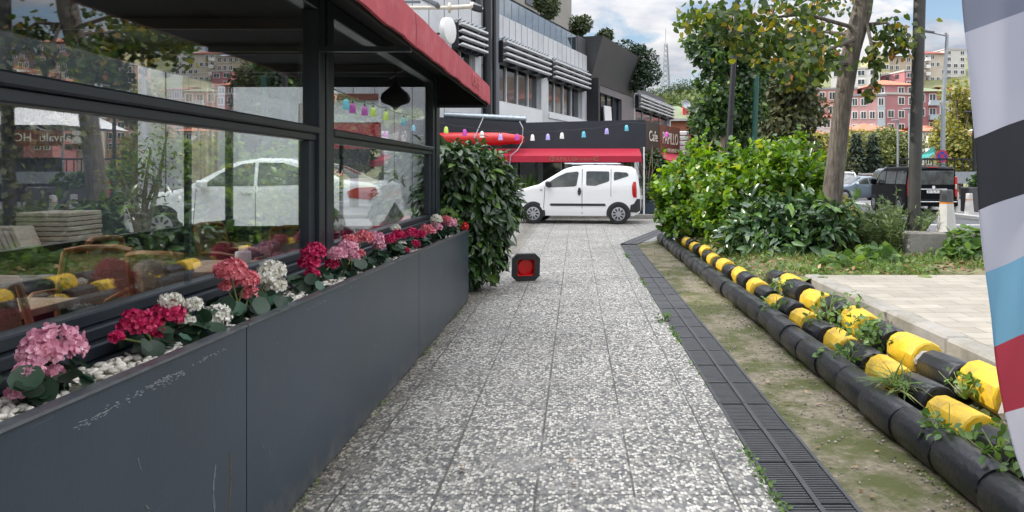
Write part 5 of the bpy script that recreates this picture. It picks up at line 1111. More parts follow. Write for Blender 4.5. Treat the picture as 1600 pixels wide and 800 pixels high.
# ------------------------------------------------------------------ tipped traffic cone
def cone():
    c = P(822, 419, 10.6); t = thing('traffic_cone', 'red traffic cone fallen on its side showing its black octagonal base', 'traffic cone', (c.x, c.y, 0))
    T = TR((c.x, c.y, .19), R(14), R(-80)) # local z points away from the viewer (towards +Y), base at z=0
    b = MB(); s = .195; ch = .07; oc = [(s, -s + ch), (s, s - ch), (s - ch, s), (-s + ch, s), (-s, s - ch), (-s, -s + ch), (-s + ch, -s), (s - ch, -s)]
    inn = [(.115 if abs(x) > .15 else .075, 0) for x, y in oc]; q = .118; qi = [(q, -q + .02), (q, q - .02), (q - .02, q), (-q + .02, q), (-q, q - .02), (-q, -q + .02), (-q + .02, -q), (q - .02, -q)]
    vs = [(x, y, z) for z, pts in ((0, oc), (.05, oc), (0, qi), (.05, qi)) for x, y in pts]
    fs = [(i, (i + 1) % 8, 8 + (i + 1) % 8, 8 + i) for i in range(8)] + [(i, 16 + i, 16 + (i + 1) % 8, (i + 1) % 8) for i in range(8)] + [(8 + i, 8 + (i + 1) % 8, 24 + (i + 1) % 8, 24 + i) for i in range(8)] + [(16 + i, 24 + i, 24 + (i + 1) % 8, 16 + (i + 1) % 8) for i in range(8)]
    b.add(vs, fs, T); b.build('base', M['plastic'], t)
    k = MB(); prof = [(.115, .03), (.10, .10), (.028, .62), (.022, .62), (.09, .105), (.108, .03)]; nn = 20
    vv = [(r * math.cos(2 * PI * j / nn), r * math.sin(2 * PI * j / nn), z) for r, z in prof for j in range(nn)]
    k.add(vv, [(i * nn + j, i * nn + (j + 1) % nn, (i + 1) * nn + (j + 1) % nn, (i + 1) * nn + j) for i in range(5) for j in range(nn)], T)
    # red square funnel inside the base opening
    k.add([(x, y, .004) for x, y in qi] + [(x * .84, y * .84, .06) for x, y in qi], [(i, (i + 1) % 8, 8 + (i + 1) % 8, 8 + i) for i in range(8)] + [tuple(range(8, 16))], T)
    k.build('cone_body', M['redplastic'], t, smooth=True)
    w = MB(); w.lathe([(.078, .27), (.060, .40), (.055, .40)], 20, T); w.build('reflective_band', M['white'], t, smooth=True)
    f = MB()
    for a, b_ in ((.15, .15), (-.15, .15), (.15, -.15), (-.15, -.15)): f.lathe([(.008, -.006), (.012, -.001)], 8, T @ Matrix.Translation((a, b_, 0)))
    f.build('stud', M['rubber'], t)
cone()

# ------------------------------------------------------------------ vegetation near the path
def left_bush():
    t = thing('laurel_bush', 'dark broad leaved bush in a black pot at the planter end', 'bush', (-1.35, 10, 0))
    MB().lathe([(.2, 0), (.27, .3), (.28, .32), (.25, .33)], 18, TR((-1.45, 9.95, 0))).build('pot', M['plastic'], t, smooth=True)
    st = MB()
    for k in range(9):
        a = random.uniform(0, 2 * PI); st.tube([(-1.45, 9.95, .25), (-1.4 + .2 * math.cos(a), 9.95 + .2 * math.sin(a), .8), (-1.35 + .42 * math.cos(a), 10 + .4 * math.sin(a), 1.5)], [.03, .02, .01], 6)
    st.build('stem', M['bark'], t)
    els = [((-1.42, 10.05, 1.35), (.58, .55, .52)), ((-1.15, 9.95, 1.05), (.42, .42, .45)), ((-1.62, 10.0, 1.1), (.45, .5, .6)), ((-1.55, 9.8, 1.6), (.34, .35, .32)), ((-1.2, 10.0, 1.45), (.34, .35, .34)), ((-1.4, 9.8, .62), (.42, .36, .42)), ((-1.18, 9.85, .5), (.26, .26, .38)), ((-1.5, 9.7, .3), (.28, .22, .24)), ((-1.0, 9.95, 1.1), (.24, .28, .34))]
    crown_mesh('foliage', els, 4600, .165, M['lf_laurel'], t, LAUREL, droop=.8, inner=.14, zmin=.08, lump=.12, shoots=16)
left_bush()
def shrub(name, lab, els, n, size, m, tmpl, base, stems=6, droop=.2, group=None, zmin=.2, lump=.12, flat=.7, shoots=0):
    t = thing(name, lab, 'shrub', base, group); s = MB(); B = Vector(base)
    for c, r in els[:stems]:
        c = Vector(c); s.tube([B + Vector((random.uniform(-.1, .1), random.uniform(-.1, .1), -.05)), B.lerp(c, .5) + Vector((random.uniform(-.1, .1), random.uniform(-.1, .1), 0)), c], [.03, .02, .01], 6)
    s.build('stem', M['bark'], t); crown_mesh('foliage', els, n, size, m, t, tmpl, droop=droop, zmin=zmin, lump=lump, flat=flat, shoots=shoots); return t
def hedges():
    def E(px, py, Y, rx, ry, rz): return (tuple(P(px, py, Y)), (rx, ry, rz))
    shrub('hedge_shrub', 'bright green leafy shrub at the far left end of the hedge', [E(1085, 300, 15.8, .75, .8, .62), E(1062, 330, 15.9, .45, .6, .55), E(1105, 275, 15.6, .5, .6, .42), E(1125, 305, 15.2, .55, .7, .55), E(1080, 345, 15.4, .5, .6, .4), E(1098, 262, 15.8, .3, .4, .3)], 7000, .125, M['lf_hedge'], OVAL, (2.4, 15.6, .15), zmin=.2, lump=.2, shoots=170)
    shrub('hedge_shrub', 'bright green shrub in the middle of the hedge', [E(1150, 300, 14.2, .72, .75, .6), E(1165, 275, 14.4, .55, .6, .42), E(1190, 305, 13.8, .6, .6, .62), E(1145, 340, 13.7, .6, .6, .5), E(1205, 265, 14.2, .4, .5, .34), E(1160, 258, 14.5, .3, .35, .26)], 7200, .125, M['lf_hedge'], OVAL, (3.0, 14.0, .3), zmin=.28, lump=.2, shoots=170)
    shrub('hedge_shrub', 'tall bright green shrub left of the grey tree trunk', [E(1215, 290, 13.0, .52, .6, .55), E(1245, 300, 12.8, .5, .5, .5), E(1235, 268, 13.2, .42, .5, .34), E(1262, 310, 12.6, .32, .4, .42), E(1265, 280, 13.0, .28, .3, .3), E(1210, 255, 13.3, .22, .3, .22)], 5600, .12, M['lf_hedge'], OVAL, (3.6, 12.9, .3), zmin=.3, lump=.2, shoots=150)
    shrub('glossy_shrub', 'dark glossy large leaved shrub in front of the hedge', [E(1205, 355, 11.4, .55, .5, .36), E(1250, 350, 11.3, .52, .5, .42), E(1165, 370, 11.7, .42, .45, .3), E(1285, 350, 11.2, .38, .4, .42), E(1230, 378, 11.0, .5, .4, .26), E(1195, 385, 11.2, .3, .3, .22)], 1900, .2, M['lf_glossy'], LAUREL, (3.3, 11.3, .3), droop=.4, zmin=.3, lump=.22, shoots=14)
    shrub('yellowing_shrub', 'small yellow green shrub right of the tree trunk', [E(1320, 340, 11.9, .18, .25, .28), E(1310, 360, 11.8, .2, .25, .2)], 700, .09, M['lf_yellow'], OVAL, (4.1, 11.9, .3), stems=2)
    def grey(lab, px, py, Y, r, h, n):
        q = P(px, py, Y); t = thing('tall_weed', lab, 'weed', (q.x, Y, .3), 'grey green weeds in the bed'); s = MB(); pos = []; ax = []
        for k in range(n):
            a = random.uniform(0, 2 * PI); rr = r * math.sqrt(random.random()); b0 = Vector((q.x + rr * .5 * math.cos(a), Y + rr * .5 * math.sin(a), .27)); hh = h * random.uniform(.55, 1) * (1 - .35 * rr / r); e = Vector((q.x + rr * 1.15 * math.cos(a), Y + rr * 1.1 * math.sin(a), .3 + hh))
            mid = b0.lerp(e, .5) + Vector((0, 0, .08)); s.tube([b0, mid, e], [.006, .005, .002], 4)
            for j in range(26):
                f = random.uniform(.12, 1); p = b0.lerp(mid, f * 2) if f < .5 else mid.lerp(e, f * 2 - 1); pos.append(p); ax.append(Vector((random.uniform(-1, 1), random.uniform(-1, 1), random.uniform(.0, .9))))
        s.build('stem', M['stem'], t); pos = np.array([tuple(p) for p in pos]); scatter('foliage', LANCE, pos, np.array([tuple(a) for a in ax]), rnd(len(pos)) + np.array([0, 0, .6]), RS.uniform(.05, .11, len(pos)), M['lf_sage'], t)
    grey('tall grey green weed clump right of the tree trunk', 1352, 345, 11.6, .5, .78, 85)
    grey('feathery weed clump just left of the dark lamp post', 1393, 350, 11.35, .55, 1.0, 120)
    grey('small weed right of the dark lamp post', 1440, 360, 11.2, .16, .55, 14)
    shrub('broadleaf_weed', 'broad leaved weed growing against the low concrete wall', [E(1510, 372, 10.5, .22, .2, .16), E(1500, 392, 10.4, .22, .2, .1), E(1525, 390, 10.4, .2, .2, .12)], 260, .12, M['lf_weed'], HEART, (5.3, 10.5, .3), stems=3, zmin=.3)
    shrub('broadleaf_weed', 'pale broad leaved weed in the grass before the lamp post', [E(1370, 400, 10.0, .3, .25, .1), E(1345, 408, 9.8, .18, .2, .08)], 220, .12, M['lf_weed'], HEART, (3.9, 9.9, .3), stems=2, zmin=.28)
    shrub('broadleaf_weed', 'pale broad leaved weed at the terrace edge', [E(1300, 412, 9.6, .15, .2, .1), E(1322, 415, 9.4, .14, .15, .07)], 120, .12, M['lf_weed'], HEART, (3.2, 9.5, .3), stems=2, zmin=.28)
hedges()
def grass():
    n = 26000; x = RS.uniform(2.1, 5.9, n); y = RS.uniform(8.75, 16.6, n); den = (np.sin(x * 3.1 + y * 1.7) + np.sin(x * 1.3 - y * 2.9) + RS.normal(0, .7, n)); ok = (den > -.4) & ~((x > 2.0 + 0) & (y > 16)); x, y = x[ok], y[ok]; n = len(x)
    e = np.minimum(1, (x - 1.98) / .55); z = .03 + .27 * e + .03 * np.sin(x * 5 + y * 3) - np.maximum(0, y - 15) * .07 - np.maximum(0, x - 5.2) * .35
    p = np.stack([x, y, z - .01], 1); ax = norm(rnd(n) * np.array([1, 1, .3]) + np.array([0, 0, .75])); o = scatter('grass', BLADE, p, ax, rnd(n), RS.uniform(.06, .22, n) * 1.0, M['lf_grass'])
    tag(o, 'patchy wild grass covering the planting bed', 'grass', kind='stuff')
    # low clover like ground cover
    n = 9000; x = RS.uniform(2.15, 5.8, n); y = RS.uniform(8.8, 16.4, n); den = np.sin(x * 2.3 - y * 2.1) + np.sin(x * 4.1 + y * 1.1) + RS.normal(0, .6, n); ok = den > .1; x, y = x[ok], y[ok]; n = len(x); e = np.minimum(1, (x - 1.98) / .55)
    z = .03 + .27 * e + .03 * np.sin(x * 5 + y * 3) - np.maximum(0, y - 15) * .07 + RS.uniform(.01, .09, n); o = scatter('ground_cover', OVAL, np.stack([x, y, z], 1), rnd(n), rnd(n) * .6 + np.array([0, 0, 1]), RS.uniform(.03, .075, n), M['lf_weed']); tag(o, 'low leafy ground cover in the planting bed', 'ground cover', kind='stuff')
    n = 1500; x = RS.uniform(2.2, 5.6, n); y = RS.uniform(8.9, 15.5, n); z = .03 + .27 * np.minimum(1, (x - 1.98) / .55) + .045; o = scatter('dead_leaves', OVAL, np.stack([x, y, z], 1), rnd(n) * np.array([1, 1, .2]), rnd(n) * .4 + np.array([0, 0, 1]), RS.uniform(.05, .1, n), M['lf_dead']); tag(o, 'dry brown fallen leaves in the bed', 'leaves', kind='stuff')
    n = 130; x = np.concatenate([RS.uniform(1.3, 1.75, 90), RS.uniform(-1.2, .9, 40)]); y = RS.uniform(3.2, 15, n); o = scatter('leaf_litter', OVAL, np.stack([x, y, np.full(n, .012)], 1), rnd(n) * np.array([1, 1, .1]), rnd(n) * .25 + np.array([0, 0, 1]), RS.uniform(.015, .04, n), M['lf_dead']); tag(o, 'scattered bits of leaf litter on the strip and path', 'leaves', kind='stuff')
    n = 900; x = np.concatenate([RS.uniform(1.29, 1.75, 500), np.minimum(1.76, 1.74 - np.abs(RS.normal(0, .05, 400)))]); y = RS.uniform(3.0, 15.5, n)
    gm = MB().lathe([(.3, -.7), (1, 0), (.3, .7)], 5); o = scatter('grit', (np.array([tuple(v) for v in gm.v]), gm.f), np.stack([x, y, np.full(n, .002)], 1), rnd(n), rnd(n), RS.uniform(.003, .011, n), mat('grit_stones', (.22, .2, .17), .9, 0, .3, 30, island=.5)); tag(o, 'small grit and stone bits on the mossy strip', 'grit', kind='stuff')
    n = 1600; y = RS.uniform(3.0, 15.5, n); x = 1.765 - np.abs(RS.normal(0, .03, n)); ok = (np.sin(y * 2.3) + np.sin(y * 5.1 + 2) + RS.normal(0, .6, n)) > .5; x, y = x[ok], y[ok]; n = len(x); o = scatter('moss_clumps', OVAL, np.stack([x, y, np.full(n, .004)], 1), rnd(n), rnd(n) * .6 + np.array([0, 0, 1]), RS.uniform(.008, .022, n), M['lf_grass']); tag(o, 'moss and tiny weeds along the foot of the black pipe row', 'moss', kind='stuff')
    # tufts in the joint beside the grate
    n = 1500; y = RS.uniform(3.3, 15.5, n); ok = (np.sin(y * 3.7) + np.sin(y * 1.9 + 1) + RS.normal(0, .5, n)) > .75; y = y[ok]; n = len(y); x = .915 + RS.normal(0, .012, n); o = scatter('joint_weeds', OVAL, np.stack([x, y, np.full(n, .008)], 1), rnd(n), rnd(n) + np.array([0, 0, 1]), RS.uniform(.012, .035, n), M['lf_weed']); tag(o, 'tiny weeds along the joint between path and drain', 'weeds', kind='stuff')
    n = 500; y = RS.uniform(3, 9, n); x = -1.255 + np.abs(RS.normal(0, .012, n)); ok = (np.sin(y * 4.1) + RS.normal(0, .5, n)) > .8; o = scatter('joint_weeds', OVAL, np.stack([x, y, np.full(n, .008)], 1)[ok], rnd(ok.sum()), rnd(ok.sum()) + np.array([0, 0, 1]), RS.uniform(.01, .028, ok.sum()), M['lf_weed']); tag(o, 'tiny weeds along the planter foot', 'weeds', kind='stuff')
grass()
def weed(lab, x, y, z, r, n, size, kind='broad'):
    t = thing('weed_tuft', lab, 'weed', (x, y, z), 'weeds growing out of the block rows')
    if kind == 'grass':
        p = np.tile((x, y, z), (n, 1)) + rnd(n) * np.array([.06, .1, .03]); ax = norm(rnd(n) * np.array([1, 1, .35]) + np.array([-.6, 0, .12])); scatter('foliage', BLADE, p, ax, np.array([0, 0, 1]) + rnd(n) * .5, RS.uniform(.5, 1.15, n) * size, M['lf_grass'], t)
    else:
        els = [((x + random.uniform(-.6, .5) * r, y + random.uniform(-.9, .9) * r, z + random.uniform(-.1, .6) * r), (r * .4, r * .5, r * .35)) for _ in range(5)]
        crown_mesh('foliage', els, n, size, M['lf_weed'], t, OVAL if kind == 'broad' else LANCE, zmin=.02)
        s = MB()
        for k in range(7): s.tube([(x, y, z - .03), (x + random.uniform(-r, r) * .7, y + random.uniform(-r, r), z + random.uniform(.3, .8) * r)], [.004, .002], 4)
        s.build('stem', M['stem'], t)
weed('leafy weed over the near yellow blocks beside the banner', 1.98, 3.55, .17, .20, 117, .05)
weed('leafy weed hanging over the black bottom row, nearest the camera', 1.92, 3.95, .16, .17, 99, .05)
weed('dry grass tuft spilling over the bottom row of blocks', 1.95, 4.65, .22, .2, 130, .24, 'grass')
weed('bushy weed between the middle and top rows', 2.18, 5.75, .26, .24, 161, .05)
weed('creeping weed on the black bottom row below the bushy one', 1.95, 5.5, .18, .18, 74, .05)
weed('tall weed sprouting by the middle yellow block', 2.2, 6.7, .26, .26, 155, .05)
weed('single leafy sprig leaning over the bottom row', 1.92, 7.4, .19, .16, 43, .06)
weed('small weed between the far blocks of the top row', 2.22, 8.1, .25, .16, 55, .05)
weed('small sprout where path meets the drain grate', .90, 7.75, .01, .10, 37, .05)
weed('grass patch at the far end of the bottom row', 1.75, 16.2, .03, .25, 160, .14, 'grass')
weed('small weed near the top row yellow block beside the kerb', 2.2, 4.35, .25, .14, 55, .05)

# ------------------------------------------------------------------ the foreground tree
def tree_main():
    Y = 11.5; base = P(1298, 345, Y); base.z = .28
    t = thing('linden_tree', 'leaning grey barked tree with round yellowing leaves rising from the bed', 'tree', base)
    tr = MB(); pts = [base + Vector((-.02, 0, -.1)), P(1299, 330, Y), P(1303, 280, Y), P(1310, 220, Y), P(1318, 150, Y), P(1330, 80, Y), P(1346, 20, Y), P(1358, -40, Y), P(1375, -120, Y)]
    tr.tube(pts, [.18, .158, .142, .134, .13, .135, .145, .11, .08], 16)
    br = [[P(1340, 45, Y), P(1260, 22, 11.2), P(1180, 30, 11), P(1120, 18, 10.8), P(1078, 22, 10.7)], [P(1332, 70, Y), P(1255, 62, 11), P(1195, 62, 10.8), P(1135, 44, 10.6)], [P(1330, 100, Y), P(1290, 98, 11), P(1250, 105, 10.7), P(1228, 122, 10.5)],
          [P(1352, 10, Y), P(1330, -60, 11.2), P(1250, -60, 10.8), P(1170, -20, 10.6)], [P(1345, 40, Y), P(1385, 35, 11.2), P(1408, 55, 11.0), P(1418, 64, 10.9)], [P(1350, 20, Y), P(1362, 70, 11.2), P(1366, 110, 11.1), P(1361, 150, 11.0)],
          [P(1340, 55, Y), P(1290, 50, 12.2), P(1230, 50, 12.6), P(1190, 70, 12.8)], [P(1356, -20, Y), P(1420, -60, 11.5), P(1460, -40, 11.6)], [P(1338, 60, Y), P(1300, 75, 10.6), P(1270, 85, 10.2), P(1240, 95, 10.0)],
          [P(1370, -100, Y), P(1300, -200, 11), P(1200, -180, 10.5)], [P(1370, -100, Y), P(1440, -220, 12), P(1480, -260, 12.5)], [P(1360, -60, Y), P(1380, -160, 9.8), P(1360, -200, 9.0)], [P(1352, -10, Y), P(1300, -20, 13), P(1240, 10, 13.8)]]
    for b_ in br: tr.tube(b_, [.034, .024, .014, .009, .005][:len(b_)], 6)
    tr.build('trunk', M['bark'], t, smooth=True)
    pos = []
    dens = [150, 130, 60, 110, 60, 26, 110, 50, 90, 120, 120, 100, 130]; spr = [.32, .34, .2, .45, .24, .1, .4, .45, .32, .8, .8, .8, .55]
    for b_, n, s in zip(br, dens, spr):
        for k in range(int(n * 3.0)):
            f = random.uniform(.25, 1) * (len(b_) - 1); i = min(int(f), len(b_) - 2); q = b_[i].lerp(b_[i + 1], f - i); pos.append(q + Vector((random.gauss(0, s * .45), random.gauss(0, s * .6), random.gauss(-.06, s * .42))))
    pos = np.array([tuple(p) for p in pos]); n = len(pos); ax = norm(rnd(n) * np.array([1, 1, .5]) + np.array([0, 0, -.75])); nm = rnd(n) + np.array([.0, -.35, .45])
    scatter('crown', HEART, pos, ax, nm, RS.uniform(.065, .125, n), M['lf_tree'], t)
tree_main()
def tree(name, lab, px, Y, zb, trunk, els, n, size, m, bark=None, tmpl=DIAM, group=None, cat='tree', r0=.15, lump=.15, inner=.25):
    """trunk: pixel polyline; els: (px, py, dY, r metres, squash)"""
    b0 = P(px, 0, Y); t = thing(name, lab, cat, (b0.x, Y, zb), group); s = MB(); pts = [Vector((b0.x, Y, zb))] + [P(a, b_, Y) for a, b_ in trunk]; s.tube(pts, [r0 * (1 - .6 * i / len(pts)) for i in range(len(pts))], 8)
    E = []
    for a, b_, dy, r, sq in els:
        c = P(a, b_, Y + dy); E.append((tuple(c), (r, r, r * sq))); s.tube([pts[-1].lerp(pts[-2], random.random() * .6), pts[-1].lerp(c, .6) + Vector((0, 0, -.1)), c], [r0 * .35, r0 * .2, r0 * .08], 5)
    s.build('trunk', bark or M['bark'], t, smooth=True); crown_mesh('crown', E, n, size, m, t, tmpl, lump=lump, inner=inner); return t
def rels(x0, x1, y0, y1, k, r, dy=1.0, seed=0):
    q = random.Random(seed); o = []
    for i in range(k):
        u, v = q.uniform(-1, 1), q.uniform(-1, 1)
        while u * u + v * v > 1: u, v = q.uniform(-1, 1), q.uniform(-1, 1)
        o.append(((x0 + x1) / 2 + u * (x1 - x0) / 2, (y0 + y1) / 2 + v * (y1 - y0) / 2, q.uniform(-dy, dy), r * q.uniform(.6, 1.2), .75))
    return o
tree('young_tree', 'fresh green tree with thin pale trunk behind the hedge', 1128, 20, 0, [(1128, 230), (1134, 180), (1140, 130)], [(1085, 68, 0, 0.38, .6), (1105, 55, .3, 0.42, .7), (1125, 45, 0, 0.42, .7), (1100, 85, -.2, 0.42, .6), (1145, 65, .4, 0.59, .8), (1120, 105, 0, 0.46, .7), (1160, 95, .5, 0.59, .8), (1100, 128, .2, 0.29, .6), (1125, 145, -.3, 0.42, .8), (1165, 130, .3, 0.55, .8), (1110, 165, .3, 0.38, .7), (1140, 175, 0, 0.50, .8), (1170, 170, .2, 0.50, .9), (1120, 195, 0, 0.42, .6), (1095, 190, .2, 0.29, .6), (1150, 210, .5, 0.59, .8), (1180, 100, .6, 0.50, .9), (1160, 50, .4, 0.42, .7)], 6200, .15, M['lf_mid'], M['palebark'], OVAL, r0=.09, inner=.3)
MB().tube([P(1128, 232, 19.9) - Vector((.35, 0, 0)), P(1136, 178, 20)], .025, 6).build('stake', M['palebark'], D.objects['young_tree'])
tree('evergreen_oak', 'dense dark olive tree behind the two lamp posts', 1225, 27, 0, [(1225, 240), (1225, 180)], rels(1185, 1265, 110, 245, 34, .82, 1.5, 3) + [(1215, 105, 0, .7, .8), (1245, 118, .5, .7, .8)], 12500, .2, M['lf_olive'], inner=.3, r0=.3)
tree('background_tree', 'dark shrubby tree beside the restaurant corner', 1118, 31, 0, [(1118, 250), (1118, 220)], rels(1098, 1150, 168, 262, 14, .75, 1.2, 9), 6000, .2, M['lf_mid'], inner=.22, r0=.2)

# ------------------------------------------------------------------ poles
def pole(name, lab, cat, pts, r, m, base_z, group=None, collar=None):
    t = thing(name, lab, cat, (pts[0].x, pts[0].y, base_z), group); MB().tube(pts, r, 14).build('shaft', m, t, smooth=True)
    MB().lathe([(r[0] * 1.9 if isinstance(r, list) else r * 1.9, 0), (r[0] * 1.9 if isinstance(r, list) else r * 1.9, .03), ((r[0] if isinstance(r, list) else r) * 1.2, .05)], 12, TR((pts[0].x, pts[0].y, base_z))).build('foot_plate', m, t)
    if collar: MB().tube([collar - Vector((0, 0, .03)), collar + Vector((0, 0, .03))], (r[0] if isinstance(r, list) else r) * 1.12, 14).build('collar', m, t)
    return t
q = P(1427, 392, 11.2); pole('lamp_post', 'thick dark lamp post standing in the grass right of the tree', 'lamp post', [Vector((q.x, q.y, .28)), P(1428, 330, 11.2), P(1437, 0, 11.2), P(1444, -300, 11.2)], [.09, .088, .084, .07], M['darkpole'], .28)
q = P(1138, 240, 19); pole('lamp_post', 'slim black lamp post rising through the yellowing leaves', 'lamp post', [Vector((q.x - .05, q.y, 0)), P(1138, 240, 19), P(1152, 0, 19), P(1158, -150, 19)], [.085, .08, .06, .05], M['black'], 0, collar=P(1143, 180, 19))
q = P(1178, 240, 19.5); pole('green_pole', 'plain green steel pole beside the slim black lamp post', 'pole', [Vector((q.x, q.y, 0)), P(1178, 240, 19.5), P(1182, 118, 19.5)], .07, M['greenpole'], 0)
def street_lamp():
    q = P(1472, 262, 40); t = thing('street_lamp', 'tall galvanised street lamp with one arm carrying a no stopping sign', 'street lamp', (q.x, 40, -.01))
    MB().tube([Vector((q.x, 40, -.01)), P(1474, 160, 40), P(1480, 55, 40), P(1477, 51, 40)], [.14, .11, .08, .07], 10).tube([P(1480, 56, 40), P(1452, 50, 40)], .05, 8).build('shaft', M['galv'], t, smooth=True)
    MB().bbox(-.42, .42, -.13, .13, -.05, .07, .04, TR(P(1447, 49, 40), 0, 0, R(8))).build('lamp_head', M['steel'], t)
    c = P(1472, 244, 39.8); T = TR(c, 0, R(90)); b = MB().lathe([(.32, -.01), (.32, .012)], 28, T); s = b.build('no_stopping_sign', mat('sign_red', (.45, .02, .03), .4), t)
    MB().lathe([(.25, .0135), (.25, .018)], 28, T).build('blue_disc', mat('sign_blue', (.02, .05, .30), .4), s)
    b = MB()
    for a in (45, -45): b.box(-.25, .25, -.03, .03, .019, .023 + (.002 if a > 0 else 0), T @ Matrix.Rotation(R(a), 4, 'Z'))
    b.build('red_cross', D.materials['sign_red'], s)
street_lamp()
for px, Y, top, lab in ((1403, 60, 188, 'thin pale street pole left of the dark lamp post'), (1421, 58, 170, 'second thin pale street pole behind the dark lamp post'), (1522, 40, 175, 'dark slim pole at the banner edge')):
    q = P(px, 250, Y); t = thing('street_pole', lab, 'pole', (q.x, Y, -.15)); MB().tube([Vector((q.x, Y, -.15)), P(px, top, Y)], .09, 8).build('shaft', M['galv'] if px < 1500 else M['black'], t); MB().bbox(-.5, .1, -.1, .1, -.05, .05, .03, TR(P(px, top, Y))).build('lamp_head', M['galv'] if px < 1500 else M['black'], t)

# ------------------------------------------------------------------ low wall, bollards, fence by the road
t = thing('low_wall', 'low weathered concrete wall at the edge of the bed', 'wall', (5.3, 11, .25)); MB().bbox(4.72, 9.2, 10.9, 11.15, .0, .66, .03).build('wall_block', M['concrete'], t)
def bollard(x, y, z, h, r, lab, grp, top=True):
    t = thing('bollard', lab, 'bollard', (x, y, z), grp); b = MB(); n = 4
    b.lathe([(r * 1.45, 0), (r * 1.4, .03), (r, h * .66)], 8, TR((x, y, z), R(22))); b.build('post', M['lightconc'], t)
    MB().lathe([(r * .995, h * .662), (r * .99, h * .70)], 8, TR((x, y, z), R(22))).build('yellow_band', M['amber'], t); MB().lathe([(r * .985, h * .702), (r * .93, h * .97), (r * .85, h)], 8, TR((x, y, z), R(22))).build('cap', M['anth'] if top else M['lightconc'], t)
q = P(1479, 360, 11.02); bollard(q.x, 11.02, .66, .60, .092, 'tapered concrete bollard with dark top standing on the low wall', None)
for k in range(7):
    y = 25.9 + k * 1.25; x = 14.3 + k * .12; bollard(x, y, -.01, .75, .12, 'tapered concrete bollard along the road edge, %s from the near end' % ORD[k], 'bollards along the road edge', False)
t = thing('metal_fence', 'dark metal railing on the far pavement behind the bollards', 'fence', (15.5, 34, -.01)); b = MB()
for k in range(24): b.box(15.3 + k * .35, 15.34 + k * .35, 36, 36.04, 0, 2.2)
b.box(15.2, 24, 36.05, 36.09, 2.1, 2.18); b.box(15.2, 24, 36.05, 36.09, .3, .38); b.build('bars', M['black'], t); MB().box(16.2, 24, 35.8, 35.95, 1.0, 1.55).build('panel', M['galv'], t)
t = thing('road_planter', 'dark planter box by the fence beside the banner', 'planter', (16, 30, -.01)); MB().bbox(15.2, 18, 29.7, 30.4, -.01, .95, .04).build('box', M['anth'], t); crown_mesh('foliage', [((16.2, 30, 1.1), (.9, .3, .35))], 400, .2, M['lf_mid'], t)

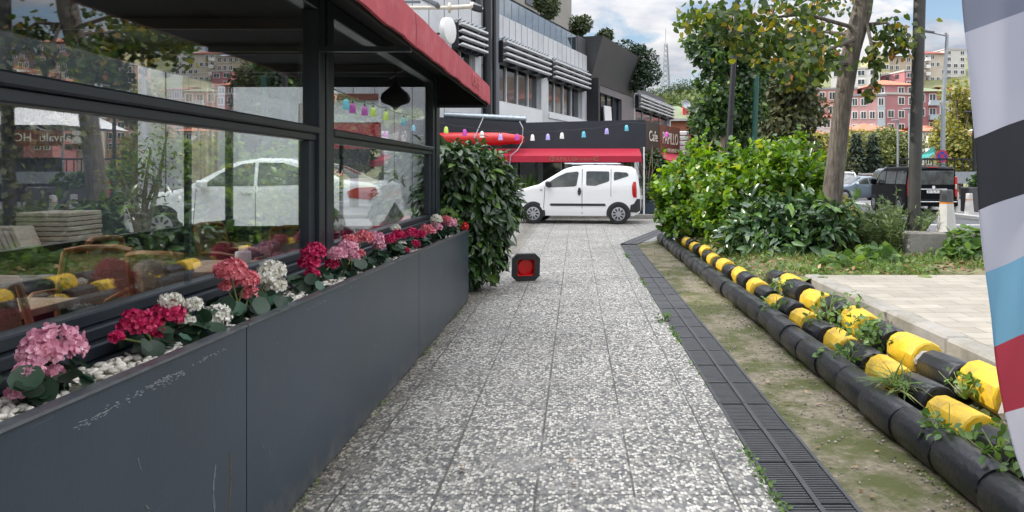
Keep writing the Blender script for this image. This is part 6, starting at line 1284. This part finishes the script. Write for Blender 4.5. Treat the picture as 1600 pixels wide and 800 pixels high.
# ------------------------------------------------------------------ feather banner at the right edge
def banner():
    Y = 2.8; t = thing('feather_banner', 'tall fabric feather banner with grey, black, blue, red and white bands at the right edge', 'banner', (2.72, Y, .335))
    m = D.materials.new('banner_cloth'); m.use_nodes = True; nt = m.node_tree; L = nt.links; b = nt.nodes['Principled BSDF']; out = nt.nodes['Material Output']
    tc = nd(nt, 'ShaderNodeTexCoord'); sx = nd(nt, 'ShaderNodeSeparateXYZ'); L.new(tc.outputs['Object'], sx.inputs[0])
    # printed bands slanting upwards to the right, slightly bowed
    mu = nd(nt, 'ShaderNodeMath', operation='MULTIPLY_ADD'); L.new(sx.outputs[0], mu.inputs[0]); mu.inputs[1].default_value = -.36; L.new(sx.outputs[2], mu.inputs[2])
    nz = nd(nt, 'ShaderNodeMapRange'); L.new(mu.outputs[0], nz.inputs[0]); nz.inputs['From Min'].default_value = 0.0; nz.inputs['From Max'].default_value = 3.0
    r = nd(nt, 'ShaderNodeValToRGB'); L.new(nz.outputs[0], r.inputs[0]); r.color_ramp.interpolation = 'CONSTANT'; e = r.color_ramp.elements
    # positions: local z minus slope*x; local x at the left edge about -1.2
    def zl(px, py): q = P(px, py, Y); return ((q.z - .335) - .36 * (q.x - 2.72)) / 3.0
    bands = [(0, (.54, .54, .60)), (zl(1574, 648), (.36, .035, .06)), (zl(1556, 545), (.15, .33, .48)), (zl(1540, 428), (.40, .41, .49)), (zl(1531, 331), (.022, .025, .033)), (zl(1522, 221), (.41, .42, .51)), (zl(1511, 52), (.17, .19, .26)), (zl(1505, -70), (.5, .5, .6))]
    while len(e) < len(bands): e.new(.5)
    for el, (p, c) in zip(e, bands): el.position = p; el.color = (*c, 1)
    L.new(r.outputs[0], b.inputs['Base Color']); b.inputs['Roughness'].default_value = .7; tl = nd(nt, 'ShaderNodeBsdfTranslucent'); L.new(r.outputs[0], tl.inputs[0]); mx = nd(nt, 'ShaderNodeMixShader'); mx.inputs[0].default_value = .45; L.new(b.outputs[0], mx.inputs[1]); L.new(tl.outputs[0], mx.inputs[2]); L.new(mx.outputs[0], out.inputs[0])
    left = [(1500, -160), (1505, -60), (1507, 0), (1513, 80), (1519, 160), (1526, 240), (1533, 330), (1540, 410), (1547, 480), (1555, 550), (1565, 610), (1577, 670), (1594, 730), (1625, 790), (1680, 840), (1770, 880)]
    ctl = [P(a, b_, Y) for a, b_ in left]; pts = []
    for i in range(len(ctl) - 1):
        p0, p1, p2, p3 = ctl[max(i - 1, 0)], ctl[i], ctl[i + 1], ctl[min(i + 2, len(ctl) - 1)]
        for k in range(5): f = k / 5; pts.append(.5 * ((2 * p1) + (p2 - p0) * f + (2 * p0 - 5 * p1 + 4 * p2 - p3) * f * f + (3 * p1 - p0 - 3 * p2 + p3) * f ** 3))
    pts.append(ctl[-1]); vs = []; nx = 60
    for p in pts:
        for k in range(nx + 1):
            f = k / nx; x = p.x + (2.70 - p.x) * f; vs.append((x, Y + (.03 * math.sin(x * 11 + p.z * 1.3) + .05 * math.sin(x * 5 + 1) + .016 * math.sin(x * 27 - p.z * 5 + 1.2 * math.sin(p.z * 3)) + .01 * math.sin(p.z * 9 + x * 14)) * (1 - f) ** .6 * (.3 + .7 * min(1, f * 6)), p.z))
    fr = len(vs); back = [(x, y + .003, z) for x, y, z in vs]; b = MB(); n = nx + 1; fs = [(i * n + k, i * n + k + 1, (i + 1) * n + k + 1, (i + 1) * n + k) for i in range(len(pts) - 1) for k in range(nx)]
    b.add(vs, [f[::-1] for f in fs]); b.build('cloth', m, t, smooth=True); MB().tube([vs[i * n] for i in range(len(pts))], .0022, 6).build('hem', m, t, smooth=True)
    MB().tube([(2.72, Y, .36), (2.72, Y, 3.3), (2.55, Y, 3.6), (2.2, Y, 3.75)], .016, 10).build('pole', M['alum'], t, smooth=True); MB().bbox(2.50, 2.94, Y - .22, Y + .22, .335, .385, .01).build('base_plate', M['plastic'], t)
banner()

# ------------------------------------------------------------------ hillside town
WN = {}
def apartment(lab, px0, px1, yt, yb, Y, wall, roof='flat', roofm=None, floors=4, cols=5, rz=0, depth=9, cat='building', trim=None, name='apartment_block', balc=False):
    a, c = P(px0, yb, Y), P(px1, yt, Y); w = c.x - a.x; cx = (a.x + c.x) / 2; zt = c.z; z0 = min(a.z, H(cx, Y)) - 1.0; z0 = min(z0, H(cx - w / 2, Y) - .5)
    t = thing(name, lab, cat, (0, 0, 0), 'apartment buildings on the hillside'); zb = a.z - z0; h = zt - z0
    MB().box(-w / 2, w / 2, 0, depth, 0, h).build('wall', wall, t, local=True)
    if roof == 'flat':
        MB().box(-w / 2 - .15, w / 2 + .15, -.15, depth + .15, h + .003, h + .35).build('roof', roofm or M['lightconc'], t, local=True)
    else:
        e = .5; rh = w * .14 + .4; b = MB(); b.add([(-w / 2 - e, -e, h + .01), (w / 2 + e, -e, h + .01), (w / 2 + e, depth + e, h + .01), (-w / 2 - e, depth + e, h + .01), (-w / 2 + depth * .35, depth / 2, h + rh), (w / 2 - depth * .35, depth / 2, h + rh)], [(0, 1, 5, 4), (1, 2, 5), (2, 3, 4, 5), (3, 0, 4), (0, 3, 2, 1)]); b.build('roof', roofm or M['rooftile'], t, local=True)
    fh = (h - zb) / floors; cw = w / cols; q = random.Random(lab)
    for i in range(floors):
        for j in range(cols):
            ww = min(cw * .52, 1.7); wh = min(fh * .5, 1.5); x = -w / 2 + cw * (j + .5); z = zb + fh * (i + .3)
            if q.random() < .12: continue
            b = MB(); b.box(x - ww / 2 - .12, x + ww / 2 + .12, -.08, -.002, z - .12, z + wh + .12); win = b.build('window', M['white'], t, local=True)
            b = MB(); b.box(x - ww / 2, x - .05, -.10, -.081, z, z + wh); b.box(x + .05, x + ww / 2, -.10, -.081, z, z + wh); b.build('pane', M['bglass'], win, local=True)
            if rz and j == cols - 1 or (j == 0 and rz < 0): pass
    # side windows on the flank
    for i in range(floors):
        for y in (depth * .3, depth * .7):
            for s in (-1, 1):
                z = zb + fh * (i + .3); x = s * w / 2; b = MB(); b.box(min(x, x + s * .08), max(x, x + s * .08), y - .6, y + .6, z, z + min(fh * .5, 1.4)); b.build('window', M['bglass'], t, local=True)
    if balc:
        for i in range(1, floors):
            MB().box(-w / 2 + cw * 1.1, -w / 2 + cw * 1.95, -1.0, -.11, zb + fh * i, zb + fh * i + .9).build('balcony', trim or M['white'], t, local=True)
    if trim: MB().box(w / 2 - cw * .9, w / 2 - .05, -.06, -.003, zb, h - .2).build('trim_panel', trim, t, local=True)
    t.location = (cx, Y, z0); t.rotation_euler = (0, 0, rz); return t
def wm(n, c): return mat(n, c, .85, 0, .10, .35, dirt=(tuple(x * .72 for x in c), .5, .55, .8))
wl = dict(salmon=wm('salmon_render', (.52, .25, .21)), pink=wm('pink_render', (.54, .31, .31)), maroon=wm('maroon_render', (.38, .18, .19)), red=wm('red_render', (.39, .16, .17)), blue=wm('blue_grey_render', (.38, .44, .49)), beige=wm('beige_render', (.45, .37, .29)), yell=wm('yellow_render', (.46, .42, .25)), cream=wm('cream_render', (.52, .46, .38)), white=wm('white_render', (.56, .55, .53)), brown=wm('brown_render', (.35, .24, .18)), grey=wm('grey_render', (.33, .32, .30)))  # wall colours paled to stand in for distance haze
apartment('salmon red apartment block with white windows left of the trunk', 1262, 1338, 140, 205, 140, wl['salmon'], 'flat', M['galv'], 3, 5, R(-6))
apartment('pink apartment block with pale windows right of the trunk', 1330, 1382, 150, 232, 128, wl['pink'], 'flat', M['galv'], 4, 4, R(-10), trim=wl['blue'])
apartment('dark pink apartment block with terracotta roof behind the lamp post', 1380, 1436, 148, 232, 130, wl['maroon'], 'flat', M['lightconc'], 4, 3, R(14))
apartment('plum attic storey under a wide terracotta roof', 1368, 1432, 133, 152, 134, wl['maroon'], 'hip', M['rooftile'], 1, 4, R(4))
apartment('maroon and blue apartment block right of the lamp post', 1432, 1482, 143, 232, 132, wl['red'], 'hip', M['roofgreen'], 4, 3, R(-4), trim=wl['blue'], balc=True)
apartment('small white house with dark red roof low on the hill', 1266, 1318, 183, 228, 112, wl['white'], 'hip', M['rooftile_dk'], 2, 3, R(-8), name='hillside_house')
apartment('grey blue house with terracotta roof in front of the pink block', 1336, 1412, 205, 240, 104, wl['blue'], 'hip', M['rooftile'], 2, 5, R(6), name='hillside_house')
apartment('orange brick house low behind the trees', 1240, 1300, 210, 245, 100, wl['salmon'], 'hip', M['rooftile'], 2, 4, R(5), name='hillside_house')
apartment('pale grey house with brown roof beside the street lamp', 1432, 1482, 205, 262, 98, wl['cream'], 'hip', M['rooftile'], 3, 4, R(-5), name='hillside_house', balc=True)
apartment('brown house with dark roof right of the street lamp', 1476, 1512, 140, 215, 136, wl['brown'], 'hip', M['rooftile_dk'], 4, 3, R(5), name='hillside_house')
apartment('crimson flat topped block between terracotta roofs and beige row', 1412, 1446, 112, 138, 160, wl['red'], 'flat', None, 2, 2, R(10))
apartment('grey white block behind the tree trunk', 1300, 1372, 108, 150, 165, wl['white'], 'flat', None, 3, 4, R(-20))
apartment('yellow apartment block at the left of the ridge row', 1358, 1390, 86, 125, 196, wl['yell'], 'flat', None, 3, 3, R(-8))
apartment('long beige apartment block on the ridge behind the lamp post', 1388, 1442, 88, 125, 200, wl['beige'], 'hip', M['grey'] if 'grey' in M else M['galv'], 3, 6, R(3))
apartment('beige apartment block with red roof on the ridge', 1436, 1478, 84, 130, 204, wl['cream'], 'hip', M['rooftile_dk'], 4, 5, R(-3), balc=True)
apartment('white apartment block on the ridge beside the banner', 1476, 1510, 78, 128, 206, wl['white'], 'flat', None, 5, 3, R(8))
# more of the town to the right, which the pavilion windows mirror
qq = random.Random(5); names_c = list(wl.items()); hues = dict(salmon='salmon', pink='pink', maroon='maroon', red='red', blue='blue grey', beige='beige', yell='yellow', cream='cream', white='white', brown='brown', grey='grey')
k = 0
for row, (Y, yb, hgt) in enumerate(((112, 238, 62), (140, 205, 66), (170, 165, 62), (205, 125, 55))):
    px = 1545 + row * 12; kk = 0
    while px < 1960:
        w = qq.uniform(42, 72); cn, cm_ = names_c[(k * 7 + row * 3) % len(names_c)]; h_ = hgt * qq.uniform(.75, 1.2)
        apartment('%s apartment block, %s in the %s hillside row right of the banner' % (hues[cn], ORD[kk], ['lowest', 'second', 'third', 'top'][row]), px, px + w, yb - h_, yb, Y + qq.uniform(-4, 4), cm_, qq.choice(['flat', 'hip']), None if qq.random() < .3 else M['rooftile'], 4 if row < 3 else 3, qq.randint(3, 5), R(qq.uniform(-12, 12)), balc=qq.random() < .5); px += w + qq.uniform(2, 14); k += 1; kk += 1
# house with green roof, mast, hill trees
def green_house():
    a, c = P(1010, 187, 80), P(1092, 165, 80); t = thing('green_roof_house', 'house with a broad pale green hipped roof below the hill', 'house', (a.x, 80, -.2))
    MB().box(a.x + .3, c.x - .3, 80, 88, -.2, a.z).build('wall', M['brick'], t); e = .4; b = MB(); b.add([(a.x - e, 79.6, a.z + .01), (c.x + e, 79.6, a.z + .01), (c.x + e, 88.4, a.z + .01), (a.x - e, 88.4, a.z + .01), (a.x + 1.6, 84, c.z + .3), (c.x - 1.6, 84, c.z + .3)], [(0, 1, 5, 4), (1, 2, 5), (2, 3, 4, 5), (3, 0, 4), (0, 3, 2, 1)]); b.build('roof', M['roofgreen'], t)
    MB().box(a.x - e, c.x + e, 79.5, 79.59, a.z - .15, a.z + .1).build('gutter', M['lightconc'], t); MB().box(c.x - 1.5, c.x - .9, 81, 81.6, a.z, c.z + .6).build('chimney', M['redplastic'], t)
    b = MB(); q = P(1071, 164, 79); b.lathe([(.05, 0), (.35, .06), (.5, .16), (.47, .17), (.3, .08), (.05, .03)], 14, TR(q, R(20), R(70))); b.tube([q, q - Vector((0, -.3, .9))], .04, 6); b.build('satellite_dish', M['galv'], t)
green_house()
def mast():
    q = P(1040, 140, 250); zt = P(1040, 68, 250).z; zb = H(q.x, 250) - .5; t = thing('lattice_mast', 'tall thin lattice radio mast on the wooded hill', 'mast', (q.x, 250, zb)); b = MB(); w0, w1 = 1.6, .5
    for sx in (-1, 1):
        for sy in (-1, 1): b.tube([(q.x + sx * w0, 250 + sy * w0, zb), (q.x + sx * w1, 250 + sy * w1, zt)], .16, 5)
    n = 12
    for k in range(n):
        f, g = k / n, (k + 1) / n; a, c = w0 + (w1 - w0) * f, w0 + (w1 - w0) * g; za, zc = zb + (zt - zb) * f, zb + (zt - zb) * g
        for sy in (-1, 1): b.tube([(q.x - a, 250 + sy * a, za), (q.x + c, 250 + sy * c, zc)], .09, 4); b.tube([(q.x + a, 250 + sy * a, za), (q.x - c, 250 + sy * c, zc)], .09, 4)
    b.build('lattice', M['galv'], t); MB().tube([(q.x, 250, zt), (q.x, 250, zt + 5)], .1, 5).build('antenna', M['galv'], t)
mast()
def hilltree(lab, px, py, Y, r, m, sq=.8, n=700, size=.55):
    c = P(px, py, Y); zb = H(c.x, Y); t = thing('hill_tree', lab, 'tree', (c.x, Y, zb), 'trees on the far hill')
    els = [((c.x + random.uniform(-.5, .5) * r, Y + random.uniform(-.5, .5) * r, c.z + random.uniform(-.35, .35) * r), (r * .6, r * .6, r * .55 * sq)) for _ in range(6)]
    MB().tube([(c.x, Y, zb - .3), (c.x, Y, c.z)], [r * .08, r * .04], 6).build('trunk', M['bark'], t); crown_mesh('crown', els, n, size, m, t, DIAM)
for k, (px, py, r) in enumerate([(1018, 152, 5), (1030, 149, 4.5), (1043, 147, 5), (1054, 144, 4.5), (1064, 141, 5), (1076, 145, 5), (1086, 142, 5), (1098, 140, 5.5), (1008, 158, 5)]):
    hilltree('dark rounded tree on the far hill skyline, %s from the left' % ORD[[8, 0, 1, 2, 3, 4, 5, 6, 7].index(k) if k in (0,) else (k + 0)], px, py, 235, r, leafmat('hill_leaf', [(0, (.03, .055, .03)), (1, (.07, .11, .05))], .8, .1) if k == 0 else D.materials['hill_leaf'])
n = 5000; x = RS.uniform(10, 60, n); y = RS.uniform(150, 232, n); z = np.array([H(a, b_) for a, b_ in zip(x, y)]) + RS.uniform(.2, 1.6, n)
o = scatter('hill_scrub', DIAM, np.stack([x, y, z], 1), rnd(n), rnd(n) + np.array([0, 0, .6]), RS.uniform(1.0, 2.4, n), leafmat('scrub', [(0, (.05, .085, .025)), (.6, (.09, .13, .04)), (1, (.15, .165, .06))], .8, .15)); tag(o, 'yellow green scrub covering the far hillside', 'scrub', kind='stuff')
# trees between car park and town
tree('park_tree', 'pale yellowing tree behind the hedge right side', 1268, 62, -.2, [(1268, 275), (1268, 245)], rels(1235, 1302, 215, 282, 14, 1.5, 1.5, 21), 5000, .34, M['lf_yellow'], group='trees around the car park', r0=.25)
tree('park_tree', 'yellow green tree left of the two conifers', 1322, 72, -.2, [(1322, 275), (1322, 250)], rels(1312, 1345, 215, 280, 9, 1.5, 1.5, 22), 3500, .36, M['lf_yellow'], group='trees around the car park', r0=.25)
tree('park_tree', 'rounded green tree right of the two conifers', 1392, 74, -.2, [(1392, 275), (1392, 250)], rels(1362, 1424, 214, 282, 16, 1.6, 1.5, 23), 6000, .36, M['lf_park'], group='trees around the car park', r0=.25)
tree('park_tree', 'tall yellowing tree at the banner edge', 1500, 56, -.2, [(1500, 270), (1500, 220)], rels(1472, 1530, 135, 262, 20, 1.4, 1.5, 24), 7500, .3, M['lf_yellow'], group='trees around the car park', r0=.25, inner=.3)
tree('park_tree', 'dark green tree behind the parked cars', 1300, 66, -.2, [(1300, 275), (1300, 255)], rels(1285, 1318, 240, 285, 8, 1.3, 1.2, 25), 3000, .34, M['lf_olive'], group='trees around the car park', r0=.25)
for px, lab in ((1338, 'left slim conifer in front of the yellow trees'), (1363, 'right slim conifer in front of the yellow trees')):
    c = P(px, 278, 66); top = P(px, 208, 66).z; t = thing('conifer', lab, 'tree', (c.x, 66, -.2), 'conifers by the car park'); MB().tube([(c.x, 66, -.2), (c.x, 66, top)], [.14, .02], 6).build('trunk', M['bark'], t)
    pos, ax = [], []
    for k in range(1500):
        f = random.random() ** .7; z = top - (top + .2 - .6) * f; lay = .75 + .25 * math.sin(z * 9); rr = (1.25 * f + .05) * lay * math.sqrt(random.random()); a = random.uniform(0, 2 * PI); pos.append((c.x + rr * math.cos(a), 66 + rr * math.sin(a), z - rr * .25)); ax.append((math.cos(a), math.sin(a), -.35))
    scatter('crown', LANCE, np.array(pos), np.array(ax) + rnd(1500) * .3, rnd(1500) + np.array([0, 0, 1]), RS.uniform(.3, .55, 1500), M['lf_conifer'], t)
t = thing('kiosk', 'small pale pink kiosk with a dark window beside the minibus', 'kiosk', P(1370, 300, 50)); a, c = P(1358, 300, 50), P(1382, 273, 50)
MB().box(a.x, c.x, 50, 51.6, -.15, c.z).build('wall', wl['pink'], t); MB().box(a.x - .08, c.x + .08, 49.9, 51.7, c.z + .003, c.z + .1).build('roof', M['lightconc'], t); MB().box(a.x + .18, a.x + .42, 49.97, 49.998, .95, 1.22).build('window', M['bglass'], t); MB().box(a.x + .02, c.x - .02, 49.975, 49.997, .55, .72).build('stripe', M['awn'], t)
t = thing('billboard', 'low red and white hoarding behind the parked cars', 'hoarding', P(1345, 292, 58)); a, c = P(1331, 296, 58), P(1360, 281, 58); MB().box(a.x, c.x, 58, 58.1, .3, c.z).build('panel', M['cream'], t); MB().box(a.x + .3, a.x + .9, 57.97, 57.998, .45, .85).build('red_print', M['awn'], t); MB().box(a.x + .1, a.x + .2, 58.1, 58.2, -.15, .8).box(c.x - .2, c.x - .1, 58.1, 58.2, -.15, .8).build('post', M['galv'], t)
tq = P(1462, 240, 52); t = thing('green_tarp', 'small turquoise banner on a slanted pole by the street lamp', 'flag', (tq.x, 52, -.15)); MB().tube([(tq.x + .3, 52, -.15), (tq.x - .1, 52, tq.z + .5)], .03, 6).build('pole', M['galv'], t)
MB().add([(tq.x - .1, 52, tq.z + .5), (tq.x - .95, 52.1, tq.z - .1), (tq.x - 1.1, 52, tq.z - .45), (tq.x - .5, 51.9, tq.z - .25), (tq.x, 52, tq.z + .1)], [(0, 1, 2, 3, 4)]).build('cloth', mat('turquoise_cloth', (.08, .42, .36), .7), t)

# ------------------------------------------------------------------ out of frame on the right: a marquee that the near window mirrors, and things behind the pavilion
def marquee():
    Y = 40; vx = lambda px: -(px - 900) / 1200 * Y - 3.3; x0, x1 = vx(97), vx(-60); zt = P(0, 148, Y).z; ze = P(0, 195, Y).z; zs = P(0, 228, Y).z
    t = thing('marquee', 'white peaked marquee with lettered band right of the banner, mirrored in the near window', 'tent', (x0, Y, -.15)); b = MB(); d = 6; cx = (x0 + x1) / 2
    b.add([(x0, Y, ze), (x1, Y, ze), (x1, Y + d, ze), (x0, Y + d, ze), (cx - .5, Y + d / 2, zt), (cx + .5, Y + d / 2, zt), (x0 + 1.2, Y + .9, ze + (zt - ze) * .3), (x1 - 1.2, Y + .9, ze + (zt - ze) * .3)], [(0, 1, 7, 6), (6, 7, 5, 4), (1, 2, 5, 7), (2, 3, 4, 5), (3, 0, 6, 4)]); b.build('canopy', M['white'], t)
    MB().box(x0, x1, Y - .02, Y + .04, zs, ze - .25).build('sign_band', M['brown'], t); MB().box(x0, x1, Y - .021, Y + .05, ze - .248, ze - .003).build('trim_band', M['navy'], t)
    text('Kahvalt\u0131  HOOPCafe & R', .62, M['letter'], t, Matrix.Translation(((x0 + x1) / 2 - .2, Y - .03, (zs + ze - .25) / 2)) @ FACE, sx=1.05)
    MB().box(x0 + .1, x1, Y + .1, Y + .2, -.15, zs - .6).build('hoarding', M['navy'], t)
    for x in (x0 + .1, x1 - .1): MB().tube([(x, Y + .25, -.15), (x, Y + .25, ze)], .06, 8).build('post', M['galv'], t)
marquee()
t = thing('board_stack', 'stack of weathered flat boards seen through the near window', 'board stack', (-7.7, 11.4, .3)); b = MB()
for k in range(9): b.bbox(-8.1 + random.uniform(-.03, .03), -7.35 + random.uniform(-.03, .03), 11.1, 11.9, .302 + k * .07, .362 + k * .07, .01)
b.build('slabs', mat('aged_timber', (.20, .17, .14), .8, 0, .3, 6, .2, 20, stretch=(1, 6, 6)), t)
t = thing('timber_stack', 'leaning bundle of pale timber boards seen through the near window', 'timber stack', (-8.0, 10.7, .3)); b = MB()
for k in range(12): x = -8.5 + k * .085; b.add([(x, 10.5, .302), (x + .06, 10.5, .302), (x + .06, 10.9, .302), (x, 10.9, .302), (x - .2, 10.5, .75), (x - .14, 10.5, .75), (x - .14, 10.9, .75), (x - .2, 10.9, .75)], [(0, 3, 2, 1), (4, 5, 6, 7), (0, 1, 5, 4), (1, 2, 6, 5), (2, 3, 7, 6), (3, 0, 4, 7)])
b.build('boards', D.materials['aged_timber'], t)
t = thing('stone_pillar', 'cream stone block pillar seen through the pavilion glass', 'pillar', (-7.7, 15.7, .3)); MB().bbox(-7.95, -7.45, 15.5, 16.0, .3, 3.7, .02).build('shaft', brickmat('stone_blocks', (.5, .42, .32), (.42, .36, .28), (.3, .27, .23), 2.0), t); MB().bbox(-8.0, -7.4, 15.45, 16.05, 3.703, 3.85, .02).build('cap', M['lightconc'], t)
t = thing('garden_wall', 'red brick and white rendered wall behind the white sedan', 'wall', (-6.5, 16.6, .3)); MB().box(-7.3, -6.0, 16.6, 16.8, .3, 3.4).build('white_section', M['panel_lt'], t); MB().box(-5.98, -5.4, 16.6, 16.85, .3, 3.0).build('brick_section', brickmat('red_bricks', (.36, .12, .07), (.28, .09, .06), (.4, .37, .33), 3.0), t)

for k, (x, y, h) in enumerate([(-8.6, 6.2, 3.4), (-8.9, 8.2, 3.9), (-9.0, 10.2, 3.6), (-9.0, 12.4, 3.3)]):  # trees added behind the pavilion to darken the view through its glass
    t = thing('backdrop_tree', 'dark backdrop tree added behind the pavilion, %s from the left through the near window' % ORD[k], 'tree', (x, y, .3), 'backdrop trees added behind the pavilion')
    MB().tube([(x, y, .28), (x + .05, y, 1.2), (x, y + .05, h * .6)], [.09, .07, .04], 8).build('trunk', M['bark'], t, smooth=True)
    els = [((x + random.uniform(-.5, .5), y + random.uniform(-.8, .8), .6 + random.uniform(.1, 1) * (h - .6)), (.6, .75, .6)) for _ in range(13)]
    crown_mesh('crown', els, 3000, .14, M['lf_olive'], t, DIAM, inner=.25)
def slim_tree():
    Y = 8.2; t = thing('olive_sapling', 'small branching olive tree between the pavilion and the white sedan', 'tree', (P(215, 0, 10.6).x, 10.6, .3)); Y = 10.6
    s = MB(); b0 = P(222, 390, Y); pos = []
    for px, py in ((180, 250), (205, 215), (235, 230), (262, 205), (250, 265), (190, 290)):
        e = P(px, py, Y + random.uniform(-.3, .3)); m_ = b0.lerp(e, .5) + Vector((random.uniform(-.08, .08), 0, .05)); s.tube([b0, m_, e], [.045, .03, .01], 6)
        for k in range(110): pos.append(tuple(m_.lerp(e, random.uniform(.1, 1.15)) + Vector((random.gauss(0, .16), random.gauss(0, .16), random.gauss(0, .16)))))
    s.build('trunk', M['bark'], t, smooth=True); pos = np.array(pos); scatter('crown', LANCE, pos, rnd(len(pos)), rnd(len(pos)), RS.uniform(.06, .11, len(pos)), M['lf_olive'], t)
slim_tree()

t = thing('hoarding', 'tall dark hoarding added behind the pavilion to darken the near window view', 'hoarding', (-9.6, 8, .3))  # dark backdrop added behind the glass so the mirrored scene reads stronger
MB().add([(-11.2, 2.0, .3), (-8.1, 14.2, .3), (-8.2, 14.2, .3), (-11.3, 2.0, .3), (-11.2, 2.0, 4.6), (-8.1, 14.2, 4.6), (-8.2, 14.2, 4.6), (-11.3, 2.0, 4.6)], [(0, 1, 5, 4), (1, 2, 6, 5), (2, 3, 7, 6), (3, 0, 4, 7), (4, 5, 6, 7)]).build('panel', M['navy'], t)
MB().tube([(-11.2, 2.0, 4.62), (-8.15, 14.2, 4.62)], .05, 6).build('top_rail', M['galv'], t)
